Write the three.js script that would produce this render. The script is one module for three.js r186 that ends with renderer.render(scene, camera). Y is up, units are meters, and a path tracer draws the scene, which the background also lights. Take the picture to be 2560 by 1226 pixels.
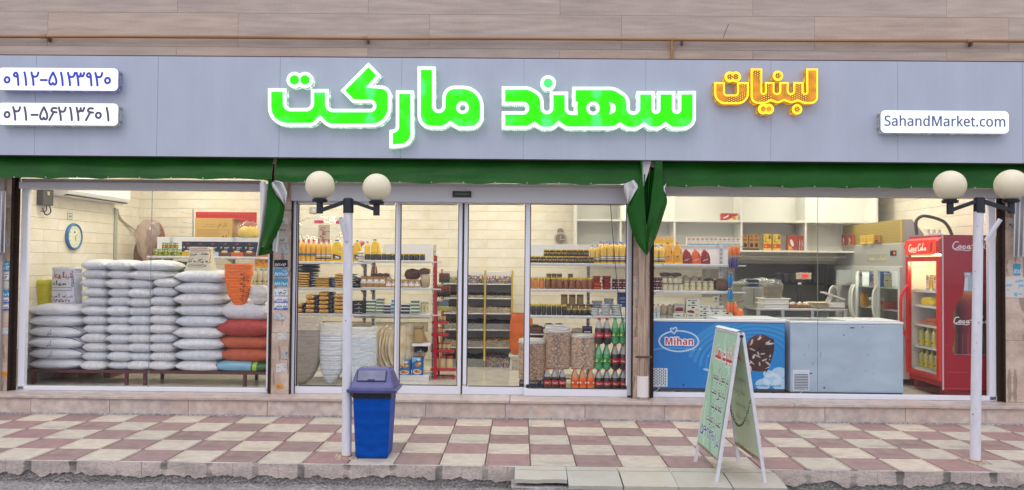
import * as THREE from 'three';
import { RoundedBoxGeometry } from 'three/addons/geometries/RoundedBoxGeometry.js';
import { mergeGeometries } from 'three/addons/utils/BufferGeometryUtils.js';
import { ImprovedNoise } from 'three/addons/math/ImprovedNoise.js';

// ---------- camera, sky, sun, exposure ----------
const scene = new THREE.Scene();
const R = Math.PI / 180;
const camera = new THREE.PerspectiveCamera(35.26, 2560 / 1226, 0.05, 200);
camera.position.set(0, 1.77, 8.77);
camera.rotation.order = 'YXZ';
camera.rotation.set(1.31 * R, 0.6 * R, 0.55 * R);
camera.updateMatrixWorld(); camera.updateProjectionMatrix();
const SKY = 1.5, SUN = 0.5, CEILING_LAMP = 15;
{
  const w = 128, h = 64, d = new Float32Array(w * h * 4);
  for (let j = 0; j < h; j++) for (let i = 0; i < w; i++) {
    const el = (j + 0.5) / h * Math.PI - Math.PI / 2, s = Math.sin(el), o = (j * w + i) * 4;
    let v = s > 0 ? SKY * (0.62 + 0.5 * s) : SKY * 0.3;
    d[o] = v * 0.92; d[o + 1] = v * 0.94; d[o + 2] = v * 1.1; d[o + 3] = 1;
  }
  const t = new THREE.DataTexture(d, w, h, THREE.RGBAFormat, THREE.FloatType);
  t.mapping = THREE.EquirectangularReflectionMapping; t.magFilter = t.minFilter = THREE.LinearFilter; t.needsUpdate = true;
  scene.background = t; scene.environment = t;
}
const sun = new THREE.DirectionalLight(0xfff1e0, SUN);
sun.position.set(-4, 11, 9); sun.castShadow = true; sun.shadow.radius = 40; sun.shadow.mapSize.set(2048, 2048);
Object.assign(sun.shadow.camera, { left: -10, right: 10, top: 8, bottom: -8, near: 0.5, far: 40 });
scene.add(sun, sun.target);
const renderer = new THREE.WebGLRenderer({ antialias: true });
renderer.toneMapping = THREE.LinearToneMapping;
renderer.toneMappingExposure = 1;
renderer.shadowMap.enabled = true; renderer.shadowMap.type = THREE.PCFSoftShadowMap;

// ---------- helpers ----------
let seed = 7;
const rnd = () => { seed = (seed * 1664525 + 1013904223) % 4294967296; return seed / 4294967296; };
const rr = (a, b) => a + (b - a) * rnd();
const perlin = new ImprovedNoise();
const fbm = (x, y, z = 0, o = 4) => { let s = 0, a = 0.5, f = 1; for (let i = 0; i < o; i++) { s += a * perlin.noise(x * f, y * f, z + i * 7.3); a *= 0.5; f *= 2; } return s; };
const clamp = (v, a = 0, b = 1) => Math.min(b, Math.max(a, v));
const ray = (px, py) => new THREE.Vector3(px / 1280 - 1, 1 - py / 613, 0.5).unproject(camera).sub(camera.position);
const P = (px, py, z) => { const d = ray(px, py), t = (z - camera.position.z) / d.z; return new THREE.Vector3(camera.position.x + d.x * t, camera.position.y + d.y * t, z); };   // the point of the facade-parallel plane z seen at that place of the photograph
const G = (px, py, y = 0) => { const d = ray(px, py), t = (y - camera.position.y) / d.y; return new THREE.Vector3(d.x * t, y, camera.position.z + d.z * t); };
const PX = (x, z) => P(x, 657, z).x, PY = (x, y, z) => P(x, y, z).y;
const box2 = (x0, y0, x1, y1, z) => { const xm = (x0 + x1) / 2, ym = (y0 + y1) / 2, a = P(x0, ym, z), b = P(x1, ym, z), c = P(xm, y0, z), d = P(xm, y1, z); return { x: (a.x + b.x) / 2, y: (c.y + d.y) / 2, w: b.x - a.x, h: c.y - d.y, x0: a.x, x1: b.x, y0: d.y, y1: c.y }; };
const used = {};
const numbered = (n) => { const k = used[n] = (used[n] ?? -1) + 1; return k ? `${n}_${String(k).padStart(3, '0')}` : n; };
const ORD = 'first second third fourth fifth sixth seventh eighth ninth tenth eleventh twelfth thirteenth fourteenth fifteenth'.split(' ');

function col(c) { return Array.isArray(c) ? new THREE.Color().setRGB(...c) : new THREE.Color(c); }
function M(c, rough = 0.7, o = {}) { const m = new (o.transmission || o.clearcoat || o.sheen || o.specularIntensity ? THREE.MeshPhysicalMaterial : THREE.MeshStandardMaterial)({ color: col(c), roughness: rough }); const { emissive, ...rest } = o; Object.assign(m, rest); if (emissive) m.emissive = col(emissive); return m; }
function tex(n, m, f, srgb = true) {
  const d = new Uint8Array(n * m * 4);
  for (let j = 0; j < m; j++) for (let i = 0; i < n; i++) { const c = f(i / n, j / m), o = (j * n + i) * 4; for (let k = 0; k < 3; k++) d[o + k] = clamp(Array.isArray(c) ? c[k] : c) * 255; d[o + 3] = 255; }
  const t = new THREE.DataTexture(d, n, m); t.wrapS = t.wrapT = THREE.MirroredRepeatWrapping; t.magFilter = THREE.LinearFilter; t.minFilter = THREE.LinearFilter;
  if (srgb) t.colorSpace = THREE.SRGBColorSpace; t.needsUpdate = true; return t;
}
function canvas(w, h, draw) {
  const c = document.createElement('canvas'); c.width = w; c.height = h; draw(c.getContext('2d'), w, h);
  const t = new THREE.CanvasTexture(c); t.colorSpace = THREE.SRGBColorSpace; return t;
}
const mix = (a, b, t) => a.map((v, i) => v + (b[i] - v) * t);
function uvm(g, s = 1, ox = 0, oy = 0) {   // uv in metres by facing
  const p = g.attributes.position, n = g.attributes.normal, u = new Float32Array(p.count * 2);
  for (let i = 0; i < p.count; i++) {
    const ax = Math.abs(n.getX(i)), ay = Math.abs(n.getY(i)), az = Math.abs(n.getZ(i));
    const [a, b] = az >= ax && az >= ay ? [p.getX(i), p.getY(i)] : ay >= ax ? [p.getX(i), p.getZ(i)] : [p.getZ(i), p.getY(i)];
    u[2 * i] = a * s + ox; u[2 * i + 1] = b * s + oy;
  }
  g.setAttribute('uv', new THREE.BufferAttribute(u, 2)); return g;
}
const faceBox = (w, h, d, x = 0, y = 0, z = 0) => new THREE.BoxGeometry(w, h, d).translate(x, y, z);
const bx = (w, h, d, x = 0, y = 0, z = 0) => uvm(new THREE.BoxGeometry(w, h, d).translate(x, y, z));
const rb = (w, h, d, r = 0.005, x = 0, y = 0, z = 0, seg = 1) => uvm(new RoundedBoxGeometry(w, h, d, seg, Math.min(r, w / 2.01, h / 2.01, d / 2.01)).translate(x, y, z));
const cy = (r0, r1, h, x = 0, y = 0, z = 0, n = 20) => new THREE.CylinderGeometry(r0, r1, h, n).translate(x, y, z);
const lathe = (pts, n = 18) => new THREE.LatheGeometry(pts.map(([r, y]) => new THREE.Vector2(r, y)), n);
const V = (x, y, z) => new THREE.Vector3(x, y, z);
function tube(pts, r, n = 24, s = 8) { return new THREE.TubeGeometry(new THREE.CatmullRomCurve3(pts), n, r, s); }
function bar(a, b, r0, r1 = r0, n = 12) { const d = b.clone().sub(a), g = new THREE.CylinderGeometry(r1, r0, d.length(), n); g.applyQuaternion(new THREE.Quaternion().setFromUnitVectors(V(0, 1, 0), d.clone().normalize())); return g.translate(...a.clone().add(b).multiplyScalar(0.5).toArray()); }
function beam(a, b, w, h) { const d = b.clone().sub(a), g = new THREE.BoxGeometry(w, d.length(), h); g.applyQuaternion(new THREE.Quaternion().setFromUnitVectors(V(0, 1, 0), d.clone().normalize())); return uvm(g.translate(...a.clone().add(b).multiplyScalar(0.5).toArray())); }
function flat(g) { const f = g.index ? g.toNonIndexed() : g.clone(); for (const k of Object.keys(f.attributes)) if (!['position', 'normal', 'uv'].includes(k)) f.deleteAttribute(k); if (!f.attributes.uv) uvm(f); f.clearGroups(); return f; }
function mesh(name, geo, mat, parent) {
  const g = Array.isArray(geo) ? (geo.length > 1 ? mergeGeometries(geo.map(flat)) : geo[0]) : geo;
  const o = new THREE.Mesh(g, mat); o.name = parent ? name : numbered(name); o.castShadow = o.receiveShadow = true; (parent ?? scene).add(o); return o;
}
const struct = (name, geo, mat) => { const o = mesh(name, geo, mat); o.userData.kind = 'structure'; return o; };
function tag(o, label, category, group) { o.userData = { label, category }; if (group) o.userData.group = group; return o; }
function thing(name, label, category, pos = [0, 0, 0], ry = 0, group) { const o = new THREE.Group(); o.name = numbered(name); scene.add(o); o.position.set(...(pos.toArray ? pos.toArray() : pos)); o.rotation.y = ry; return tag(o, label, category, group); }
// a thing made once per kind (unit size), then cloned: each use sets its own label, place and size
const protos = {};
function kind(key, name, category, build) { protos[key] = { name, category, build, first: null }; }
function put(key, label, x, y, z, sx = 1, sy = sx, sz = sx, ry = 0, group) {
  const k = protos[key]; let o;
  if (!k.first) { o = k.first = new THREE.Group(); k.build(o); } else o = k.first.clone();
  o.name = numbered(k.name); tag(o, label, k.category, group); o.position.set(x, y, z); o.scale.set(sx, sy, sz); o.rotation.set(0, ry, 0); scene.add(o); return o;
}

// ---------- Persian writing, drawn with a pen ----------
const DIG = { '۰': ['1,3 1.3,1.8 2.5,1.3 3.7,1.8 4,3 3.7,4.2 2.5,4.7 1.3,4.2 1,3'], '۱': ['3.1,0 2.9,4 1.9,7.5'], '۲': ['2,0 1.9,3 .6,7.5', '1.2,5.6 2,5 3.6,5 4.4,5.8 4.7,7.5'], '۳': ['1.6,0 1.5,3 .3,7.5', '.9,5.6 1.8,5 2.6,5.6 2.8,7.2', '2.8,6.2 3.4,5.2 4.4,5.6 4.9,7.5'], '۵': ['2.6,7.6 .9,4.5 .3,1.8 1,.3 2.1,.4 2.6,1.6 3.1,.4 4.2,.3 4.9,1.8 4.3,4.5 2.6,7.6'], '۶': ['4.6,7 3,7.5 1.6,6.4 1.9,4.8 4.8,4.6', '3,4.7 .6,0'], '۷': ['.3,7.5 2.6,0', '2.6,0 4.9,7.5'], '۸': ['.3,0 2.6,7.5', '2.6,7.5 4.9,0'], '۹': ['3.9,0 3.5,4 3.3,6', '3.3,5.6 3,7.2 1.8,7.4 .9,6.2 1.6,4.9 3.3,5'], '-': ['.8,3 4.4,3'] };
const TOOTH = [['0,0 2,0 2,3.5', '2,0 4,0'], 4], BOAT = [['0,0 8,0 8,3.2'], 9.5], NONE = [['0,0'], 0];
const LET = {   // [joined form to the next letter, last form, dots at x,y of the joined form, dots of the last form]
  'ب': [TOOTH, BOAT, '2,-2', '4,-2'], 'پ': [TOOTH, BOAT, '1.2,-2 2.8,-2 2,-3.4', '4,-2'], 'ت': [TOOTH, BOAT, '1.3,5.2 2.9,5.2', '3.3,2.6 5,2.6'], 'ن': [TOOTH, [['0,0 1,0 1,-1.6 2.5,-2.6 5,-2.4 6.5,-.5 6.5,2.2'], 8], '2,5.2', '3.6,1.6'], 'ی': [TOOTH, [['0,0 1.5,2.6 3.2,2.2 2.6,.4 4.6,-.6 4,-2.4 7.5,-2.6 9,-.4 9,1.6'], 10.5], '1.3,-2 2.9,-2', ''],
  'ا': [null, [['0,0 1.4,0 1.4,8.6'], 2.6]], 'آ': [null, [['1.2,0 1.2,7.6', '-.6,9 1,9.8 2,9 3.4,9.8'], 3.4]], 'د': [null, [['0,0 4.4,0', '3,4.8 1,1.6 1,0'], 5.2]], 'ذ': [null, [['0,0 4.4,0', '3,4.8 1,1.6 1,0'], 5.2], '', '2.4,7'], 'ر': [null, [['0,0 1.2,1.4 1.6,-.8 3,-2.4 5,-3'], 4.8]], 'ز': [null, [['0,0 1.2,1.4 1.6,-.8 3,-2.4 5,-3'], 4.8], '', '2,3.6'], 'ژ': [null, [['0,0 1.2,1.4 1.6,-.8 3,-2.4 5,-3'], 4.8]], 'و': [null, [['0,0 3.2,0 3.2,2.4 2,3 1,2 1.4,.4 3.2,.2 3.2,-1.4 2,-2.8 6,-3'], 5]],
  'س': [[['0,0 1.5,0 1.5,3', '1.5,0 4,0 4,3', '4,0 6.5,0 6.5,3.2', '6.5,0 8,0'], 8], [['0,0 1.5,0 1.5,3', '1.5,0 4,0 4,3', '4,0 6,0 6.5,-1.6 8,-2.5 10.5,-2.3 12,-.4 12,2.2'], 13.5]], 'ش': [[['0,0 1.5,0 1.5,3', '1.5,0 4,0 4,3', '4,0 6.5,0 6.5,3.2', '6.5,0 8,0'], 8], null, '3.2,5 5,5 4.1,6.5'],
  'م': [[['0,0 1,0 1,2.4 3.4,2.4 3.4,0 1,0', '3.4,0 5,0'], 5], [['0,0 1,0 1,2.4 3.4,2.4 3.4,0 1,0', '3.4,0 4,-1 4,-4.4'], 5]], 'ه': [[['0,0 1,0 1,3.4 4.6,3.2 5,0 1,0', '1,1.6 3,1.8 3.2,0', '5,0 6.2,0'], 6.2], [['0,0 1,0 1.4,3.6 4.2,2 4.2,0 1,0'], 5.4]],
  'ک': [[['0,0 1.4,0 1.4,3 3.6,5.4 -.6,8.8', '1.4,0 4.6,0'], 4.6], [['0,0 8,0 8,3', '1,3 3.6,5.4 -.6,8.8'], 9]], 'گ': [[['0,0 1.4,0 1.4,3 3.6,5.4 -.6,8.8', '2.2,7.8 -.6,10.2', '1.4,0 4.6,0'], 4.6], null], 'ل': [[['0,0 2,0 2,8.6', '2,0 4,0'], 4], [['0,0 1.8,0', '1.8,8.6 1.8,-1 3,-2.4 6,-2.4 7.2,.8'], 8.4]],
  'ف': [[['0,0 1,0 1,3 3.6,3 3.6,0 1,0', '3.6,0 5,0'], 5], [['0,0 1,0 1,3 3.6,3 3.6,0 1,0', '3.6,0 10,0 10,3'], 11], '2.3,5.4', '2.3,5.4'], 'ق': [[['0,0 1,0 1,3 3.6,3 3.6,0 1,0', '3.6,0 5,0'], 5], null, '1.6,5.2 3.2,5.2'], 'خ': [[['0,0 6,0', '.6,4 5,3 2.6,0'], 6], null, '3,6'], 'ح': [[['0,0 6,0', '.6,4 5,3 2.6,0'], 6], null], 'ج': [[['0,0 6,0', '.6,4 5,3 2.6,0'], 6], null, '3,-2'], 'ع': [[['0,0 5,0', '1,3.4 4,3.4 2.4,0'], 5], null], 'غ': [null, [['3.6,4.4 1,4 1,1.6 3.6,1.4 1,.4 .6,-2.6 3.6,-4 6.6,-3'], 7], '', '2.4,6.4'], 'ص': [[['0,0 1,0 2.2,2.6 5,2.6 5.4,0 1,0', '5.4,0 6.8,0'], 6.8], null], 'ط': [[['0,0 1,0 2.2,2.6 5,2.6 5.4,0 1,0', '1.6,0 1.6,8'], 6.8], null],
};
function pen(x, paths, ox, oy, k, dir, smooth) {
  for (const s of paths) {
    const p = s.split(' ').map((q) => q.split(',').map(Number)).map(([a, b]) => [ox + dir * a * k, oy - b * k]);
    x.beginPath(); x.moveTo(...p[0]);
    if (smooth && p.length > 2) { for (let i = 1; i < p.length - 1; i++) x.quadraticCurveTo(...p[i], (i === p.length - 2 ? p[i + 1][0] : (p[i][0] + p[i + 1][0]) / 2), (i === p.length - 2 ? p[i + 1][1] : (p[i][1] + p[i + 1][1]) / 2)); } else for (const q of p.slice(1)) x.lineTo(...q);
    x.stroke();
  }
}
function digits(x, text, ox, oy, k, lw, adv = 6) { x.lineWidth = lw; x.lineCap = x.lineJoin = 'round'; for (const c of text) { if (DIG[c]) pen(x, DIG[c], ox, oy, k, 1, true); ox += adv * k; } return ox; }
function persian(x, text, rx, oy, k, lw, width) {   // right edge rx, baseline oy, k = a tenth of the letter height; width fits the line to that many pixels
  const run = (ink, kx) => {
    let at = 0; x.lineCap = x.lineJoin = 'round'; x.lineWidth = lw;
    for (let i = 0; i < text.length; i++) {
      const c = text[i], L = LET[c];
      if (DIG[c]) { let n = i; while (n < text.length && DIG[text[n]]) n++; const t = text.slice(i, n); at += 6 * t.length; if (ink) { x.save(); x.translate(rx, oy); x.scale(kx / k, 1); digits(x, t, -at * k, 0, k, lw); x.restore(); } i = n - 1; continue; }
      if (!L) { at += 3.2; continue; }
      const next = LET[text[i + 1]], join = L[0] && next, form = join ? L[0] : L[1] ?? L[0], dots = join ? L[2] : L[3] ?? L[2];
      if (ink) {
        x.save(); x.translate(rx, oy); x.scale(kx / k, 1); pen(x, form[0], -at * k, 0, k, -1, false);
        for (const d of (dots || '').split(' ').filter(Boolean)) { const [a, b] = d.split(',').map(Number); x.beginPath(); x.arc(-(at + a) * k, -b * k, lw * 0.62, 0, 7); x.fill(); }
        x.restore();
      }
      at += form[1] + (join ? 0 : 1);
    }
    return at;
  };
  const total = run(false, k), kx = width ? width / total : k; run(true, kx); return total * kx;
}
const ink = (x, c) => { x.fillStyle = x.strokeStyle = c; };

// ---------- shared materials ----------
const grain = (s, o) => fbm(s, o, 3.1, 3);
const T_trav = tex(512, 512, (u, v) => { const s = fbm(u * 5, v * 46, 1, 4) * 0.5 + fbm(u * 2, v * 9, 5, 3) * 0.5 + fbm(u * 90, v * 160, 2, 2) * 0.22; return mix([0.80, 0.735, 0.67], [0.67, 0.605, 0.55], clamp(0.5 + s * 1.5)); });
const T_pink = tex(512, 512, (u, v) => { const s = fbm(u * 9, v * 9, 1, 5), d = fbm(u * 40, v * 40, 8, 3), t = fbm(u * 3.1, v * 3.1, 4, 3); let c = mix([0.82, 0.765, 0.72], [0.69, 0.645, 0.61], clamp(0.5 + s * 1.4 + t * 0.6)); if (d > 0.3) c = mix(c, [0.6, 0.54, 0.5], 0.4); return mix(c, [0.82, 0.70, 0.63], clamp(t * 1.2)); });
const T_marble = tex(512, 512, (u, v) => { const w = fbm(u * 3, v * 6, 2, 4), s = Math.abs(fbm(u * 5 + w * 2, v * 11 + w * 2, 6, 4)), c = fbm(u * 4, v * 5, 9, 3); let k = mix([0.93, 0.915, 0.865], [0.90, 0.87, 0.79], clamp(0.5 + c * 1.8)); return mix([0.86, 0.835, 0.765], k, clamp(0.45 + s * 12)); });
const T_tile = tex(256, 256, (u, v) => { const a = fbm(u * 6, v * 6, 1, 4), b = fbm(u * 60, v * 60, 4, 2); const s = fbm(u * 2.2, v * 2.2, 15, 3), d = fbm(u * 34, v * 34, 21, 2), k = 0.93 + a * 0.14 + b * 0.08 - clamp(s - 0.16) * 0.4 - (d > 0.36 ? 0.1 : 0); return [k, k * 0.99, k * 0.975]; });
const T_conc = tex(512, 512, (u, v) => { const a = fbm(u * 5, v * 5, 1, 4), b = fbm(u * 50, v * 50, 4, 3), s = fbm(u * 14, v * 14, 12, 2); const k = 0.62 + a * 0.2 + b * 0.3; return s > 0.3 ? [k * 0.9, k * 0.88, k * 0.86] : [k, k * 0.985, k * 0.97]; });
const T_bump = tex(512, 512, (u, v) => { const b = fbm(u * 46, v * 46, 4, 4); return 0.5 + b * 0.7; }, false);
const T_grime = tex(512, 128, (u, v) => { const a = fbm(u * 12, v * 4, 1, 4), j = Math.abs(((u * 10) % 1) - 0.5) < 0.07 + a * 0.1 ? 1 : 0, c = fbm(u * 160, v * 26, 3, 3); let k = mix([0.80, 0.755, 0.72], [0.64, 0.61, 0.58], clamp(0.5 + a * 1.6 + c)); return mix(k, [0.36, 0.35, 0.34], j * clamp(0.45 + a * 2)); });
const T_weave = tex(256, 256, (u, v) => { const k = 0.93 + 0.04 * Math.sin(u * 400) * Math.sin(v * 400) + fbm(u * 5, v * 5, 2, 3) * 0.1; return [k, k, k]; });
const T_rust = tex(256, 256, (u, v) => { const a = fbm(u * 8, v * 30, 2, 4), b = fbm(u * 30, v * 30, 7, 3); return mix([0.70, 0.54, 0.36], [0.48, 0.33, 0.22], clamp(0.35 + a * 1.5 + b)); });
const T_vinyl = tex(256, 256, (u, v) => { const a = fbm(u * 4, v * 5, 2, 4), b = fbm(u * 30, v * 40, 7, 3); const k = clamp(0.5 + a * 1.1 + b * 0.4); return mix([0.13, 0.43, 0.11], [0.09, 0.35, 0.08], k); });
const T_old = tex(256, 512, (u, v) => { const a = fbm(u * 4, v * 5, 2, 4), b = fbm(u * 30, v * 40, 7, 3), s = fbm(u * 16, v * 3, 8, 3); let c = mix([0.84, 0.77, 0.70], [0.68, 0.60, 0.54], clamp(0.5 + a * 1.2 + b * 0.5)); return s > 0.2 ? mix(c, [0.42, 0.37, 0.33], 0.45) : c; });
const T_crease = tex(256, 256, (u, v) => { const w = fbm(u * 3, v * 3, 4, 2), r = Math.abs(fbm(u * 5 + w * 2, v * 11, 11, 3)), q = fbm(u * 4, v * 5, 30, 3); return clamp(0.4 + q * 0.7 + Math.min(r * 2, 0.25)); }, false);
T_crease.wrapS = T_crease.wrapT = THREE.RepeatWrapping; T_crease.repeat.set(0.9, 0.8);
const T_pan = tex(256, 256, (u, v) => { const a = fbm(u * 3, v * 1.2, 2, 4), b = fbm(u * 26, v * 1.5, 9, 3); const k = 0.965 + a * 0.05 + b * 0.015; return [k, k, k * 1.005]; });
const T_chip = tex(128, 512, (u, v) => { const a = fbm(u * 5, v * 16, 2, 3), b = fbm(u * 14, v * 60, 6, 3), k = 0.96 + a * 0.07; return b > 0.4 ? [0.45, 0.4, 0.36] : [k, k, k]; });
const mt = {
  trav: [0, 1, 2].map((i) => M([[1, 1, 1], [0.93, 0.93, 0.95], [1.0, 0.96, 0.93]][i], 0.75, { map: T_trav })),
  pink: [0, 1, 2].map((i) => M([[1, 1, 1], [0.92, 0.92, 0.92], [1, 0.95, 0.92]][i], 0.6, { map: T_pink })),
  marble: [0, 1, 2, 3].map((i) => M([[1, 1, 1], [0.97, 0.965, 0.95], [1, 0.985, 0.96], [0.955, 0.95, 0.94]][i], 0.3, { map: T_marble })),
  grout: M([0.42, 0.39, 0.32], 0.9), sill: M([0.9, 0.88, 0.87], 0.35, { map: T_pink }), floor: M([0.66, 0.65, 0.59], 0.1, { map: T_tile }),
  red: [0, 1, 2].map((i) => M([[0.36, 0.245, 0.235], [0.325, 0.225, 0.215], [0.38, 0.24, 0.235]][i], 0.72, { map: T_tile, bumpMap: T_bump, bumpScale: 0.0015 })),
  cream: [0, 1, 2].map((i) => M([[0.63, 0.565, 0.475], [0.58, 0.53, 0.45], [0.66, 0.58, 0.48]][i], 0.7, { map: T_tile, bumpMap: T_bump, bumpScale: 0.0015 })),
  conc: M([1, 0.99, 0.97], 0.95, { map: T_conc, bumpMap: T_bump, bumpScale: 0.012 }), kerb: M([0.95, 0.91, 0.89], 0.85, { map: T_grime, bumpMap: (() => { const t = T_bump.clone(); t.repeat.set(6.4, 1); t.needsUpdate = true; return t; })(), bumpScale: 0.006 }), gut: M([0.8, 0.78, 0.76], 0.95, { map: T_conc, bumpMap: T_bump, bumpScale: 0.03 }), road: M([0.7, 0.7, 0.7], 0.95, { map: T_conc, bumpMap: T_bump, bumpScale: 0.02 }),
  plaster: M([0.8, 0.78, 0.72], 0.85), white: M([0.8, 0.8, 0.8], 0.4), frame: M([0.74, 0.74, 0.79], 0.32), frameGrey: M([0.45, 0.45, 0.46], 0.4), dark: M([0.02, 0.02, 0.022], 0.5), gasket: M([0.03, 0.03, 0.03], 0.6),
  panel: M([0.475, 0.52, 0.605], 0.38, { map: T_pan }), glass: M([1, 1, 1], 0, { transmission: 1, thickness: 0, ior: 1.45, specularIntensity: 0.6 }), steel: M([0.56, 0.56, 0.55], 0.28, { metalness: 0.9 }), rust: M([1, 1, 1], 0.6, { map: T_rust }),
  vinyl: M([0.66, 0.66, 0.66], 0.4, { specularIntensity: 0.4, map: T_vinyl, side: THREE.DoubleSide }), vinylBack: M([0.62, 0.62, 0.62], 0.5, { side: THREE.DoubleSide }), old: M([1, 0.98, 0.96], 0.8, { map: T_old }), black: M([0.012, 0.014, 0.022], 0.4), pole: M([0.74, 0.73, 0.77], 0.36, { map: T_chip }), globe: M([0.76, 0.68, 0.47], 0.35, { transmission: 0 }),
  shelf: M([0.68, 0.69, 0.69], 0.42), redpaint: M([0.42, 0.01, 0.02], 0.35), gold: M([0.8, 0.56, 0.12], 0.25, { metalness: 0.85 }), clear: M([0.95, 0.96, 0.95], 0.12, { transmission: 0.92, thickness: 0, side: THREE.DoubleSide }),
};

// ---------- ground, step, pavement ----------
const ZG = -0.33, FL = 0.215, XL = -6.1, XR = 5.66, ZB = -3.5, CEIL = 3.45;
{
  // street: one sheet to the horizon, gently rough near the kerb
  const g = new THREE.PlaneGeometry(160, 80, 1, 1).rotateX(-Math.PI / 2).translate(0, -0.225, 42.6); uvm(g, 0.6); struct('road', g, mt.road);
  const gut = new THREE.PlaneGeometry(24, 0.62, 400, 24).rotateX(-Math.PI / 2), p = gut.attributes.position;
  for (let i = 0; i < p.count; i++) { const x = p.getX(i), z = p.getZ(i); p.setY(i, -0.188 + fbm(x * 3, z * 4, 1, 3) * 0.025 + fbm(x * 26, z * 26, 5, 3) * 0.03 - clamp((z - 0.05) * 0.06)); }
  gut.translate(0, 0, 2.3); gut.computeVertexNormals(); uvm(gut, 0.7); struct('gutter', gut, mt.gut);

  const side = struct('pavement', bx(26, 0.21, 2.0, 0, -0.125, 1.0), mt.gut);
  const kx0 = G(1098, 1161).x, S = 0.4, geos = {};
  for (const c of ['red', 'cream']) geos[c] = [0, 1, 2, 3].map(() => {
    // a cast tile: flat centre and a narrow raised rib along its two side edges
    const a = rb(0.392, 0.03, 0.392, 0.003), b = rb(0.018, 0.006, 0.388, 0.002, -0.183, 0.016, 0), d = rb(0.018, 0.006, 0.388, 0.002, 0.183, 0.016, 0);
    return uvm(mergeGeometries([a, b, d].map(flat)), 1.7, rnd() * 3, rnd() * 3);
  });
  for (let r = 0; r < 5; r++) for (let c = -16; c < 17; c++) {
    const x = kx0 + (c + 0.5) * S, z = 2.0 - (r + 0.5) * S, k = (c + r) & 1 ? 'red' : 'cream';
    if (Math.abs(x) > 6.6) continue;
    const t = mesh('tile', geos[k][Math.floor(rnd() * 4)], mt[k][Math.floor(rnd() * 3)], side); t.position.set(x, -0.014 + rr(-0.0015, 0.0015), z - 0.002);
  }
  // broken plaster edge of the pavement, over rough footing
  const ks = [];
  for (let k = 0; k < 33; k++) {
    const x0 = kx0 + (k - 16.5) * S, sh = new THREE.Shape(); sh.moveTo(x0 + 0.003, -0.004); sh.lineTo(x0 + S - 0.003, -0.004);
    const n = 26; for (let i = 0; i <= n; i++) { const x = x0 + S - 0.003 - (S - 0.006) * i / n; sh.lineTo(x, -0.115 - fbm(x * 2.2, 4, 1, 2) * 0.1 - fbm(x * 9, 1, 3, 3) * 0.07 - Math.max(0, fbm(x * 30, 2, 6, 2)) * 0.03); }
    ks.push(new THREE.ExtrudeGeometry(sh, { depth: 0.022, bevelEnabled: true, bevelSize: 0.003, bevelThickness: 0.003, bevelSegments: 1 }).translate(0, 0, 2.0 + rr(-0.003, 0.003)));
  }
  for (const g of ks) { uvm(g, 1, 0.4, 0); const u = g.attributes.uv; for (let i = 0; i < u.count; i++) u.setXY(i, (u.getX(i) - kx0) * 0.25 + 0.05, u.getY(i) * 1.6 + 0.9); }
  for (const g of ks) if (Math.abs(g.boundingSphere?.center.x ?? 0) < 9) mesh('edge_plaster', g, mt.kerb, side);

  // stone step under the shop front: riser slabs and a projecting sill slab
  const step = struct('step', bx(24, 0.17, 0.5, 0, 0.08, -0.26), mt.grout);
  for (let i = -12; i < 12; i++) { const w = 0.9 + ((i * 37) % 5) * 0.0; const g = uvm(rb(0.896, 0.176, 0.03, 0.003), 1.1, rnd() * 4, rnd() * 4); const o = mesh('riser_slab', g, mt.pink[(i + 30) % 3], step); o.position.set(i * 0.9 + 0.3, 0.088, rr(-0.003, 0.003)); }
  for (let i = -7; i < 7; i++) { const g = uvm(rb(1.597, 0.033, 0.5, 0.006), 0.8, rnd() * 4, rnd() * 4); const o = mesh('sill_slab', g, mt.sill, step); o.position.set(i * 1.6 + 0.7, 0.197 + rr(-0.001, 0.001), -0.205); }
  mesh('mortar_line', (() => { const g = new THREE.BoxGeometry(24, 0.03, 0.05, 300, 1, 1), p = g.attributes.position; for (let i = 0; i < p.count; i++) { const x = p.getX(i); p.setZ(i, p.getZ(i) + fbm(x * 5, 1, 2, 3) * 0.03); p.setY(i, p.getY(i) + fbm(x * 7, 3, 2, 3) * 0.016); } g.translate(0, 0.002, 0.012); g.computeVertexNormals(); return uvm(g); })(), mt.conc, step);

  // loose ramp of stone slabs over the gutter before the door
  const ramp = struct('ramp', bx(2.25, 0.12, 0.36, (PX(1290, 2.2) + PX(1940, 2.2)) / 2, -0.145, 2.19), mt.conc);
  const a = 0.12, xa = G(1287, 1163).x, xb = G(1915, 1172).x + 0.02, W = (xb - xa) / 5;
  for (let i = 0; i < 5; i++) {
    const w = W - 0.004, mk = (d, z0, drop, seed2) => { const g = new THREE.BoxGeometry(w, 0.032, d, 14, 1, 4), p = g.attributes.position; for (let k = 0; k < p.count; k++) if (p.getZ(k) > d / 2 - 0.001 && seed2 !== null) p.setZ(k, p.getZ(k) + fbm((p.getX(k) + i * 1.3) * 5, 1, 3, 3) * 0.05 * (seed2)); g.computeVertexNormals(); return uvm(g, 0.9, rnd() * 5, rnd() * 5); };
    const m = M([[0.57, 0.57, 0.57], [0.53, 0.54, 0.545], [0.58, 0.565, 0.55], [0.54, 0.54, 0.535], [0.51, 0.495, 0.49]][i], 0.62, { map: T_marble, bumpMap: T_bump, bumpScale: 0.003 });
    const s1 = mesh('slab', mk(0.10, 0, 0, null), m, ramp); s1.position.set(xa + W * (i + 0.5), -0.012, 2.079); s1.rotation.x = a * 0.4;
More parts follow.
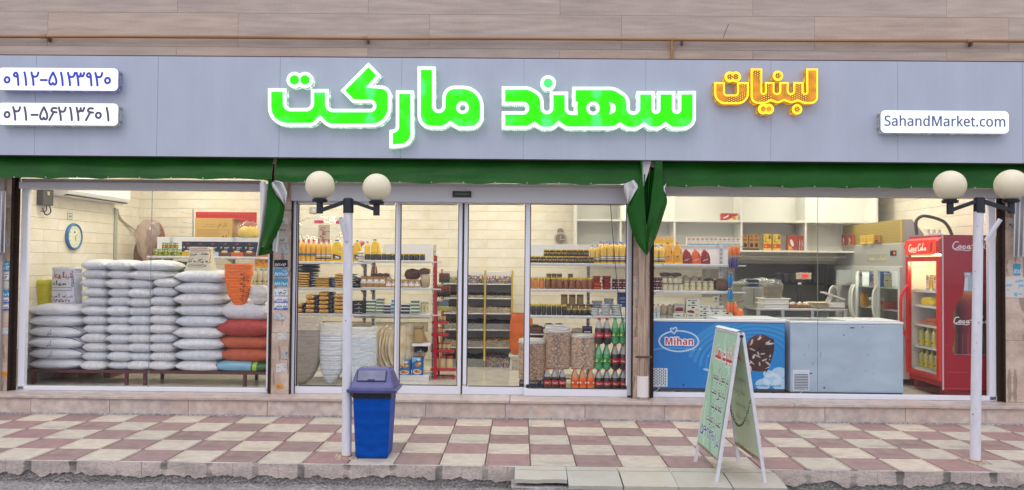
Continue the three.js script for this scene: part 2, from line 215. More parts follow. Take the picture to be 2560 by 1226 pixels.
    const d2 = i === 0 ? 0.2 : 0.315, s2 = mesh('slab', mk(d2, 0, 0, i === 0 ? 1 : 0.4), m, ramp); s2.position.set(xa + W * (i + 0.5) + rr(-0.003, 0.003) + i * 0.004, -0.018 - d2 / 2 * Math.sin(a), 2.132 + d2 / 2 * Math.cos(a)); s2.rotation.x = a; s2.rotation.y = i === 0 ? -0.01 : 0;
  }
}

// ---------- building shell ----------
const Y0 = PY(1280, 457, ZG), SIGN_Z = 0.12, WALL_Z = -0.06;
{
  const wallTop = 6.2, wy = (PY(1280, 150, SIGN_Z) + PY(1280, 400, SIGN_Z)) / 2;
  const fj = M([0.4, 0.35, 0.32], 0.8), front = struct('facade_wall', [bx(26, wallTop - 2.9, 0.3, 0, (wallTop + 2.9) / 2, WALL_Z - 0.17), bx(7, 2.75, 0.3, -9.55, 1.5, WALL_Z - 0.27), bx(7, 2.75, 0.3, 9.4, 1.5, WALL_Z - 0.27)], fj);
  const rowY = [PY(1280, 152, WALL_Z) - 0.2, PY(1280, 122, WALL_Z), PY(1280, 37, WALL_Z), PY(1280, -48, WALL_Z), PY(1280, -133, WALL_Z), PY(1280, -220, WALL_Z)];
  const step = PX(1881, WALL_Z) - PX(1395, WALL_Z);
  for (let r = 0; r < 5; r++) for (let k = -5; k < 4; k++) {
    const x0 = PX(1881, WALL_Z) + (k + (r % 2 ? 0.32 : 0)) * step, h = rowY[r + 1] - rowY[r] - 0.002;
    if (x0 > 9) continue;
    const o = mesh('stone_panel', uvm(rb(step - 0.002, h, 0.03, 0.001), 0.42, rnd() * 5, rnd() * 5), mt.trav[Math.floor(rnd() * 3)], front); o.position.set(x0 + step / 2, (rowY[r + 1] + rowY[r]) / 2, WALL_Z - 0.015 + rr(-0.001, 0.001));
  }
  // shop room
  const W = XR - XL, xm = (XR + XL) / 2, D = ZG - ZB;
  struct('shop_floor', bx(W + 0.2, 0.1, D + 0.1, xm, FL - 0.052, (ZG + ZB) / 2 - 0.1), mt.floor);
  struct('ceiling', bx(W + 0.3, 0.12, D + 0.5, xm, CEIL + 0.06, (ZG + ZB) / 2), mt.plaster);
  const tiles = (wall, along, lo, hi, y0, y1, place, skip) => {   // courses of marble tiles, each its own piece
    const TH = 0.148, TW = 0.62, geo = [0, 1, 2, 3, 4, 5].map(() => uvm(rb(TW - 0.0012, TH - 0.0035, 0.012, 0.001), 0.9, rnd() * 4, rnd() * 4)); let r = 0;
    for (let y = FL; y + TH < y1 + 0.1; y += TH, r++) { if (y + TH < y0) continue; for (let s = lo - (r % 2) * TW / 2; s < hi; s += TW) { const a = Math.max(s, lo), b = Math.min(s + TW, hi); if (b - a < 0.04 || skip?.(a, b, y, TH)) continue; const o = mesh('wall_tile', geo[Math.floor(rnd() * 6)], mt.marble[Math.floor(rnd() * 4)], wall); o.scale.x = (b - a) / TW; place(o, (a + b) / 2, y + TH / 2); } }
  };
  const ox0 = PX(1838, ZB), ox1 = PX(2135, ZB), oy1 = PY(1980, 660, ZB);   // opening to the back room
  const back = struct('back_wall', [bx(ox0 - XL, CEIL - FL, 0.12, (ox0 + XL) / 2, (CEIL + FL) / 2, ZB - 0.066), bx(XR - ox1, CEIL - FL, 0.12, (XR + ox1) / 2, (CEIL + FL) / 2, ZB - 0.066), bx(ox1 - ox0, CEIL - oy1, 0.12, (ox0 + ox1) / 2, (CEIL + oy1) / 2, ZB - 0.066)], mt.grout);
  const hidden = (a, b, y, h) => (a < ox1 && b > ox0 && y < oy1 - 0.05) || (a > PX(1690, ZB) && y > 2.1) || (b < PX(1100, ZB) && y < 0.75) || y > 3.15;
  tiles(back, 'x', XL, XR, FL, CEIL, (o, s, y) => o.position.set(s, y, ZB), hidden);
  const left = struct('wall_with_clock', bx(0.12, CEIL - FL, D + 0.1, XL - 0.066, (CEIL + FL) / 2, (ZG + ZB) / 2), mt.grout);
  tiles(left, 'z', ZB, ZG, 0.75, CEIL, (o, s, y) => { o.position.set(XL, y, s); o.rotation.y = Math.PI / 2; }, (a, b, y) => y > 3.2);
  const right = struct('wall_behind_fridges', bx(0.12, CEIL - FL, D + 0.1, XR + 0.066, (CEIL + FL) / 2, (ZG + ZB) / 2), mt.grout);
  tiles(right, 'z', ZB, ZG, 1.9, CEIL, (o, s, y) => { o.position.set(XR, y, s); o.rotation.y = Math.PI / 2; }, (a, b, y) => y > 3.2);
  // back room behind the opening
  const rw = M([0.74, 0.73, 0.66], 0.7);
  struct('back_room_wall', [bx(0.08, 2.6, 1.9, ox0 - 0.25, FL + 1.3, ZB - 1.08), bx(0.08, 2.6, 1.9, ox1 + 0.25, FL + 1.3, ZB - 1.08), bx(ox1 - ox0 + 0.6, 2.6, 0.08, (ox0 + ox1) / 2, FL + 1.3, ZB - 2.05), bx(ox1 - ox0 + 0.6, 0.08, 1.95, (ox0 + ox1) / 2, FL + 2.62, ZB - 1.1)], rw);
  struct('back_room_floor', bx(ox1 - ox0 + 0.6, 0.08, 2.0, (ox0 + ox1) / 2, FL - 0.045, ZB - 1.1), mt.floor);
  // ceiling lamps of the shop
  for (let i = 0; i < 5; i++) for (let j = 0; j < 3; j++) {
    const x = XL + W * (i + 0.5) / 5, z = -0.68 - j * 1.0, o = thing('ceiling_light', `white rectangular ceiling light, ${ORD[i]} from the clock wall in the ${['front', 'middle', 'rear'][j]} row`, 'lamp', [x, CEIL - 0.03, z], 0, 'ceiling lights of the shop');
    mesh('housing', rb(1.2, 0.05, 0.3, 0.004), mt.white, o); mesh('diffuser', rb(1.14, 0.012, 0.24, 0.003, 0, -0.03, 0), M([0.8, 0.8, 0.75], 0.6, { emissive: [1, 0.95, 0.78], emissiveIntensity: 4 }), o);
    const l = new THREE.RectAreaLight(new THREE.Color().setRGB(1, 0.95, 0.79), CEILING_LAMP, 1.14, 0.24); l.position.set(x, CEIL - 0.075, z); l.lookAt(x, 0, z); scene.add(l);
  }
}

// ---------- columns between the shop windows ----------
{
  const sticker = (draw, w = 128, h = 64) => M([0.85, 0.85, 0.85], 0.55, { map: canvas(w, h, draw) });
  const phone = (bg, fg, t, head) => sticker((x) => { ink(x, bg); x.fillRect(0, 0, 128, 64); ink(x, fg); if (head) persian(x, head, 122, 20, 1.3, 2.2); digits(x, t, 6, 56, 3.2, 4.5, 5.6); });
  const plumb = (bg, fg) => sticker((x) => { ink(x, '#e9ebee'); x.fillRect(0, 0, 128, 64); ink(x, bg); x.fillRect(0, 46, 128, 18); x.strokeRect(2, 2, 124, 60); ink(x, fg); persian(x, 'لوله بازکنی', 120, 36, 2.1, 4, 108); ink(x, '#fff'); digits(x, '۰۹۱۲۳۶۹', 20, 60, 1.5, 2.4); });
  const stk = [phone('#14171c', '#e8ecef', '۸۷۲۰۷۶'), phone('#4d9fc4', '#f0f7fa', '۸۷۱۲۰۱۳', 'تعمیرات'), phone('#3f9bbd', '#eaf5f8', '۸۸۹۱۹۰۹۵'), phone('#dfe5ea', '#15202b', '۱۴۷۳۰۶', 'خدمات'), plumb('#5d7fc2', '#24406f'), plumb('#2f67b8', '#17335e'), phone('#d7d9d6', '#20262b', '۲۱۱۸'), phone('#c4c2b6', '#2c3033', '۲۳۹۰۷'), phone('#c9ccc4', '#31373b', '۶۰۲۲')];
  const orange = sticker((x) => { ink(x, '#e59a1f'); x.fillRect(0, 0, 128, 64); ink(x, '#8a4a10'); for (let i = 0; i < 4; i++) x.fillRect(14, 10 + i * 12, 60 + i * 9, 4); });
  const scrap = [0, 1, 2].map((k) => sticker((x) => { ink(x, ['#cfc7bd', '#d8d4cc', '#b7b3ac'][k]); x.fillRect(0, 0, 128, 64); ink(x, ['#6fb0d0', '#8db9cf', '#59687a'][k]); for (let i = 0; i < 9; i++) x.fillRect(rr(0, 110), rr(0, 60), rr(6, 40), rr(3, 14)); }));
  const paste = (o, zf, list) => { for (const [m, x0, y0, x1, y1] of list) { const r = box2(x0, y0, x1, y1, zf); const g = new RoundedBoxGeometry(r.w, r.h, 0.002, 1, 0.0009).translate(0, 0, 0), p = g.attributes.position, u = g.attributes.uv; for (let i = 0; i < p.count; i++) u.setXY(i, p.getX(i) / r.w + 0.5, p.getY(i) / r.h + 0.5); const s = mesh('sticker', g, m, o); s.position.set(r.x - o.position.x, r.y - o.position.y, 0.0035); s.rotation.z = rr(-0.03, 0.03); } };
  const post = (label, x0, x1, z, list, pipe) => {
    const a = PX(x0, z), b = PX(x1, z), o = thing('stone_column', label, 'column', [(a + b) / 2, 0.213, z]);
    const h = Y0 + 0.35 - 0.213, n = 4;
    for (let i = 0; i < n; i++) { const c = mesh('stone_slab', uvm(rb(b - a, h / n - 0.002, 0.16, 0.004, 0, h / n * (i + 0.5), -0.08), 1, rnd() * 3, rnd() * 3), mt.old, o); c.position.z = rr(-0.002, 0.0); }
    for (const s of [-1, 1]) mesh('shutter_rail', [bx(0.05, h, 0.03, s * ((b - a) / 2 + 0.026), h / 2, -0.06), bx(0.012, h, 0.06, s * ((b - a) / 2 + 0.006), h / 2, -0.02)], M([0.06, 0.045, 0.035], 0.8, { map: T_rust }), o);
    if (pipe) { mesh('drain_pipe', cy(0.062, 0.062, h, 0.01, h / 2, 0.065), M([0.72, 0.66, 0.6], 0.5, { map: T_old }), o); mesh('pipe_clamp', [bx(0.19, 0.022, 0.02, 0.01, PY(1605, 890, z) - 0.213, 0.12)], M([0.07, 0.05, 0.045], 0.6), o); mesh('pipe_collar', cy(0.066, 0.066, 0.24, 0.01, 0.15, 0.065), M([0.72, 0.67, 0.64], 0.45), o); }
    paste(o, z, list); return o;
  };
  const z = -0.22, L = [];
  stk.slice(0, 6).forEach((m, i) => L.push([m, 685, [650, 672, 697, 722, 742, 758][i], 719, [668, 692, 716, 739, 757, 775][i]]));
  stk.slice(6).forEach((m, i) => L.push([m, 698, [545, 567, 590][i], 720, [560, 580, 607][i]]));
  scrap.forEach((m, i) => L.push([m, 686 + i * 8, 784 + i * 48, 712 + i * 4, 800 + i * 50])); L.push([scrap[1], 690, 910, 716, 932], [orange, 690, 962, 706, 972], [scrap[0], 700, 612, 722, 636]);
  post('old stone column pasted with phone number stickers, beside the white sacks window', 681, 727, z, L);
  post('old stone column with a painted drain pipe between the door and the freezer window', 1583, 1626, z, [[scrap[0], 1586, 700, 1596, 716], [scrap[2], 1588, 745, 1598, 770]], true);
  post('old stone column with blue stickers beside the wall clock window', -60, 25, z, [[stk[1], -18, 653, 23, 677], [stk[3], -18, 681, 22, 700], [stk[8], -18, 704, 22, 720], [stk[2], -18, 724, 22, 742], [stk[4], -18, 744, 22, 758], [stk[5], -18, 762, 22, 777], [orange, 4, 930, 19, 942], [scrap[1], 2, 820, 20, 836], [scrap[0], 10, 595, 22, 620]]);
  post('brown stone column with a torn blue notice beside the red drinks fridge', 2513, 2600, z, [[scrap[1], 2512, 692, 2560, 745], [stk[2], 2534, 660, 2552, 688], [stk[7], 2522, 545, 2540, 575]]);
}

// ---------- aluminium windows and the sliding door ----------
{
  const F = (x0, y0, x1, y1, z, d, r = 0.004) => { const q = box2(x0, y0, x1, y1, z + d / 2); return rb(q.w, q.h, d, r, q.x, q.y, z); };
  const vline = (x0, x1, y0, y1, z, d) => { const q = box2(x0, y0, x1, y1, z + d / 2); return rb(q.w, q.h, d, 0.004, q.x, q.y, z); };
  const paneBox = (x0, y0, x1, y1, z) => { const q = box2(x0, y0, x1, y1, z); return bx(q.w, q.h, 0.006, q.x, q.y, z); };
  const bottom = 0.214, sub = (o, name, g, m) => mesh(name, g, m, o);
  const rail = (x0, x1, ytop, z, d) => { const a = PX(x0, z), b = PX(x1, z), h = ytop - bottom; return rb(b - a, h, d, 0.005, (a + b) / 2, bottom + h / 2, z); };
  // window before the sacks
  let o = thing('display_window', 'wide fixed shop window in front of the stacked white sacks', 'window');
  const za = ZG, ytop = (x, y) => PY(x, y, ZG + 0.03);
  sub(o, 'frame', [rail(50, 680, ytop(360, 969), za, 0.06), F(48, 470, 64, 975, za, 0.06), F(668, 470, 682, 978, za, 0.06)], mt.frame);
  sub(o, 'shutter_box', [F(46, 457, 682, 474, za + 0.06, 0.2)], M([0.5, 0.49, 0.53], 0.45)); sub(o, 'shutter_box_lip', [F(52, 449, 650, 457, za + 0.12, 0.03)], M([0.4, 0.38, 0.37], 0.5));
  sub(o, 'pane', paneBox(63, 471, 375, 973, za), mt.glass); sub(o, 'pane', paneBox(376.5, 471, 670, 975, za - 0.001), mt.glass); sub(o, 'pane_joint', paneBox(374.8, 471, 375.9, 972, za + 0.004), M([0.2, 0.25, 0.22], 0.3));
  // sliding door
  o = thing('sliding_door', 'white aluminium automatic sliding door with four glass leaves in the middle of the shop front', 'door');
  sub(o, 'header', [F(727, 465, 1581, 506, za + 0.06, 0.16, 0.008)], M([0.56, 0.56, 0.58], 0.4)); sub(o, 'header_cap', [F(727, 459, 1581, 465, za + 0.075, 0.19, 0.004)], mt.frameGrey);
  sub(o, 'sensor', [F(1131, 478, 1178, 493, za + 0.15, 0.03, 0.004)], mt.dark); sub(o, 'sensor_lens', [F(1137, 482, 1172, 489, za + 0.167, 0.01, 0.003)], M([0.03, 0.06, 0.04], 0.15));
  sub(o, 'jamb', [vline(727, 737, 500, 986, za + 0.02, 0.1)], mt.frame); sub(o, 'jamb', [vline(1570, 1582, 500, 990, za + 0.02, 0.1)], mt.frameGrey);
  const leaf = (x0, x1, l0, r1, yb, zz, darkEdge) => { // x0..x1 outside edges, l0/r1 inner glass edges
    const lf = new THREE.Group(); lf.name = 'door_leaf'; o.add(lf); const gy = ytop((x0 + x1) / 2, yb);
    const fr = mesh('frame', [rail(x0, x1, gy, zz, 0.045), vline(x0, l0, 504, 962, zz, 0.0449), vline(r1, x1, 504, 966, zz, 0.0451), F(l0, 504, r1, 510, zz, 0.0452)], mt.frame, lf);
    const q = box2(l0 - 2, 508, r1 + 2, yb + 2, zz); mesh('pane', bx(q.w, q.h, 0.006, q.x, q.y, zz - 0.004), mt.glass, lf);
    mesh('gasket', [vline(l0, l0 + 2, 511, yb, zz + 0.012, 0.024), vline(r1 - 1.6, r1, 511, yb, zz + 0.0122, 0.024), F(l0 + 2.2, yb - 2, r1 - 1.8, yb, zz + 0.0125, 0.024), F(l0 + 2.2, 511, r1 - 1.8, 512.6, zz + 0.0125, 0.024)], mt.gasket, lf); return lf;
  };
  leaf(737, 992, 742, 987, 967, za + 0.03); leaf(992, 1154, 999, 1145, 965, za - 0.03); leaf(1159, 1318, 1168, 1312, 968, za - 0.03); leaf(1313, 1570, 1324, 1566, 973, za + 0.03);
  sub(o, 'meeting_seal', [vline(1154.3, 1158.7, 506, 985, za - 0.035, 0.03)], mt.gasket);
  // window before the freezers
  o = thing('display_window', 'wide fixed shop window in front of the chest freezers and the drinks fridge', 'window');
  sub(o, 'frame', [rail(1628, 2492, ytop(2000, 986), za, 0.06), F(1627, 488, 1632, 990, za, 0.06), F(2474, 488, 2491, 1002, za, 0.06)], mt.frame);
  sub(o, 'shutter_box', [F(1640, 468, 2512, 491, za + 0.06, 0.2)], M([0.45, 0.44, 0.44], 0.5));
  sub(o, 'pane', paneBox(1631, 489, 2044, 993, za), mt.glass); sub(o, 'pane', paneBox(2045.5, 489, 2475, 997, za - 0.001), mt.glass); sub(o, 'pane_joint', paneBox(2044.2, 489, 2045.3, 990, za + 0.004), M([0.2, 0.25, 0.22], 0.3));
}

// ---------- sign board with illuminated words and light boxes ----------
function roundPath(list, k, ox, oy, seg = 7) {   // corners "x,y,r" of a traced outline -> points in photograph pixels
  const v = list.split(' ').map((s) => s.split(',').map(Number)), out = [];
  v.forEach(([x, y, r = 0], i) => {
    const a = v[(i + v.length - 1) % v.length], b = v[(i + 1) % v.length];
    if (!r) { out.push([x, y]); return; }
    const u = [a[0] - x, a[1] - y], w = [b[0] - x, b[1] - y], lu = Math.hypot(...u), lw = Math.hypot(...w), cos = (u[0] * w[0] + u[1] * w[1]) / lu / lw, half = Math.acos(clamp(cos, -1, 1)) / 2, t = Math.min(r / Math.tan(half), lu * 0.5, lw * 0.5);
    const p = [x + u[0] / lu * t, y + u[1] / lu * t], q = [x + w[0] / lw * t, y + w[1] / lw * t], rr2 = t * Math.tan(half), bis = [u[0] / lu + w[0] / lw, u[1] / lu + w[1] / lw], lb = Math.hypot(...bis) || 1, cx = x + bis[0] / lb * rr2 / Math.sin(half), cy2 = y + bis[1] / lb * rr2 / Math.sin(half);
    let a0 = Math.atan2(p[1] - cy2, p[0] - cx), a1 = Math.atan2(q[1] - cy2, q[0] - cx); if (a1 - a0 > Math.PI) a1 -= 2 * Math.PI; if (a1 - a0 < -Math.PI) a1 += 2 * Math.PI;
    for (let s = 0; s <= seg; s++) out.push([cx + rr2 * Math.cos(a0 + (a1 - a0) * s / seg), cy2 + rr2 * Math.sin(a0 + (a1 - a0) * s / seg)]);
  });
  return out.map(([x, y]) => [x / k + ox, y / k + oy]);
}
const circlePx = (x, y, r, n = 28) => Array.from({ length: n }, (_, i) => [x + r * Math.cos(i / n * 6.2832), y + r * Math.sin(i / n * 6.2832)]);
const area = (p) => p.reduce((s, [x, y], i) => { const [a, b] = p[(i + 1) % p.length]; return s + x * b - a * y; }, 0) / 2;
function inset(p, d) {
  const q = p.filter((a, i) => { const b = p[(i + 1) % p.length]; return Math.hypot(a[0] - b[0], a[1] - b[1]) > 0.15; }), s = area(q) > 0 ? 1 : -1;
  return q.map((b, i) => {
    const a = q[(i + q.length - 1) % q.length], c = q[(i + 1) % q.length], n = (m, o) => { const l = Math.hypot(o[0] - m[0], o[1] - m[1]); return [-(o[1] - m[1]) / l * s, (o[0] - m[0]) / l * s]; };
    const n1 = n(a, b), n2 = n(b, c), k = 1 + n1[0] * n2[0] + n1[1] * n2[1]; const t = Math.min(1 / Math.max(k, 0.35), 2.4) * d; return [b[0] + (n1[0] + n2[0]) * t, b[1] + (n1[1] + n2[1]) * t];
  });
}
const shapePx = (p, z, holes = [], at = V(0, 0, 0)) => { const f = (l) => l.map(([x, y]) => { const w = P(x, y, z); return new THREE.Vector2(w.x - at.x, w.y - at.y); }); const s = new THREE.Shape(f(p)); for (const h of holes) s.holes.push(new THREE.Path(f(h))); return s; };
const ext = (s, d) => new THREE.ExtrudeGeometry(s, { depth: d, bevelEnabled: false, curveSegments: 4 });
const SZ = SIGN_Z, DEP = 0.1;
const T_glit = tex(256, 256, (u, v) => { const g = Math.abs(Math.sin(u * 150)) * Math.abs(Math.sin(v * 150)), n = fbm(u * 20, v * 20, 3, 2); return clamp(0.45 + g * 0.35 + n * 0.5); });
const crystal = M([0.62, 0.64, 0.64], 0.25, { map: T_glit, metalness: 0.25, emissive: [0.66, 1, 0.76], emissiveIntensity: 2, emissiveMap: T_glit });
const boxSide = M([0.62, 0.64, 0.66], 0.25, { map: T_glit, metalness: 0.25, emissive: [0.85, 0.93, 0.95], emissiveIntensity: 0.5, emissiveMap: T_glit });
{
  const y1 = PY(1280, 147, SZ), y0 = PY(1280, 398, SZ), o = thing('sign_board', 'long pale grey blue metal sign board across the whole shop front', 'sign board', [0, (y0 + y1) / 2, SZ]);
  const xs = [-240, 78, 385, 692, 998, 1306, 1612, 1927, 2246, 2560, 2870].map((x) => PX(x, SZ)); xs.unshift(xs[0] - 2); xs.push(xs.at(-1) + 2);
  for (let i = 0; i < xs.length - 1; i++) { const w = xs[i + 1] - xs[i] - 0.003; const m = mesh('panel', [rb(w, y1 - y0, 0.012, 0.002)], mt.panel, o); m.position.set((xs[i] + xs[i + 1]) / 2, 0, -0.006 + rr(-0.0008, 0.0008)); }
  mesh('carcass', [bx(xs.at(-1) - xs[0], 0.02, 0.17, 0, (y0 - y1) / 2 + 0.012, -0.1), bx(xs.at(-1) - xs[0], 0.02, 0.17, 0, (y1 - y0) / 2 - 0.012, -0.1), bx(xs.at(-1) - xs[0], y1 - y0 - 0.06, 0.01, 0, 0, -0.03)], M([0.16, 0.13, 0.13], 0.7), o);
  mesh('top_seal', bx(xs.at(-1) - xs[0], 0.016, 0.1, 0, (y1 - y0) / 2 + 0.009, -0.07), M([0.1, 0.06, 0.06], 0.7), o);
  const seam = M([0.62, 0.66, 0.72], 0.5); for (const x of xs.slice(1, -1)) mesh('panel_seam', bx(0.004, y1 - y0, 0.002, x, 0, -0.0075), seam, o);
}
const K = 2452 / 640, wordFace = M([0.6, 0.66, 0.64], 0.35, { emissive: [0.78, 0.98, 0.93], emissiveIntensity: 0.85 });
const T_green = tex(256, 128, (u, v) => { const n = fbm(u * 5, v * 4, 2, 3), k = clamp(n * 4); return [0.14 + k * 0.2, 0.97, 0.0 + k * 0.55]; });
const wordGreen = M([0.04, 0.4, 0.01], 0.5, { specularIntensity: 0.25, emissive: [1, 1, 1], emissiveIntensity: 0.85, emissiveMap: T_green });
function glowWord(name, label, at, letters, opt) {
  const c = P(...at, SZ), o = thing(name, label, 'illuminated sign', c);
  for (const L of letters) {
    const lt = mesh('channel_letter', ext(shapePx(L.out, SZ + DEP, L.holes, c), DEP - 0.004), opt.side, o); lt.position.z = 0;
    const f = ext(shapePx(L.out, SZ + DEP, L.holes, c), 0.004); const fm = mesh('face', f, opt.face, lt); fm.position.z = DEP - 0.004;
    for (const q of L.inner ?? [{ p: inset(L.out, opt.in), holes: (L.holes ?? []).map((h) => inset(h, -opt.in * 0.95)) }]) {
      const g = ext(shapePx(q.p, SZ + DEP, q.holes, c), 0.003), pp = g.attributes.position, u = g.attributes.uv; for (let i = 0; i < pp.count; i++) u.setXY(i, pp.getX(i) * opt.uv, pp.getY(i) * opt.uv);
      mesh('inlay', g, opt.inlay, lt).position.z = DEP + 0.0002;
    }
    for (const w of L.white ?? []) mesh('white_detail', ext(shapePx(w, SZ + DEP, [], c), 0.003), opt.face, lt).position.z = DEP + 0.0036;
  }
  return o;
}
const A = (s) => roundPath(s, K, 640, 100), B = (s) => roundPath(s, K, 1200, 100), cA = (x, y, r) => circlePx(x / K + 640, y / K + 100, r / K), cB = (x, y, r) => circlePx(x / K + 1200, y / K + 100, r / K);
const twin = (x0, x1, y, r, f, n = 40) => { const out = []; for (let i = 0; i < n; i++) { const a = i / n * 2 * Math.PI; out.push([x1 + r * Math.cos(a), y + r * Math.sin(a)]); } const m = (x0 + x1) / 2, w = out.filter((p) => p[0] >= m).sort((a, b) => Math.atan2(a[1] - y, a[0] - x1) - Math.atan2(b[1] - y, b[0] - x1)); return [...w, ...w.map(([a, b]) => [2 * m - a, b]).reverse()].map(([a, b]) => f(a, b)); };
const gOpt = { side: crystal, face: wordFace, inlay: wordGreen, in: 8.6, uv: 0.9 };
glowWord('market_word_sign', 'glowing green and white Persian word with two dots, nearest the phone numbers', [930, 270], [
  { out: A('112,463 288,463 288,652,45 523,652,45 523,470 693,470 693,660,45 1120,660,30 1120,603,30 925,603 808,485 1077,215 1197,340 1110,432 1295,440,170 1295,835,190 680,835,120 612,767 550,828,90 112,828,200') },
  { out: twin(367, 468, 383, 77, (x, y) => [x / K + 640, y / K + 100]), inner: [{ p: cA(367, 383, 45) }, { p: cA(468, 383, 45) }] },
  { out: A('1338,483 1510,485 1512,1015,210 1277,1037 1277,862 1338,858,42') },
  { out: A('1546,253 1718,255 1718,668,34 1782,668,34 1786,438,190 2180,438,200 2180,855,200 1935,862,110 1862,814 1795,858,110 1546,850,200'), holes: [cA(1978, 648, 30)] },
], gOpt);
glowWord('name_word_sign', 'glowing green and white Persian word with three upright teeth, beside the yellow neon word', [1490, 270], [
  { out: B('208,445 470,445,120 610,520,150 612,680,32 670,680,32 670,495 845,495 845,684,36 900,686 900,625 882,625 885,448 1290,448,150 1437,540,170 1437,686,34 1502,686,34 1502,490 1675,490 1675,676,12 1697,676,12 1697,490 1872,490 1872,676,12 1897,676,12 1897,490 2070,488 2070,862,190 1830,866,90 1778,825 1725,864,90 1625,864,90 1572,825 1510,866,90 1400,866,90 1345,827 1280,862,120 820,862,120 755,815 700,864,90 580,864,90 523,822 460,857,110 208,855 208,683 438,683,26 438,625,26 208,625'), holes: [cB(1084, 655, 33)], white: [B('903,598 937,598 928,655,60 937,716 903,716'), B('1237,597 1300,620,40 1300,692,40 1237,715 1256,655,50')] },
  { out: cB(653, 413, 75), inner: [{ p: cB(653, 413, 43) }] },
], gOpt);
{
  const k = 2560 / 840, Y = (s) => roundPath(s, k, 1720, 60), cY = (x, y, r) => circlePx(x / k + 1720, y / k + 60, r / k), f = (x, y) => [x / k + 1720, y / k + 60];
  const T_led = tex(256, 256, (u, v) => { const a = Math.hypot(((u * 26) % 1) - 0.5, ((v * 26 + (Math.floor(u * 26) % 2) * 0.5) % 1) - 0.5), n = fbm(u * 4, v * 4, 2, 2); return a < 0.2 ? (n > 0.06 ? [1, 0.86, 0.45] : [0.75, 0.5, 0.12]) : mix([0.70, 0.50, 0.16], [0.46, 0.32, 0.10], clamp(0.5 + n * 2)); });
  glowWord('neon_word_sign', 'yellow neon Persian word with perforated gold faces, beside the green words', [1912, 230], [
    { out: Y('480,340 567,340 567,527,20 588,527,20 588,443 660,443 660,527,17 698,527,17 698,443 768,443 768,527,17 805,527,17 805,443 882,443 882,527,16 905,527,16 903,340 992,340 992,608,110 890,608,60 838,588 790,606,50 735,586 690,606,50 632,588 590,608,60 480,608,120') },
    { out: Y('202,444 282,444 282,538,16 376,538,16 376,444 466,444 466,610,120 202,610,120') },
    { out: twin(320, 365, 403, 40, f), inner: [{ p: cY(320, 403, 22) }, { p: cY(365, 403, 22) }] }, { out: cY(687, 395, 39), inner: [{ p: cY(687, 395, 22) }] },
    { out: twin(575, 617, 648, 40, f), inner: [{ p: cY(575, 648, 20) }, { p: cY(617, 648, 20) }] }, { out: cY(833, 650, 39), inner: [{ p: cY(833, 650, 22) }] },
  ], { side: M([0.7, 0.36, 0.03], 0.35, { map: T_glit, emissive: [1, 0.42, 0.01], emissiveIntensity: 1.5, emissiveMap: T_glit }), face: M([0.7, 0.5, 0.02], 0.3, { emissive: [1, 0.6, 0.0], emissiveIntensity: 1.3 }), inlay: M([0.7, 0.5, 0.1], 0.35, { map: T_led, emissive: [1, 0.85, 0.3], emissiveIntensity: 1.5, emissiveMap: T_led }), in: 4.6, uv: 1.6 });
  const lightbox = (label, x0, y0, x1, y1, sideMat, glow, draw) => {
    const r = box2(x0, y0, x1, y1, SZ + DEP), o = thing('light_box', label, 'light box', [r.x, r.y, SZ]), rad = r.h * 0.2;
    const sh = new THREE.Shape(), w = r.w / 2, h = r.h / 2; sh.moveTo(-w + rad, -h); sh.lineTo(w - rad, -h); sh.absarc(w - rad, -h + rad, rad, -Math.PI / 2, 0); sh.lineTo(w, h - rad); sh.absarc(w - rad, h - rad, rad, 0, Math.PI / 2); sh.lineTo(-w + rad, h); sh.absarc(-w + rad, h - rad, rad, Math.PI / 2, Math.PI); sh.lineTo(-w, -h + rad); sh.absarc(-w + rad, -h + rad, rad, Math.PI, Math.PI * 1.5);
    const grow = new THREE.ExtrudeGeometry(sh, { depth: DEP - 0.006, bevelEnabled: false, curveSegments: 6 }); mesh('box_side', grow, sideMat, o);
    const t = canvas(1024, Math.round(1024 * r.h / r.w), draw), g = new THREE.ExtrudeGeometry(sh, { depth: 0.006, bevelEnabled: false, curveSegments: 6 }), p = g.attributes.position, u = g.attributes.uv;
    for (let i = 0; i < p.count; i++) u.setXY(i, p.getX(i) / r.w + 0.5, p.getY(i) / r.h + 0.5);
    mesh('lit_face', g, M([0.75, 0.77, 0.78], 0.3, { map: t, emissive: glow, emissiveIntensity: 0.62, emissiveMap: t }), o).position.z = DEP - 0.006; return o;
  };
  const num = (text, c, k, x0) => (x, w, h) => { ink(x, '#fff'); x.fillRect(0, 0, w, h); ink(x, c); digits(x, text, x0, h * 0.77, k, k * 1.35, 78 / k); };
  const blueSide = M([0.5, 0.5, 0.75], 0.3, { map: T_glit, emissive: [0.45, 0.45, 1], emissiveIntensity: 0.5, emissiveMap: T_glit });
  lightbox('white light box with a blue phone number, the upper of the two', -6, 170, 294, 226, blueSide, [0.86, 0.92, 1], num('۰۹۱۲-۵۱۲۳۹۲۰', '#2f35a6', 14.2, 42));
  lightbox('white light box with a grey phone number, the lower of the two', -6, 258, 294, 313, boxSide, [0.93, 1, 0.98], num('۰۲۱-۵۶۲۱۳۶۰۱', '#45435a', 14.2, 42));
  lightbox('white light box with a web address beside the yellow neon word', 2203, 277, 2523, 333, boxSide, [0.88, 0.98, 1], (x, w, h) => { ink(x, '#fff'); x.fillRect(0, 0, w, h); ink(x, '#4f5876'); x.font = '112px sans-serif'; const m = x.measureText('SahandMarket.com').width; x.save(); x.translate(24, h * 0.69); x.scale((w - 44) / m, 1); x.fillText('SahandMarket.com', 0, 0); x.lineWidth = 3.5; x.strokeText('SahandMarket.com', 0, 0); x.restore(); });
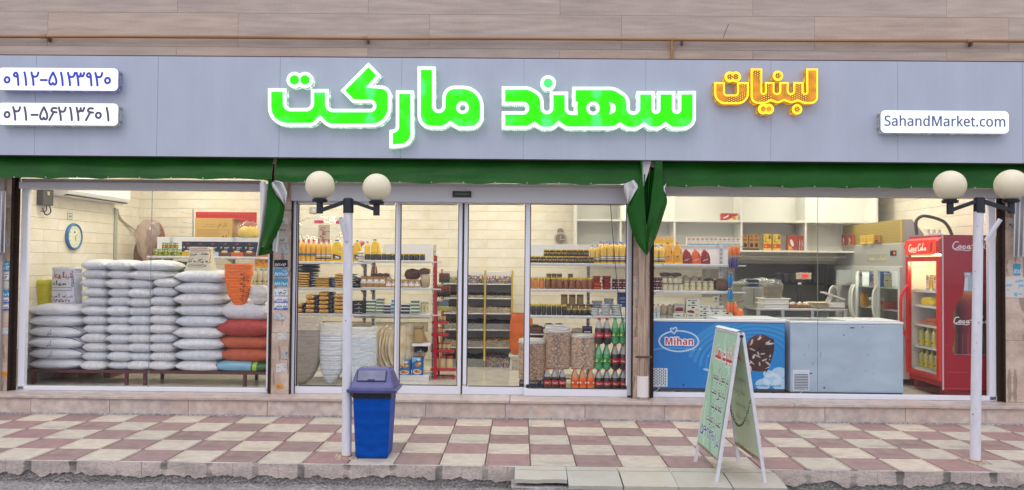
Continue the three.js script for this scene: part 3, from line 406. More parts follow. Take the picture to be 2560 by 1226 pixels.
  for (const [x, y, w, h, c, i] of [[1200, 260, 4.4, 0.6, [0.5, 1, 0.5], 0.5], [1912, 230, 1.1, 0.4, [1, 0.6, 0.05], 0.8], [145, 198, 1.3, 0.25, [0.8, 0.85, 1], 0.9], [145, 286, 1.3, 0.25, [0.95, 1, 1], 0.8], [2363, 305, 1.4, 0.25, [0.9, 1, 1], 0.8]]) { const p = P(x, y, SZ + DEP + 0.02), l = new THREE.RectAreaLight(new THREE.Color().setRGB(...c), i, w, h); l.position.copy(p); l.lookAt(p.x, p.y, p.z + 1); scene.add(l); }
}

// ---------- gas pipe along the wall ----------
{
  const z = 0.0, q = (x, y) => P(x, y, z), o = thing('gas_pipe', 'thin rusty yellow gas pipe running along the stone wall above the sign board', 'pipe', q(1280, 96));
  const at = (x) => 90.5 + x * 0.0051, l = (x, dy = 0) => q(x, at(x) + dy).sub(o.position);
  mesh('pipe_run', [tube([-500, -200, 0, 300, 700, 912, 1300, 1684, 2000, 2420, 2800, 3100].map((x, i) => l(x, (i % 3 - 1) * 0.7)), 0.019, 90, 10)], mt.rust, o);
  for (const x of [912, 1684, 2424, 108]) mesh('coupling', new THREE.CylinderGeometry(0.025, 0.025, 0.06, 12).rotateZ(Math.PI / 2).translate(...l(x).toArray()), mt.rust, o);
  mesh('drop_pipe', [bar(l(1680, 4), l(1680, 54), 0.02), bar(l(1680, 50), l(1680, 58), 0.016)], mt.rust, o);
  for (const x of [112, 912, 1700, 2424]) mesh('wall_bracket', bx(0.02, 0.06, 0.07, l(x).x + 0.03, l(x).y - 0.02, -0.03), M([0.15, 0.09, 0.06], 0.8), o);
  const w = thing('wire_end', 'thin dark wire sticking up from the gas pipe above the yellow neon word', 'wire', q(1808, 96)); mesh('wire', tube([V(0, 0, 0.02), V(0.01, 0.05, 0.04), V(0.03, 0.1, 0.05), V(0.05, 0.15, 0.05)], 0.003, 16, 5), mt.dark, w);
}

// ---------- green awnings, rolled up under the sign ----------
function sheet(nu, nv, f) {
  const g = new THREE.PlaneGeometry(1, 1, nu, nv), p = g.attributes.position, u = g.attributes.uv;
  for (let i = 0; i < p.count; i++) { const a = u.getX(i), b = 1 - u.getY(i), w = f(a, b); p.setXYZ(i, w.x, w.y, w.z); u.setXY(i, w.x * 0.6, w.y * 0.6); }
  g.computeVertexNormals(); return g;
}
const along = (s) => { const v = s.split(' ').map((t) => t.split(',').map(Number)); return (t) => { const n = v.length - 1, i = Math.min(n - 1, Math.floor(t * n)), f = t * n - i; return [v[i][0] + (v[i + 1][0] - v[i][0]) * f, v[i][1] + (v[i + 1][1] - v[i][1]) * f]; }; };
function flap(l, r, z, k, ox, oy, bulge, nu = 14, nv = 26) { const a = along(l), b = along(r); return sheet(nu, nv, (u, v) => { const p = a(v), q = b(v), zz = z + bulge(u, v); return P((p[0] + (q[0] - p[0]) * u) / k + ox, (p[1] + (q[1] - p[1]) * u) / k + oy, zz); }); }
{
  const hemTop = PY(1280, 398, SZ) + 0.06;
  const valance = (label, x0, x1, ya, yb, s, ends) => {
    const z = 0.03, a = PX(x0, z), b = PX(x1, z), o = thing('awning', label, 'awning', [0, 0, 0]);
    const body = (off) => sheet(Math.round((b - a) * 24), 20, (u, v) => {
      const x = a + (b - a) * u, px = x0 + (x1 - x0) * u, hem = P(px, ya + (yb - ya) * u, z).y, e = Math.min(u, 1 - u) * (b - a);
      const scal = Math.pow(Math.abs(Math.sin(x * 5.2 + s)), 6) * 0.012, fold = fbm(x * 1.1 + s, v * 2.2, s, 3), y = hemTop + (hem + 0.004 - scal * (v > 0.9 ? 1 : 0) - hemTop) * v;
      return V(x, y - Math.max(0, 0.1 - e) * v * 0.3, -0.05 + 0.12 * Math.pow(v, 0.75) + fold * 0.03 * v + 0.004 * Math.sin(v * 7 + x * 1.1) - off);
    });
    mesh('valance', body(0), mt.vinyl, o); mesh('lining', body(0.006), mt.vinylBack, o);
    mesh('roller', new THREE.CylinderGeometry(0.05, 0.05, b - a, 16).rotateZ(Math.PI / 2).translate((a + b) / 2, hemTop - 0.02, -0.12), mt.dark, o);
    for (let x = a + 0.35; x < b - 0.2; x += 0.36) mesh('eyelet', new THREE.TorusGeometry(0.006, 0.003, 5, 8).translate(x, P(x0 + (x1 - x0) * (x - a) / (b - a), ya + (yb - ya) * (x - a) / (b - a), z).y + 0.009, 0.072 + fbm(x * 1.1 + s, 2.2, s, 3) * 0.03), mt.steel, o);
    ends(o); return o;
  };
  const pleats = (o, x0, x1, y0, y1) => mesh('gathered_lining', flap(`${x0},${y0} ${x0 - 2},${y1}`, `${x1},${y0} ${x1 - 3},${y1}`, -0.1, 1, 0, 0, (u, v) => 0.035 * Math.sin(u * 20 + v * 1.5) * (0.5 + v), 40, 10), mt.vinylBack, o);
  valance('green vinyl awning rolled up above the stacked white sacks', -120, 676, 445, 449, 1.3, (o) => {
    mesh('hanging_corner', flap('388,330 395,470 398,560 388,800 372,1000 348,1140', '455,330 472,420 466,560 432,850 400,1000 372,1140', 0.02, 4.38, 560, 380, (u, v) => 0.03 * Math.sin(u * 3.1 + v)), mt.vinylBack, o);
    mesh('hanging_corner', flap('470,420 462,600 432,850 400,1000 372,1140', '500,420 500,600 520,850 528,1000 525,1112', -0.01, 4.38, 560, 380, (u) => 0.02 * u), mt.vinyl, o);
    pleats(o, -20, 14, 478, 632);
  });
  const at690 = 0.07;
  valance('green vinyl awning rolled up above the sliding door', 684, 1606, 456, 463, 4.1, (o) => {
    mesh('hanging_corner', flap('482,300 472,500 452,680 430,850 405,1042', '520,300 545,440 668,590 640,760 598,860 525,1012 480,1058', at690, 4.38, 560, 380, (u, v) => 0.06 * Math.sin(u * 3.14) * (0.3 + v) + 0.012 * Math.sin(u * 9 + v * 3)), mt.vinyl, o);
    mesh('curled_lining', flap('518,340 530,390 600,490 668,590', '560,312 640,330 692,450 668,594', at690 + 0.03, 4.38, 560, 380, (u, v) => 0.04 * Math.sin(u * 9)), mt.vinylBack, o);
    mesh('tail_strip', flap('560,900 530,1000 528,1080', '605,840 598,960 588,1105', at690 - 0.02, 4.38, 560, 380, (u) => 0.015 * Math.sin(u * 12)), mt.vinylBack, o);
    const k = 4.378, L = (l, r, z, b, m, n = 'hanging_corner') => mesh(n, flap(l, r, z, k, 1560, 380, b), m, o);
    L('178,100 185,250 120,440 40,580 30,650 80,850 140,1000 238,1130', '205,100 205,250 212,400 225,600 245,800 258,1000 262,1130', 0.1, (u, v) => 0.07 * Math.sin(u * 2.6) * (0.25 + v) + 0.01 * Math.sin(v * 8), mt.vinyl);
    L('0,352 20,440 42,572', '108,306 172,384 48,572', 0.12, (u, v) => 0.03 * Math.sin(u * 10), mt.vinylBack, 'curled_lining'); L('0,345 0,380 6,450 48,560', '30,340 44,400 50,470 52,566', 0.06, (u) => 0.02 * Math.sin(u * 9), mt.vinylBack, 'curled_lining');
    L('186,100 186,240 200,392', '300,100 262,240 206,404', 0.04, (u) => 0.02 * u, mt.vinylBack, 'tail_strip');
    const mark = M([0.9, 0.9, 0.9], 0.4, { map: canvas(256, 128, (x) => { ink(x, '#3f9b46'); x.fillRect(0, 0, 256, 128); ink(x, '#0c2e12'); persian(x, 'خیمه برتر', 246, 56, 4.4, 9, 230); digits(x, '۲۳۵۰۱۲۸', 26, 118, 5.4, 8); }) });
    void mark;
  });
  valance('green vinyl awning rolled up above the chest freezers', 1636, 2660, 467, 474, 7.7, (o) => {
    const k = 4.378, L = (l, r, z, b, m, n = 'hanging_corner') => mesh(n, flap(l, r, z, k, 1560, 380, b), m, o);
    L('335,100 330,240 310,400 290,600 250,800 258,1000 262,1112', '420,100 430,240 442,380 475,520 472,570 425,720 345,960 266,1112', 0.1, (u, v) => 0.06 * Math.sin(u * 3) * (0.3 + v) + 0.01 * Math.sin(u * 8 + v * 4), mt.vinyl);
    L('215,250 214,400 226,600 245,800', '335,200 312,400 292,600 252,800', 0.03, (u, v) => 0.035 * Math.sin(u * 14), mt.vinyl, 'inner_fold'); L('436,380 436,420 462,470', '466,342 448,400 464,474', 0.13, (u) => 0.01 * u, mt.vinylBack, 'curled_lining');
    pleats(o, 2537, 2575, 470, 642);
  });
}

// ---------- globe lamps ----------
function lampPost(label, base, topPx, arms, stub) {
  const g = G(...base), z = g.z, o = thing('street_lamp', label, 'street lamp', g), q = (x, y) => P(x, y, z).sub(g), top = q(...topPx);
  mesh('pole', [bar(V(0, 0, 0), top, 0.044, 0.041, 24)], mt.pole, o);
  mesh('base_plate', uvm(rb(0.2, 0.012, 0.2, 0.002, 0, 0.006, 0).rotateY(0.1)), M([0.9, 0.88, 0.85], 0.7, { map: T_old }), o); mesh('weld_rust', new THREE.TorusGeometry(0.044, 0.008, 6, 20).rotateX(Math.PI / 2).translate(0, 0.016, 0), mt.rust, o);
  const s = q(arms.sx, arms.sy[0]), e = q(arms.sx, arms.sy[1]); mesh('sleeve', [bar(e, s, 0.047, 0.047, 20), bar(s, s.clone().add(V(0, 0.01, 0)), 0.04, 0.034, 20)], mt.black, o);
  for (const a of arms.list) {
    const p0 = q(...a.from), p1 = q(...a.to), c = q(...a.cup), gl = q(a.globe[0], a.globe[1]);
    const am = mesh('arm', beam(p0, p1, 0.032, 0.045), mt.black, o); void am;
    mesh('cup', [cy(0.03, 0.03, 0.11, c.x, c.y, c.z), cy(0.072, 0.066, 0.024, c.x, c.y + 0.06, c.z, 24), cy(0.055, 0.055, 0.02, c.x, c.y + 0.08, c.z, 24)], mt.black, o);
    mesh('globe', new THREE.SphereGeometry(a.globe[2], 40, 28).translate(c.x, c.y + 0.075 + a.globe[2] * 0.96, c.z), mt.globe, o);
  }
  const a = q(...stub[0]), b = q(...stub[1]); a.z += 0.04; b.z += 0.1;
  const hl = new THREE.Group(); mesh('flag_tube', [bar(a, b, 0.02, 0.02, 16)], mt.pole, o); mesh('tube_mouth', bar(b, b.clone().add(b.clone().sub(a).normalize().multiplyScalar(0.002)), 0.016, 0.016, 16), mt.dark, o); void hl;
  return o;
}
lampPost('white pole lamp with two cream globes behind the blue waste bin', [866, 1144], [870, 530], { sx: 870.5, sy: [498, 533], list: [{ from: [866, 504], to: [800, 527], cup: [799, 519], globe: [799, 472, 0.131] }, { from: [876, 503], to: [940, 525], cup: [941, 524], globe: [941, 478, 0.128] }] }, [[868, 603], [858, 547]]);
lampPost('white pole lamp with two cream globes in front of the red drinks fridge', [2439, 1156], [2447, 530], { sx: 2449, sy: [496, 533], list: [{ from: [2440, 504], to: [2378, 526], cup: [2376, 521], globe: [2378, 480, 0.137] }, { from: [2456, 503], to: [2528, 526], cup: [2529, 520], globe: [2528, 478, 0.14] }] }, [[2459, 603], [2485, 550]]);

// ---------- swing-lid waste bin ----------
{
  const f = G(927, 1150), D = 0.31, o = thing('waste_bin', 'tall blue plastic waste bin with a violet swing lid beside the lamp pole', 'bin', [f.x, 0, f.z - D / 2]);
  const top = P(927, 985, f.z + 0.03).y, wT = 0.35, wB = 0.29, tap = (w0, d0, w1, d1, h, y, seg = 3, r = 0.02) => { const g = new RoundedBoxGeometry(1, 1, 1, seg, 0.06), p = g.attributes.position; for (let i = 0; i < p.count; i++) { const t = p.getY(i) + 0.5, w = w0 + (w1 - w0) * t, d = d0 + (d1 - d0) * t; p.setXYZ(i, p.getX(i) * w, y + t * h, p.getZ(i) * d); } g.computeVertexNormals(); return uvm(g); };
  const T_scuff = tex(256, 256, (u, v) => { const a = fbm(u * 6, v * 14, 2, 4), b = fbm(u * 60, v * 14, 7, 3), c = b > 0.33 && a > 0.05 ? 0.25 : 0; const k = 0.88 + a * 0.22; return [k + c, k + c, k + c * 0.6]; });
  const blue = M([0.0, 0.085, 0.46], 0.45, { map: T_scuff, specularIntensity: 0.35 }), lidm = M([0.115, 0.115, 0.31], 0.42, { map: T_scuff }), grey = M([0.22, 0.22, 0.33], 0.45, { map: T_scuff });
  mesh('body', tap(wB, D - 0.04, wT - 0.01, D + 0.03, top - 0.01, 0.002), blue, o);
  const bag = new THREE.CylinderGeometry(1, 1, 0.05, 60, 3, true), bp = bag.attributes.position; for (let i = 0; i < bp.count; i++) { const a = Math.atan2(bp.getZ(i), bp.getX(i)), m = Math.max(Math.abs(Math.cos(a)), Math.abs(Math.sin(a))), k = 1 + 0.02 * Math.sin(a * 37 + bp.getY(i) * 90); bp.setXYZ(i, Math.cos(a) / m * (wT / 2 + 0.001) * k, bp.getY(i) + top - 0.02, Math.sin(a) / m * (D / 2 + 0.02) * k); } bag.computeVertexNormals(); mesh('bin_liner', bag, M([0.01, 0.01, 0.012], 0.22, { side: THREE.DoubleSide }), o);
  const ly = top + 0.005, lid = new THREE.Group(); lid.name = 'lid'; o.add(lid); const LH = P(927, 925, f.z).y - ly - 0.045;
  mesh('rim', [tap(wT + 0.085, D + 0.09, wT + 0.1, D + 0.105, 0.028, ly), tap(wT + 0.06, D + 0.065, wT + 0.05, D + 0.055, 0.016, ly + 0.026)], lidm, lid);
  mesh('dome', tap(wT + 0.045, D + 0.05, wT - 0.045, D * 0.5, LH, ly + 0.036), lidm, lid);
  const slope = Math.atan2((D + 0.05 - D * 0.5) / 2, LH), zc = (D + 0.05 + D * 0.5) / 4, fl = mesh('flap', [rb(0.25, LH * 0.62, 0.012, 0.004)], grey, lid); fl.position.set(-0.01, ly + 0.04 + LH * 0.66, zc - 0.012); fl.rotation.x = -slope;
  mesh('flap_grip', rb(0.066, 0.02, 0.014, 0.006), M([0.03, 0.03, 0.09], 0.5), fl).position.set(0, -LH * 0.28, 0.004); const gap = mesh('flap_gap', [bx(0.262, 0.006, 0.012, 0, -LH * 0.325, -0.001), bx(0.005, LH * 0.62, 0.012, -0.129, 0, -0.001), bx(0.005, LH * 0.62, 0.012, 0.129, 0, -0.001)], M([0.03, 0.03, 0.07], 0.6), fl); void gap;
  mesh('dome_top', tap(wT - 0.06, D * 0.46, wT - 0.075, D * 0.42, 0.012, ly + 0.034 + LH), lidm, lid);
}

// ---------- folding A-board ----------
{
  const n0 = G(1791, 1207, -0.035), f0 = G(1736, 1153), n1 = G(1914, 1210, -0.035), f1 = G(1850, 1160), zn = (n0.z + n1.z) / 2, zf = (f0.z + f1.z) / 2, top = (P(1853, 834, zn).y + P(1796, 823, zf).y) / 2, tn = P(1852, 834, zn).x, tf = P(1797, 823, zf).x;
  const c = V((n0.x + f1.x) / 2, 0, (zn + zf) / 2), o = thing('sidewalk_sign', 'green folding sandwich board with red and black Persian lines before the blue freezer', 'sandwich board', c), q = (v) => v.clone().sub(c);
  const legM = M([0.72, 0.71, 0.74], 0.45, { map: T_chip }), A0 = { nt: q(V(tn - 0.012, top, zn)), ft: q(V(tf - 0.012, top, zf)), nb: q(V(n0.x, -0.035, zn)), fb: q(V(f0.x, 0, zf)) }, B0 = { nt: q(V(tn + 0.02, top, zn)), ft: q(V(tf + 0.02, top, zf)), nb: q(V(n1.x, -0.035, zn)), fb: q(V(f1.x, 0, zf)) };
  const lp = (a, b, t) => a.clone().lerp(b, t);
  const text = canvas(512, 1024, (x, w, h) => {
    const g = '#b2d8ba'; ink(x, g); x.fillRect(0, 0, w, h); x.lineWidth = 26; x.strokeStyle = 'rgba(232,246,232,.55)'; x.beginPath(); x.moveTo(300, -10); x.bezierCurveTo(200, 120, 420, 220, 470, 340); x.stroke(); x.beginPath(); x.moveTo(60, 640); x.bezierCurveTo(20, 800, 160, 860, 130, 1034); x.stroke(); x.lineWidth = 60; x.strokeStyle = 'rgba(95,165,120,.35)'; x.beginPath(); x.moveTo(-20, 300); x.bezierCurveTo(200, 420, 120, 700, 320, 1030); x.stroke();
    const line = (t, y, k, lw, c, wd, rx = 478) => { x.save(); ink(x, '#eef6ec'); persian(x, t, rx, y, k, lw * 1.9, wd); ink(x, c); persian(x, t, rx, y, k, lw, wd); x.restore(); };
    line('لبنیات سهند', 226, 16, 25, '#d0434a', 425, 490); line('پنیر لیقوان گوسفندی', 415, 10.5, 12, '#33433a', 395, 484); line('کره دوغ ماست', 540, 11, 13, '#33433a', 330, 462); line('خامه سرشیر', 662, 11, 13, '#33433a', 260, 430); line('خشکبار و حبوبات', 785, 11, 13, '#33433a', 340, 462);
    line('تلفن', 935, 10, 12, '#3d4c90', 100, 496); ink(x, '#eef6ec'); digits(x, '۵۶۲۱۳۶۰۱', 26, 935, 11, 22, 4.4); ink(x, '#3d4c90'); digits(x, '۵۶۲۱۳۶۰۱', 26, 935, 11, 12, 4.4);
  });
  const back = canvas(256, 512, (x, w, h) => { ink(x, '#e9f0d8'); x.fillRect(0, 0, w, h); x.save(); x.translate(w, 0); x.scale(-1, 1); ink(x, 'rgba(200,120,90,.45)'); persian(x, 'لبنیات سهند', 239, 107, 6.5, 9, 170); ink(x, 'rgba(120,130,100,.35)'); persian(x, 'پنیر لیقوان گوسفندی', 231, 205, 4, 5, 172); persian(x, 'کره دوغ ماست', 220, 265, 4.2, 5, 140); persian(x, 'خامه سرشیر', 205, 325, 4, 5, 107); persian(x, 'خشکبار و حبوبات', 220, 385, 4, 5, 145); x.restore(); });
  const cloth = (S, off, m, name, flip) => { const g = sheet(10, 16, (u, v) => { const t = 0.012 + v * 0.83, a = lp(S.ft, S.fb, t), b = lp(S.nt, S.nb, t), p = lp(a, b, 0.03 + u * 0.94); p.x += off + 0.004 * Math.sin(u * 7 + v * 5); return p; }), uv = g.attributes.uv; let i = 0; for (let b = 0; b <= 16; b++) for (let a = 0; a <= 10; a++) { uv.setXY(i, flip ? 1 - a / 10 : a / 10, 1 - b / 16); i++; } return mesh(name, g, m, o); };
  cloth(A0, -0.014, M([0.8, 0.8, 0.8], 0.5, { map: text, side: THREE.DoubleSide }), 'printed_banner', false);
  cloth(A0, -0.008, M([0.75, 0.75, 0.75], 0.6, { map: back, side: THREE.DoubleSide }), 'banner_back', true); cloth(B0, 0.014, M([0.95, 0.95, 0.95], 0.5, { map: text, side: THREE.DoubleSide, transmission: 0.45, thickness: 0 }), 'printed_banner', true); cloth(B0, 0.008, M([0.95, 0.95, 0.95], 0.6, { map: back, side: THREE.DoubleSide, transmission: 0.45, thickness: 0 }), 'banner_back', false);
  for (const [S, s] of [[A0, -1], [B0, 1]]) {
    for (const [t, b] of [[S.nt, S.nb], [S.ft, S.fb]]) { const l = mesh('leg', beam(b, t, 0.026, 0.02), legM, o); void l; }
    mesh('cross_bar', beam(lp(S.ft, S.fb, 0.855), lp(S.nt, S.nb, 0.855), 0.02, 0.024), M([0.62, 0.6, 0.5], 0.6, { map: T_old }), o); mesh('top_bar', beam(S.ft, S.nt, 0.022, 0.024), legM, o);
  }
  mesh('top_cover', uvm(sheet(8, 6, (u, v) => { const p = lp(A0.ft, B0.nt, 0).lerp(lp(A0.nt, B0.nt, 0), u); return V(p.x - 0.022 + v * 0.07, p.y + 0.016 + 0.012 * Math.sin(v * 3.1) + 0.006 * fbm(u * 6, v * 4, 1, 2), p.z); })), M([0.72, 0.75, 0.7], 0.5, { side: THREE.DoubleSide }), o);
  const c0 = lp(A0.nt, A0.nb, 0.49), c1 = lp(B0.nt, B0.nb, 0.42), links = []; c0.x += 0.02; for (let i = 0; i <= 17; i++) { const t = i / 17, p = lp(c0, c1, t), s = 0.2 * 4 * t * (1 - t); p.y -= s; p.z -= 0.02; const d = Math.atan2((c1.y - c0.y) - 0.8 * (1 - 2 * t), c1.x - c0.x); links.push(new THREE.TorusGeometry(0.011, 0.003, 5, 10).scale(1.35, 0.75, 1).rotateX(i % 2 ? 1.3 : 0.2).rotateZ(d).translate(p.x, p.y, p.z)); }
  mesh('chain', links, M([0.12, 0.11, 0.1], 0.4, { metalness: 0.7 }), o); mesh('hinge', bx(0.03, 0.02, 0.02, A0.nt.x + 0.016, A0.nt.y - 0.02, A0.nt.z + 0.004), mt.dark, o);
}

const script = (x, k, c) => { x.save(); x.scale(k, k); ink(x, c); x.lineCap = x.lineJoin = 'round'; x.lineWidth = 9; const q = (d) => { x.beginPath(); const p = d.split(' ').map((s) => s.split(',').map(Number)); x.moveTo(...p[0]); for (let i = 1; i + 2 < p.length; i += 3) x.bezierCurveTo(...p[i], ...p[i + 1], ...p[i + 2]); x.stroke(); };
  q('46,18 20,-4 -6,60 16,70 30,76 44,60 50,48'); q('58,44 44,46 44,70 56,68 68,66 68,44 58,44'); q('93,50 82,38 68,64 84,69 89,70 93,67 96,61'); q('122,48 108,40 102,68 114,68 126,68 126,50 124,46 122,60 124,70 134,64'); q('138,42 142,42 144,42 148,42'); q('196,16 166,-6 148,60 168,70 182,76 196,60 202,48'); q('212,44 198,46 198,70 210,68 222,66 222,44 212,44'); q('238,6 224,30 224,72 236,68 242,66 244,60 246,56'); q('272,48 258,40 252,68 264,68 276,68 276,50 274,46 272,60 274,70 286,62'); x.lineWidth = 7; q('18,72 30,90 60,74 90,82 110,88 120,84 130,78'); x.restore(); };

// ---------- kinds of goods, each built once at unit size (1 wide, 1 high, 1 deep, standing on y = 0) ----------
const S3 = (z) => (camera.position.z - z) / 1929;   // metres per photograph pixel at that depth
const shp = (pts) => new THREE.Shape(pts.map(([x, y]) => new THREE.Vector2(x, y)));
function puff(nu, nv, f) { const g = new THREE.SphereGeometry(1, nu, nv), p = g.attributes.position; for (let i = 0; i < p.count; i++) { const w = f(p.getX(i), p.getY(i), p.getZ(i)); p.setXYZ(i, w[0], w[1], w[2]); } g.computeVertexNormals(); return g; }
const sgn = (v, e) => Math.sign(v) * Math.pow(Math.abs(v), e);
function pillow(sd, lump = 1) {   // a lying filled sack: flat ends pinched to a seam, sagging belly
  const N = 34, Mv = 20, g = new THREE.PlaneGeometry(1, 1, N, Mv), p = g.attributes.position, u = g.attributes.uv;
  for (let i = 0; i < p.count; i++) {
    const t = u.getX(i) * 2 - 1, a = u.getY(i) * 2 * Math.PI, e = Math.abs(t), h = Math.pow(1 - Math.pow(e, 3.2), 0.62) * 0.5 + 0.012 * (1 - e * 0.4), ear = 0.04 * Math.pow(e, 10);
    const c = Math.cos(a), s = Math.sin(a), n = fbm(t * 1.7 + sd, c * 1.1, s * 1.1 + sd, 3) * 0.14 * lump, cr = fbm(t * 7 + sd * 3, c * 2.5, s * 3, 2) * 0.05 * Math.pow(e, 2);
    p.setXYZ(i, t * 0.5 * (1 + 0.04 * n + 0.03 * s * e), 0.5 + sgn(s, 0.85) * (h + n * 0.5 * h + cr) * (s < 0 ? 0.92 : 1) - 0.13 * Math.pow(e, 3) * (s > 0 ? 0.7 : 0) + ear, sgn(c, 0.7) * (0.5 * (0.8 + 0.2 * h * 2) + n * 0.2) * (1 - 0.12 * Math.pow(e, 6)));
    u.setXY(i, t * 1.2, u.getY(i) * 2);
  }
  const q = flat(g); q.computeVertexNormals(); const sm = new THREE.PlaneGeometry(1, 1, N, Mv); sm.setAttribute('position', p.clone()); sm.computeVertexNormals();
  const nn = sm.attributes.normal; for (let i = 0; i <= N; i++) { const a = i, b = Mv * (N + 1) + i, v = V(nn.getX(a) + nn.getX(b), nn.getY(a) + nn.getY(b), nn.getZ(a) + nn.getZ(b)).normalize(); nn.setXYZ(a, v.x, v.y, v.z); nn.setXYZ(b, v.x, v.y, v.z); }
  sm.setAttribute('uv', u.clone()); return sm;
}
function upright(prof, sd, sq = 0.6, lump = 1, seg = 36, rows = 26) {   // a standing sack: width profile by height, squarish section, creases
  prof = prof.map(([t, w, o = 0, d = w]) => [t, w, o, d]); const g = new THREE.CylinderGeometry(1, 1, 1, seg, rows, true), p = g.attributes.position, at = (t) => { for (let i = 1; i < prof.length; i++) if (t <= prof[i][0]) { const a = prof[i - 1], b = prof[i], f = (t - a[0]) / (b[0] - a[0]); return a.map((v, k) => v + (b[k] - v) * f); } return prof.at(-1); };
  for (let i = 0; i < p.count; i++) { const t = p.getY(i) + 0.5, [, w, off = 0, dz = w] = at(t), a = Math.atan2(p.getZ(i), p.getX(i)), n = 1 + fbm(Math.cos(a) * 1.4 + sd, t * 4, Math.sin(a) * 1.4, 3) * 0.13 * lump + fbm(Math.cos(a) * 4 + sd, t * 16, Math.sin(a) * 4, 2) * 0.03 * lump; p.setXYZ(i, sgn(Math.cos(a), sq) * w / 2 * n + off, t + fbm(Math.cos(a) * 2, sd, Math.sin(a) * 2, 2) * 0.03 * (t > 0.95 ? 1 : 0), sgn(Math.sin(a), sq) * dz / 2 * n); }
  g.computeVertexNormals(); const cap = new THREE.CircleGeometry(0.5, 20).rotateX(-Math.PI / 2).scale(prof.at(-1)[1] * 0.9, 1, (prof.at(-1)[3] ?? prof.at(-1)[1]) * 0.9).translate(prof.at(-1)[2] ?? 0, 0.965, 0); return mergeGeometries([flat(g), flat(cap)]);
}
const fabric = (c, o = {}) => M(c, 0.62, { map: T_weave, bumpMap: T_crease, bumpScale: 0.012, ...o });
const gl = (c, r = 0.12) => M(c, r);
const pic = (w, h, f) => M([0.85, 0.85, 0.85], 0.45, { map: canvas(w, h, f) });
const front = (m, w = 1, h = 1, z = 0.5, x = 0, y = 0.5) => { const g = new THREE.BoxGeometry(w, h, 0.012).translate(x, y, z + 0.002); return [g, m]; };
const wrapLabel = (r, y0, y1, m, arc = 1.0) => { const g = new THREE.CylinderGeometry(r, r, y1 - y0, 20, 1, true, -Math.PI * arc, Math.PI * 2 * arc).translate(0, (y0 + y1) / 2, 0); return [g, m]; };
const fill = (x, c, w, h) => { ink(x, c); x.fillRect(0, 0, w, h); };
function parts(g, list) { for (const [n, geo, m] of list) mesh(n, geo, m, g); }
const L_oil = pic(64, 64, (x, w, h) => { fill(x, '#2b3457', w, h); ink(x, '#f2d23a'); x.fillRect(8, 30, 48, 14); ink(x, '#e8e9ef'); x.beginPath(); x.ellipse(32, 16, 20, 9, 0, 0, 7); x.fill(); });
const PETp = [[0.001, 0], [0.4, 0], [0.48, 0.02], [0.5, 0.06], [0.5, 0.42], [0.46, 0.45], [0.5, 0.48], [0.46, 0.53], [0.5, 0.57], [0.49, 0.68], [0.4, 0.78], [0.22, 0.86], [0.17, 0.89], [0.17, 0.93], [0.001, 0.93]];
const bottle = (key, name, cat, body, cap, label, y0 = 0.12, y1 = 0.36) => kind(key, name, cat, (g) => parts(g, [['body', lathe(PETp), body], ['cap', cy(0.19, 0.19, 0.09, 0, 0.945, 0, 14), cap], ['label', ...wrapLabel(0.508, y0, y1, label)]]));
const oilM = M([0.78, 0.42, 0.02], 0.1, { clearcoat: 0.6 }), oilL = M([0.8, 0.52, 0.05], 0.1, { clearcoat: 0.6 });
bottle('oilR', 'oil_bottle', 'bottle', oilM, gl([0.55, 0.03, 0.02], 0.4), pic(32, 32, (x) => { fill(x, '#d99a1c', 32, 32); ink(x, '#4d6a80'); x.beginPath(); x.ellipse(16, 16, 9, 8, 0, 0, 7); x.fill(); }), 0.22, 0.42);
bottle('oilB', 'oil_bottle', 'bottle', oilM, gl([0.1, 0.2, 0.6], 0.4), L_oil); bottle('oilC', 'oil_bottle', 'bottle', oilL, gl([0.2, 0.3, 0.75], 0.4), L_oil, 0.08, 0.34);
bottle('water', 'water_bottle', 'bottle', M([0.75, 0.78, 0.78], 0.1, { transmission: 0.6, thickness: 0 }), gl([0.55, 0.03, 0.05], 0.4), pic(16, 16, (x) => fill(x, '#c9d2d6', 16, 16)));
bottle('sauce', 'sauce_bottle', 'bottle', gl([0.62, 0.55, 0.36], 0.25), gl([0.12, 0.26, 0.1], 0.4), pic(64, 32, (x) => { fill(x, '#d8cca0', 64, 32); ink(x, '#7a3a30'); for (let i = 0; i < 4; i++) x.fillRect(i * 16 + 4, 8, 9, 10); }), 0.1, 0.36);
const jug = (key, name, body, cap, label, hd) => kind(key, name, 'jug', (g) => {
  const s = shp([[-0.5, 0], [0.5, 0], [0.5, 0.36], [0.42, 0.56], [0.3, 0.74], [0.02, 0.88], [-0.26, 0.88], [-0.42, 0.74], [-0.5, 0.5]]), hole = new THREE.Path(); hole.absellipse(0.24, 0.52, 0.1, 0.17, 0, Math.PI * 2, false, 0.5); s.holes.push(hole);
  parts(g, [['body', new THREE.ExtrudeGeometry(s, { depth: 0.36, bevelEnabled: true, bevelSize: 0.05, bevelThickness: 0.1, bevelSegments: 2, curveSegments: 10 }).scale(0.92, 1, 1).translate(0, 0.0, -0.18), body], ['cap', cy(0.16, 0.17, 0.12, -0.12, 0.94, 0, 14), cap], ['label', ...front(label, 0.66, 0.3, 0.285, -0.06, 0.24)]]);
});
const yel = M([0.82, 0.55, 0.02], 0.2), L_jug = pic(64, 64, (x) => { fill(x, '#e0b81e', 64, 64); ink(x, '#2d3a78'); x.beginPath(); x.moveTo(0, 8); x.lineTo(64, 30); x.lineTo(64, 64); x.lineTo(0, 64); x.fill(); ink(x, '#f3f3f3'); x.beginPath(); x.ellipse(34, 40, 18, 8, 0.2, 0, 7); x.fill(); ink(x, '#e8c531'); x.fillRect(8, 52, 46, 5); });
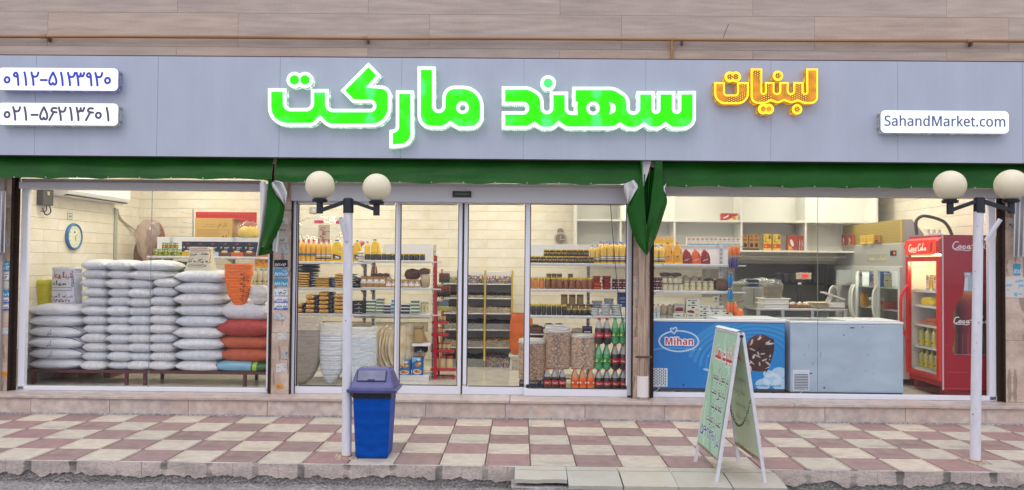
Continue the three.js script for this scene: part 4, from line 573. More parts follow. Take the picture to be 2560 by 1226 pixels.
jug('jugY', 'oil_jug', yel, gl([0.04, 0.2, 0.6], 0.4), L_jug); jug('jugO', 'oil_jug', M([0.85, 0.42, 0.02], 0.15), gl([0.55, 0.05, 0.03], 0.4), pic(48, 48, (x) => { fill(x, '#f0a01c', 48, 48); ink(x, '#d9661a'); x.lineWidth = 4; x.beginPath(); x.arc(20, 30, 12, 0, 5); x.stroke(); ink(x, '#5f8f3c'); x.fillRect(8, 4, 22, 10); }));
const L_sw = (c) => pic(48, 48, (x) => { fill(x, c, 48, 48); ink(x, '#f3eae6'); x.lineWidth = 5; x.beginPath(); x.moveTo(4, 34); x.quadraticCurveTo(18, 6, 24, 24); x.quadraticCurveTo(34, 2, 44, 14); x.stroke(); });
jug('jugR', 'juice_jug', M([0.3, 0.02, 0.015], 0.2), gl([0.4, 0.04, 0.02], 0.4), L_sw('#7c1712')); jug('jugT', 'juice_jug', M([0.75, 0.13, 0.02], 0.2), gl([0.6, 0.1, 0.03], 0.4), L_sw('#dc5a17'));
const JAR = [[0.001, 0], [0.44, 0], [0.5, 0.05], [0.5, 0.7], [0.42, 0.8], [0.42, 0.84], [0.001, 0.84]];
const jar = (key, name, body, lid, label, y0 = 0.12, y1 = 0.62) => kind(key, name, 'jar', (g) => parts(g, [['body', lathe(JAR, 16), body], ['lid', lathe([[0.001, 1], [0.46, 1], [0.49, 0.97], [0.49, 0.82], [0.001, 0.82]], 18), lid], ...(label ? [['label', ...wrapLabel(0.507, y0, y1, label)]] : [])]));
const lidY = gl([0.75, 0.55, 0.01], 0.35), lidG = gl([0.5, 0.48, 0.4], 0.4);
jar('jamY', 'jam_jar', gl([0.04, 0.03, 0.03], 0.2), lidY, pic(64, 48, (x) => { fill(x, '#2a2a26', 64, 48); for (let i = 0; i < 4; i++) { ink(x, '#e0b820'); x.fillRect(i * 16 + 1, 6, 13, 24); ink(x, '#5a3317'); x.fillRect(i * 16 + 5, 20, 9, 8); } }));
jar('jamO', 'jam_jar', gl([0.05, 0.03, 0.03], 0.2), gl([0.75, 0.35, 0.01], 0.35), pic(64, 48, (x) => { fill(x, '#2c2a24', 64, 48); for (let i = 0; i < 4; i++) { ink(x, '#8a9a2e'); x.fillRect(i * 16 + 1, 6, 13, 24); ink(x, '#b0602a'); x.fillRect(i * 16 + 5, 20, 9, 8); } }));
jar('honeyL', 'honey_jar', M([0.62, 0.2, 0.01], 0.08, { clearcoat: 1 }), lidY); jar('honeyD', 'honey_jar', M([0.26, 0.07, 0.012], 0.08, { clearcoat: 1 }), lidY); jar('syrup', 'syrup_jar', M([0.015, 0.015, 0.015], 0.08, { clearcoat: 1 }), lidY);
jar('taupe', 'tahini_jar', gl([0.4, 0.27, 0.12], 0.3), gl([0.3, 0.2, 0.1], 0.4)); jar('cream', 'cream_jar', gl([0.62, 0.55, 0.34], 0.25), lidG, pic(64, 32, (x) => { fill(x, '#d9cda0', 64, 32); ink(x, '#5e5236'); for (let i = 0; i < 4; i++) x.fillRect(i * 16 + 4, 12, 9, 7); }), 0.3, 0.6);
jar('creamG', 'cream_jar', gl([0.62, 0.56, 0.38], 0.25), gl([0.16, 0.28, 0.2], 0.4), null); jar('rose', 'jam_jar', gl([0.1, 0.02, 0.03], 0.2), gl([0.35, 0.04, 0.06], 0.35), pic(64, 32, (x) => { fill(x, '#3a1118', 64, 32); ink(x, '#e9e2da'); for (let i = 0; i < 4; i++) { x.beginPath(); x.arc(i * 16 + 8, 16, 6, 0, 7); x.fill(); } }));
jar('spice', 'spice_jar', gl([0.55, 0.38, 0.16], 0.3), gl([0.5, 0.02, 0.03], 0.4), pic(64, 32, (x) => { fill(x, '#c9a86a', 64, 32); ink(x, '#3a2a2a'); for (let i = 0; i < 4; i++) x.fillRect(i * 16 + 4, 14, 10, 12); }), 0.1, 0.5); jar('bigSpice', 'spice_jar', gl([0.58, 0.42, 0.2], 0.3), gl([0.45, 0.03, 0.03], 0.4)); jar('olive', 'pickle_jar', gl([0.06, 0.07, 0.03], 0.2), gl([0.1, 0.16, 0.06], 0.4), pic(64, 32, (x) => { fill(x, '#23301c', 64, 32); ink(x, '#c9c2b0'); for (let i = 0; i < 4; i++) x.fillRect(i * 16 + 3, 5, 10, 14); }), 0.2, 0.7);
kind('can', 'food_can', 'can', (g) => parts(g, [['body', lathe([[0.001, 0], [0.47, 0], [0.5, 0.03], [0.48, 0.05], [0.48, 0.95], [0.5, 0.97], [0.47, 1], [0.45, 0.98], [0.001, 0.98]], 18), mt.steel], ['label', ...wrapLabel(0.487, 0.06, 0.94, pic(64, 32, (x) => { fill(x, '#5f8d2a', 64, 32); for (let i = 0; i < 4; i++) { ink(x, '#e9e3c4'); x.fillRect(i * 16 + 3, 4, 10, 8); ink(x, i % 2 ? '#b8352a' : '#d8c23a'); x.beginPath(); x.arc(i * 16 + 8, 22, 6, 0, 7); x.fill(); } }))]]));
kind('canY', 'food_can', 'can', (g) => parts(g, [['body', lathe([[0.001, 0], [0.47, 0], [0.5, 0.03], [0.48, 0.05], [0.48, 0.95], [0.5, 0.97], [0.47, 1], [0.45, 0.98], [0.001, 0.98]], 18), mt.steel], ['label', ...wrapLabel(0.487, 0.06, 0.94, pic(64, 32, (x) => { fill(x, '#a8b43a', 64, 32); for (let i = 0; i < 4; i++) { ink(x, '#f1ecd0'); x.fillRect(i * 16 + 3, 6, 11, 6); ink(x, '#4c7a24'); x.beginPath(); x.arc(i * 16 + 8, 22, 6, 0, 7); x.fill(); } }))]]));
const carton = (key, name, side, w, h, draw, r = 0.02) => kind(key, name, 'box', (g) => parts(g, [['carton', rb(1, 1, 1, r, 0, 0.5, 0), M(side, 0.5)], ['printed_face', ...front(pic(w, h, draw), 0.985, 0.985)]]));
const oval = (x, c, a, b, r, s) => { ink(x, c); x.beginPath(); x.ellipse(a, b, r, s, 0, 0, 7); x.fill(); };
[['cake0', '#e2b21e'], ['cake1', '#b8dde6'], ['cake2', '#6e4030'], ['cake3', '#d9661e']].forEach(([k, c]) => carton(k, 'cake_mix_box', [0.012, 0.02, 0.06], 64, 80, (x) => { fill(x, '#15203d', 64, 80); ink(x, c); x.fillRect(0, 56, 64, 24); oval(x, '#8c2f38', 32, 12, 9, 6); ink(x, '#cfd4e2'); x.fillRect(28, 30, 26, 4); x.fillRect(28, 38, 18, 3); oval(x, '#d3a765', 30, 56, 18, 7); oval(x, '#f0e1b8', 30, 52, 16, 4); oval(x, '#e3c23c', 12, 32, 5, 5); }));
carton('tea', 'tea_box', [0.42, 0.27, 0.12], 48, 80, (x) => { fill(x, '#b08a55', 48, 80); ink(x, '#ece6dc'); x.fillRect(0, 22, 48, 30); ink(x, '#9c3b2c'); x.lineWidth = 4; x.beginPath(); x.moveTo(0, 24); x.lineTo(24, 42); x.lineTo(48, 24); x.stroke(); oval(x, '#ffffff', 24, 32, 14, 8); ink(x, '#7a5a30'); x.fillRect(0, 0, 48, 6); });
carton('teaS', 'tea_box', [0.42, 0.28, 0.14], 48, 48, (x) => { fill(x, '#c09a66', 48, 48); ink(x, '#eee8de'); x.fillRect(0, 14, 48, 26); ink(x, '#a8382a'); x.lineWidth = 5; x.beginPath(); x.moveTo(0, 14); x.lineTo(24, 30); x.lineTo(48, 14); x.stroke(); oval(x, '#fff', 24, 30, 13, 7); });
carton('black', 'black_box', [0.015, 0.015, 0.018], 64, 32, (x) => { fill(x, '#17181b', 64, 32); ink(x, '#d8d8dc'); x.beginPath(); x.moveTo(20, 8); x.lineTo(30, 22); x.lineTo(40, 6); x.lineTo(34, 26); x.fill(); x.fillRect(14, 26, 36, 3); });
carton('date', 'date_box', [0.6, 0.58, 0.5], 64, 32, (x) => { fill(x, '#d9d5c4', 64, 32); oval(x, '#7d2327', 22, 20, 18, 9); oval(x, '#5a1419', 30, 24, 14, 6); oval(x, '#c9a63c', 52, 10, 7, 6); });
carton('dateG', 'date_box', [0.6, 0.6, 0.54], 64, 32, (x) => { fill(x, '#dad8cb', 64, 32); oval(x, '#3c6a45', 14, 12, 7, 5); ink(x, '#3a3a36'); x.fillRect(24, 10, 30, 5); oval(x, '#20221f', 34, 28, 9, 6); });
carton('dateR', 'date_box', [0.45, 0.4, 0.38], 48, 48, (x) => { fill(x, '#bdb6ac', 48, 48); oval(x, '#8f1f2c', 26, 26, 20, 9); ink(x, '#5f1118'); x.fillRect(4, 28, 40, 10); });
carton('straw', 'drink_carton', [0.7, 0.68, 0.62], 40, 64, (x) => { fill(x, '#e6e2d6', 40, 64); oval(x, '#a8343c', 20, 14, 14, 7); ink(x, '#f0ece4'); x.fillRect(10, 12, 20, 3); ink(x, '#3f7a9e'); x.fillRect(10, 28, 20, 3); ink(x, '#f2cf40'); x.fillRect(24, 44, 12, 8); ink(x, '#6fb5d8'); x.fillRect(0, 54, 40, 10); });
carton('yellowB', 'yellow_carton', [0.75, 0.52, 0.03], 40, 64, (x) => { fill(x, '#e9bb22', 40, 64); oval(x, '#f4e6c4', 20, 14, 15, 7); ink(x, '#8e2f34'); x.fillRect(10, 12, 20, 4); ink(x, '#f7de78'); x.fillRect(0, 52, 40, 12); });
carton('choc', 'biscuit_box', [0.35, 0.2, 0.05], 40, 96, (x) => { fill(x, '#b8862e', 40, 96); oval(x, '#a8343a', 20, 10, 9, 8); ink(x, '#4a2a14'); x.fillRect(8, 30, 24, 7); oval(x, '#3a2018', 20, 66, 13, 14); ink(x, '#241309'); x.fillRect(0, 86, 40, 10); });
carton('fruity', 'juice_powder_box', [0.75, 0.6, 0.05], 48, 96, (x) => { fill(x, '#e6c52a', 48, 96); for (let i = 0; i < 26; i++) oval(x, i % 2 ? '#f4e06a' : '#c99a14', rr(2, 46), rr(2, 56), 5, 4); ink(x, '#cf4a22'); x.fillRect(0, 58, 48, 26); oval(x, '#f0b03a', 14, 72, 7, 6); oval(x, '#8a2d30', 38, 20, 7, 12); ink(x, '#4d3a12'); x.save(); x.translate(16, 54); x.rotate(-Math.PI / 2); x.font = '15px sans-serif'; x.fillText('FRUITY', 0, 0); x.restore(); });
carton('wafer', 'wafer_box', [0.45, 0.1, 0.04], 64, 80, (x) => { fill(x, '#b04526', 64, 80); ink(x, '#d98a2a'); x.beginPath(); x.moveTo(0, 44); x.lineTo(40, 80); x.lineTo(0, 80); x.fill(); x.save(); x.translate(24, 40); x.rotate(1.2); oval(x, '#efe7dc', 0, 0, 20, 9); x.restore(); oval(x, '#e6b24a', 14, 66, 10, 8); oval(x, '#6a5a80', 50, 56, 8, 14); });
carton('redBisc', 'biscuit_box', [0.55, 0.12, 0.1], 96, 40, (x) => { fill(x, '#b83a34', 96, 40); ink(x, '#e8d68c'); x.beginPath(); x.moveTo(96, 10); x.lineTo(96, 40); x.lineTo(30, 40); x.fill(); ink(x, '#efe9e4'); x.beginPath(); x.moveTo(10, 24); x.lineTo(44, 8); x.lineTo(40, 20); x.lineTo(12, 30); x.fill(); x.save(); x.translate(74, 26); x.rotate(0.6); ink(x, '#c98a3c'); x.fillRect(-12, -7, 24, 14); x.restore(); });
carton('noodle', 'blue_food_box', [0.02, 0.1, 0.35], 64, 80, (x) => { fill(x, '#1f6fb8', 64, 80); ink(x, '#8fc4e6'); x.beginPath(); x.moveTo(0, 0); x.lineTo(64, 0); x.lineTo(0, 24); x.fill(); oval(x, '#e9e6e0', 40, 10, 12, 6); oval(x, '#d97a2a', 34, 34, 14, 10); oval(x, '#efc83c', 46, 28, 9, 7); oval(x, '#ede7da', 32, 66, 26, 12); oval(x, '#d9652a', 32, 65, 20, 8); oval(x, '#e8be38', 40, 63, 8, 4); oval(x, '#3d6a2a', 28, 62, 5, 3); });
carton('tin', 'blue_oil_tin', [0.02, 0.08, 0.3], 48, 96, (x) => { fill(x, '#1d4f97', 48, 96); oval(x, '#b0343c', 24, 18, 9, 7); ink(x, '#dfe6f2'); x.font = '20px sans-serif'; x.fillText('LADAN', 2, 54, 44); x.fillRect(8, 66, 32, 3); });
kind('tub', 'food_tub', 'tub', (g) => parts(g, [['tub_body', rb(0.9, 0.72, 0.9, 0.04, 0, 0.36, 0), gl([0.12, 0.2, 0.1], 0.3)], ['lid', rb(1, 0.28, 1, 0.05, 0, 0.85, 0), gl([0.72, 0.74, 0.7], 0.4)], ['base_rim', rb(0.96, 0.12, 0.96, 0.03, 0, 0.06, 0), gl([0.7, 0.72, 0.68], 0.4)]])); kind('tubB', 'food_tub', 'tub', (g) => parts(g, [['tub_body', rb(0.9, 0.72, 0.9, 0.04, 0, 0.36, 0), gl([0.06, 0.3, 0.4], 0.3)], ['lid', rb(1, 0.28, 1, 0.05, 0, 0.85, 0), gl([0.72, 0.74, 0.74], 0.4)]])); kind('tubK', 'food_tub', 'tub', (g) => parts(g, [['tub_body', rb(0.9, 0.72, 0.9, 0.04, 0, 0.36, 0), gl([0.03, 0.035, 0.04], 0.3)], ['lid', rb(1, 0.28, 1, 0.05, 0, 0.85, 0), gl([0.7, 0.72, 0.72], 0.4)]]));
const pot = (key, body, lid) => kind(key, 'plastic_tub', 'tub', (g) => parts(g, [['tub_body', lathe([[0.001, 0], [0.4, 0], [0.47, 0.78], [0.001, 0.78]], 18), body], ['lid', lathe([[0.001, 1], [0.46, 1], [0.5, 0.95], [0.5, 0.74], [0.001, 0.74]], 18), lid]]));
pot('bucket', gl([0.55, 0.58, 0.6], 0.35), gl([0.68, 0.7, 0.72], 0.35)); pot('trayR', gl([0.28, 0.02, 0.02], 0.3), gl([0.35, 0.04, 0.03], 0.3)); pot('trayO', gl([0.6, 0.1, 0.01], 0.3), gl([0.45, 0.06, 0.03], 0.3));
kind('pasta', 'pasta_pack', 'packet', (g) => parts(g, [['packet', puff(16, 10, (x, y, z) => [sgn(x, 0.35) * 0.36 - 0.13, 0.5 + sgn(y, 0.6) * 0.5, sgn(z, 0.5) * 0.5]), M([0.6, 0.36, 0.1], 0.25)], ['blue_end', puff(12, 8, (x, y, z) => [0.36 + sgn(x, 0.5) * 0.14, 0.5 + sgn(y, 0.7) * 0.46 * (1 - 0.3 * (x + 1) / 2), sgn(z, 0.5) * 0.47]), M([0.02, 0.05, 0.16], 0.25)]]));
kind('macaroni', 'macaroni_pack', 'packet', (g) => parts(g, [['packet', puff(18, 12, (x, y, z) => { const n = 1 + fbm(x * 5, y * 5, z * 5, 3) * 0.2; return [(sgn(x, 0.45) * 0.36 - 0.13), 0.5 + sgn(y, 0.6) * 0.5 * n, sgn(z, 0.5) * 0.5 * n]; }), M([1, 0.96, 0.88], 0.2, { map: tex(64, 64, (u, v) => { const n = fbm(u * 14, v * 14, 3, 2); return mix([0.98, 0.86, 0.5], [0.62, 0.4, 0.16], clamp(0.5 + n * 2.5)); }) })], ['blue_end', puff(12, 8, (x, y, z) => [0.36 + sgn(x, 0.5) * 0.14, 0.5 + sgn(y, 0.7) * 0.48, sgn(z, 0.5) * 0.49]), M([0.015, 0.03, 0.1], 0.2)]]));
const packet = (key, name, c, sd, rough = 0.3) => kind(key, name, 'packet', (g) => mesh('film', puff(22, 16, (x, y, z) => { const n = 1 + fbm(x * 2.2 + sd, y * 2.2, z * 2.2 + sd, 3) * 0.45; return [sgn(x, 0.6) * 0.5 * n, Math.max(0, 0.5 + sgn(y, 0.7) * 0.5 * n), sgn(z, 0.6) * 0.5 * n]; }), M(c, rough), g));
packet('orangeBag', 'orange_bag', [0.7, 0.16, 0.02], 14); packet('navy', 'navy_packet', [0.015, 0.025, 0.06], 1); packet('brown', 'brown_packet', [0.12, 0.05, 0.03], 5); packet('beige', 'beige_packet', [0.45, 0.36, 0.24], 9); packet('white', 'white_packet', [0.6, 0.6, 0.58], 3, 0.5);
const soda = (key, liquid, cap, labelM, clearM) => kind(key, 'soda_pack', 'bottle pack', (g) => {
  const n = key.endsWith('3') ? 3 : 2, w = 1 / n, bl = [[0.001, 0], [0.36, 0], [0.46, 0.03], [0.48, 0.12], [0.45, 0.26], [0.48, 0.36], [0.48, 0.5], [0.42, 0.62], [0.42, 0.62]].map(([r, y]) => [r * w, y]), up = [[0.42, 0.62], [0.3, 0.76], [0.16, 0.88], [0.14, 0.94], [0.001, 0.94]].map(([r, y]) => [r * w, y]);
  const gb = lathe(bl, 16), gu = lathe(up, 16), gc = cy(0.17 * w, 0.17 * w, 0.07, 0, 0.965, 0, 12), glb = new THREE.CylinderGeometry(0.49 * w, 0.49 * w, 0.2, 18, 1, true).translate(0, 0.36, 0);
  for (let j = 0; j < 2; j++) for (let i = 0; i < n; i++) { const b = new THREE.Group(); b.name = 'bottle'; b.position.set((i + 0.5) * w - 0.5, 0, 0.25 - j * 0.5 + (0.5 - w) * 0.4); g.add(b); mesh('filled_part', gb, liquid, b); mesh('neck', gu, clearM, b); mesh('cap', gc, cap, b); mesh('label', glb, labelM, b); }
});
const L_cola = pic(256, 64, (x) => { fill(x, '#b3121c', 256, 64); ink(x, '#f4e9e9'); x.lineWidth = 5; x.lineCap = 'round'; for (const o of [-30, 98, 226]) { x.save(); x.translate(o, 16); script(x, 0.36, '#f7eeee'); x.restore(); } });
const L_lime = pic(128, 32, (x) => { fill(x, '#1f8a3a', 128, 32); for (let i = 0; i < 4; i++) { oval(x, '#d9d83a', i * 32 + 20, 12, 6, 6); ink(x, '#eef6ee'); x.fillRect(i * 32 + 8, 18, 16, 5); } }), L_or = pic(128, 32, (x) => { fill(x, '#e04a16', 128, 32); for (let i = 0; i < 4; i++) oval(x, '#f2e2d2', i * 32 + 16, 16, 7, 8); });
const clearN = M([0.55, 0.55, 0.55], 0.1, { transmission: 0.4, thickness: 0 });
for (const n of [2, 3]) { soda('cola' + n, M([0.02, 0.008, 0.006], 0.08, { clearcoat: 1 }), redCap(), L_cola, clearN); soda('lime' + n, M([0.05, 0.32, 0.1], 0.1, { clearcoat: 1 }), gl([0.03, 0.3, 0.08], 0.4), L_lime, M([0.2, 0.55, 0.28], 0.1, { transmission: 0.3, thickness: 0 })); soda('orange' + n, M([0.75, 0.16, 0.01], 0.1, { clearcoat: 1 }), gl([0.6, 0.05, 0.02], 0.4), L_or, M([0.7, 0.4, 0.2], 0.1, { transmission: 0.3, thickness: 0 })); }
function redCap() { return gl([0.5, 0.02, 0.03], 0.4); }

// ---------- placing goods: rows and stacks given by where the photograph shows them ----------
function row(key, n, x0, x1, y, z, hpx, label, group, o = {}) {   // n goods side by side standing at height y in the plane z
  const a = PX(x0, z), b = PX(x1, z), w = (b - a) / n, h = hpx * S3(z), out = [];
  for (let i = 0; i < n; i++) { const k = Array.isArray(key) ? key[i % key.length] : key, ww = w * (o.fill ?? 0.96); out.push(put(k, label(i, n), a + w * (i + 0.5), y, z - (o.d ?? ww) / 2 + rr(-0.006, 0.006), ww, h * (o.flat ? 1 : 1 + rr(-0.012, 0.012)), o.d ?? ww, (o.ry ?? 0) + rr(-0.05, 0.05), group)); }
  return out;
}
function stack(key, n, x0, x1, y, z, hpx, label, group, o = {}) { const a = PX(x0, z), b = PX(x1, z), h = hpx * S3(z) / n; for (let i = 0; i < n; i++) put(Array.isArray(key) ? key[i % key.length] : key, label(n - 1 - i), (a + b) / 2 + rr(-1, 1) * (o.jit ?? 0.004), y + i * h, z - (o.d ?? (b - a)) / 2 + rr(-0.006, 0.006), b - a, h * (o.over ?? 0.995), o.d ?? (b - a), rr(-0.03, 0.03), group); }
const nth = (i, n) => (i === n - 1 && n > 2 ? 'last' : ORD[i]);
const from = (what, where, end = 'clock wall') => (i, n) => `${nth(i, n)} ${what} ${where} from the ${end}`;
const down = (what, where) => (i) => `${what}, ${i ? ORD[i] + ' down' : 'topmost'} ${where}`;

// shelf racks: boards with a rolled lip, perforated uprights, brackets
function rack(label, x0, x1, z, d, boards, posts, o = {}) {
  const t = thing('shelf_rack', label, 'shelf rack', [0, 0, 0]), a = PX(x0, z), b = PX(x1, z), ys = boards.map(([x, y]) => P(x, y, z).y);
  ys.forEach((y) => { const bd = mesh('shelf_board', [rb(b - a, 0.012, d, 0.003, (a + b) / 2, y - 0.008, z - d / 2), rb(b - a, 0.034, 0.014, 0.005, (a + b) / 2, y - 0.02, z - 0.004)], mt.shelf, t); for (let x = a + 0.25; x < b; x += 0.55) mesh('price_rail', rb(0.5, 0.018, 0.004, 0.001, x, y - 0.02, z + 0.005), M([0.55, 0.57, 0.58], 0.3), bd); });
  for (const [px, y0, y1] of posts) { const x = PX(px, z), h0 = FL, h1 = PY(px, y0, z - d + 0.05); void y1; const p = mesh('upright', rb(0.04, h1 - h0, 0.05, 0.004, x, (h0 + h1) / 2, z - d + 0.03), M([0.5, 0.5, 0.53], 0.4), t); const sl = []; for (let y = h0 + 0.1; y < h1 - 0.05; y += 0.055) sl.push(bx(0.006, 0.03, 0.002, x - 0.008, y, z - d + 0.056), bx(0.006, 0.03, 0.002, x + 0.008, y, z - d + 0.056)); mesh('slot', sl, mt.dark, p).userData.kind = 'stuff'; for (const y of ys) mesh('bracket', new THREE.ExtrudeGeometry(shp([[0, 0], [-d + 0.06, 0], [-d + 0.06, -0.1], [-0.06, -0.02]]), { depth: 0.004, bevelEnabled: false }).rotateY(-Math.PI / 2).translate(x + 0.002, y - 0.016, z - 0.02).applyMatrix4(new THREE.Matrix4()), M([0.4, 0.4, 0.43], 0.4), p); }
  for (const [px0, py0, px1, py1, dz] of o.panels ?? []) { const r = box2(px0, py0, px1, py1, z - dz); mesh('back_panel', rb(r.w, r.h, 0.012, 0.003, r.x, r.y, z - dz), M([0.7, 0.7, 0.72], 0.4), t); }
  if (o.base) { const y = P(...o.base, z).y; mesh('base_shelf', [rb(b - a, 0.02, d + 0.04, 0.004, (a + b) / 2, y, z - d / 2), rb(b - a, 0.05, 0.012, 0.003, (a + b) / 2, y - 0.03, z + 0.012)], mt.shelf, t); mesh('plinth', bx(b - a - 0.05, y - 0.05 - FL, 0.02, (a + b) / 2, (y - 0.05 + FL) / 2, z - 0.05), mt.dark, t); }
  return [t, ys];
}

// ---------- the sacks window ----------
const whiteS = [[0.72, 0.745, 0.78], [0.69, 0.72, 0.76], [0.76, 0.765, 0.77]].map((c) => fabric(c)), redS = fabric([0.42, 0.045, 0.035]), orgS = fabric([0.5, 0.1, 0.035]);
{
  const z0 = -0.72, geos = Array.from({ length: 9 }, (_, i) => pillow(i * 3.7 + 1)), plain = geos.map((g, i) => { const c = g.clone(), u = c.attributes.uv; for (let k = 0; k < u.count; k++) u.setXY(k, u.getX(k) + i * 1.37, u.getY(k) + i * 0.61); return c; });
  const T_pr = canvas(512, 256, (x) => { fill(x, '#f4f4f6', 512, 256); ink(x, '#3b4a66'); x.lineWidth = 3; x.lineWidth = 4; x.beginPath(); x.moveTo(30, 112); x.bezierCurveTo(160, 84, 340, 84, 490, 104); x.stroke(); ink(x, '#7a5560'); persian(x, 'میانه', 310, 78, 2.6, 4, 60); ink(x, '#5d6b8c'); persian(x, 'آذر', 250, 140, 2.4, 3, 44); });
  const lie = (t) => { t.wrapS = t.wrapT = THREE.RepeatWrapping; t.repeat.set(1 / 2.4, 0.5); t.offset.set(0.5, 0.5); return t; }; lie(T_pr);
  const lay = (name, label, x0, x1, y0, y1, mat, d = 0.5, group, gi) => { const z = z0 - 0.06, r = box2(x0, y0, x1, y1, z), g = (name === 'white_sack' && !gi ? plain : geos)[gi ?? Math.floor(rnd() * 9)], o = mesh(name, g, mat); const m = rnd() < 0.5 ? -1 : 1; o.scale.set(r.w * 1.05 * m, r.h * 1.3, d * m); o.position.set(r.x + rr(-0.006, 0.006), r.y - r.h * 0.64, z0 - d / 2 + rr(-0.03, 0.02)); o.rotation.z = rr(-0.018, 0.018); return tag(o, label, 'sack', group); };
  const cols = [['second stack from the clock wall', 201, 268, 652, 927, 12], ['third stack from the clock wall', 263, 330, 653, 927, 12], ['fourth stack from the clock wall', 314, 381, 655, 927, 12], ['fifth stack from the clock wall', 370, 437, 696, 928, 10]];
  const printed = M([0.74, 0.76, 0.79], 0.62, { map: T_pr, bumpMap: T_crease, bumpScale: 0.012 });
  for (let i = 0; i < 6; i++) lay('printed_sack', `white sack with dark printed lines, ${ORD[i]} from the top by the clock wall`, 66, 205, 763 + i * 27.2, 763 + (i + 1) * 27.2, printed, 0.6, 'white sacks stacked on the bench');
  for (const [where, x0, x1, y0, y1, n] of cols) for (let i = 0; i < n; i++) { const h = (y1 - y0) / n, top = i === 0 && n === 12 && x0 > 300, t5 = i === 0 && n === 10; lay('white_sack', `white rice sack, ${ORD[i]} from the top of the ${where}`, (top ? 329 : t5 ? 383 : x0) + rr(-3, 3), (top ? 431 : t5 ? 447 : i === 1 && x0 > 300 && n === 12 ? 424 : x1) + rr(-3, 3), y0 + i * h + rr(-0.8, 0.8), y0 + (i + 1) * h, whiteS[Math.floor(rnd() * 3)], 0.5, 'white sacks stacked on the bench'); }
  for (let i = 0; i < 9; i++) lay('white_sack', `wide white sack, ${ORD[i]} from the top of the stack carrying a small upright sack`, 430 + rr(-4, 6), 562 + rr(-5, 5), 679 + i * 28.1, 679 + (i + 1) * 28.1, whiteS[i % 3], 0.62, 'white sacks stacked on the bench');
  const T_red = canvas(256, 128, (x) => { fill(x, '#f2f0f0', 256, 128); ink(x, '#c0566a'); x.lineWidth = 4; x.beginPath(); x.ellipse(40, 60, 24, 12, 0, 0, 7); x.stroke(); persian(x, 'گیلان برنج', 220, 66, 3.4, 4, 140); });
  lay('white_sack', 'white sack with pink printing lying under the orange upright bag', 546, 678, 757, 803, M([0.68, 0.68, 0.71], 0.62, { map: lie(T_red), bumpMap: T_crease, bumpScale: 0.012 }), 0.6, undefined, 2);
  [['red sack below the white sack with pink printing', 801, 842, redS], ['orange red sack between the red sack and the lowest orange sack', 841, 876, orgS], ['lowest orange red sack lying on the green and blue bag', 873, 908, orgS]].forEach(([l, a, b, m], i) => lay('red_sack', l, 540 + i * 2, 679, a, b, m, 0.6, undefined, i + 3));
  const T_seed = canvas(256, 64, (x) => { fill(x, '#7fb2c9', 256, 64); ink(x, '#2d5f2f'); x.fillRect(26, 0, 60, 64); ink(x, '#9ec23c'); x.fillRect(64, 0, 16, 64); ink(x, '#2f6fa8'); x.fillRect(0, 0, 24, 64); ink(x, '#38513c'); x.fillRect(226, 0, 30, 64); });
  lay('seed_bag', 'green and pale blue printed bag lying at the foot of the red sacks', 530, 680, 904, 932, M([0.8, 0.8, 0.8], 0.35, { map: lie(T_seed) }), 0.5, undefined, 4);
  // upright sacks on top
  const stand = (name, label, cx, yb, w, h, prof, mat, o = {}) => { const z = o.z ?? -0.95, s = S3(z), p = P(cx, yb, z), t = mesh(name, upright(prof, o.sd ?? 2, o.sq ?? 0.55, o.lump ?? 1), mat); t.position.copy(p); t.scale.set(w * s, h * s, (o.d ?? 0.75) * w * s); t.rotation.y = o.ry ?? 0; return tag(t, label, 'sack'); };
  const wrap = (w, h, f) => { const t = canvas(w, h, f); t.wrapS = THREE.RepeatWrapping; t.offset.x = 0.5; return t; };
  const big = wrap(512, 512, (x) => { fill(x, '#f3f3f5', 512, 512); x.save(); x.translate(166, 0); x.scale(0.72, 1); ink(x, '#b03a42'); persian(x, 'آذربایجان', 224, 132, 8, 12, 190); ink(x, '#44444e'); persian(x, 'میانه', 150, 232, 6, 8, 96); ink(x, '#4a5f8c'); x.lineWidth = 6; x.strokeRect(8, 268, 200, 40); for (let i = 0; i < 9; i++) { x.beginPath(); x.ellipse(206 + 20 * Math.sin(i * 0.3), 90 + i * 20, 17, 8, 0.7, 0, 7); x.stroke(); } ink(x, '#8c4048'); persian(x, 'جاده راه آهن میانه', 230, 398, 4.4, 6, 220); digits(x, '۱۷۵۲۸', 60, 462, 4.6, 6); ink(x, '#59657c'); x.lineWidth = 4; x.beginPath(); x.moveTo(232, 60); x.quadraticCurveTo(250, 300, 280, 440); x.quadraticCurveTo(250, 490, 10, 486); x.stroke(); x.restore(); });
  stand('flour_sack', 'upright white flour sack with red and blue printing on the stack by the clock wall', 166, 764, 70, 96, [[0, 0.95], [0.15, 1], [0.7, 0.98], [0.92, 0.96], [0.97, 1.0], [1, 0.9]], M([0.68, 0.69, 0.74], 0.6, { map: big, bumpMap: T_crease, bumpScale: 0.01 }), { sd: 4, lump: 0.5, ry: -0.2, d: 0.6 });
  stand('yellow_bag', 'bright yellow woven bag beside the printed flour sack', 103, 764, 56, 64, [[0, 0.6, 0.1], [0.2, 0.72, 0.08], [0.75, 0.95], [0.86, 1.02], [1, 0.9]], M([0.75, 0.68, 0.02], 0.5, { map: T_weave, transmission: 0.2, thickness: 0 }), { sd: 9, lump: 0.8, z: -1.0 });
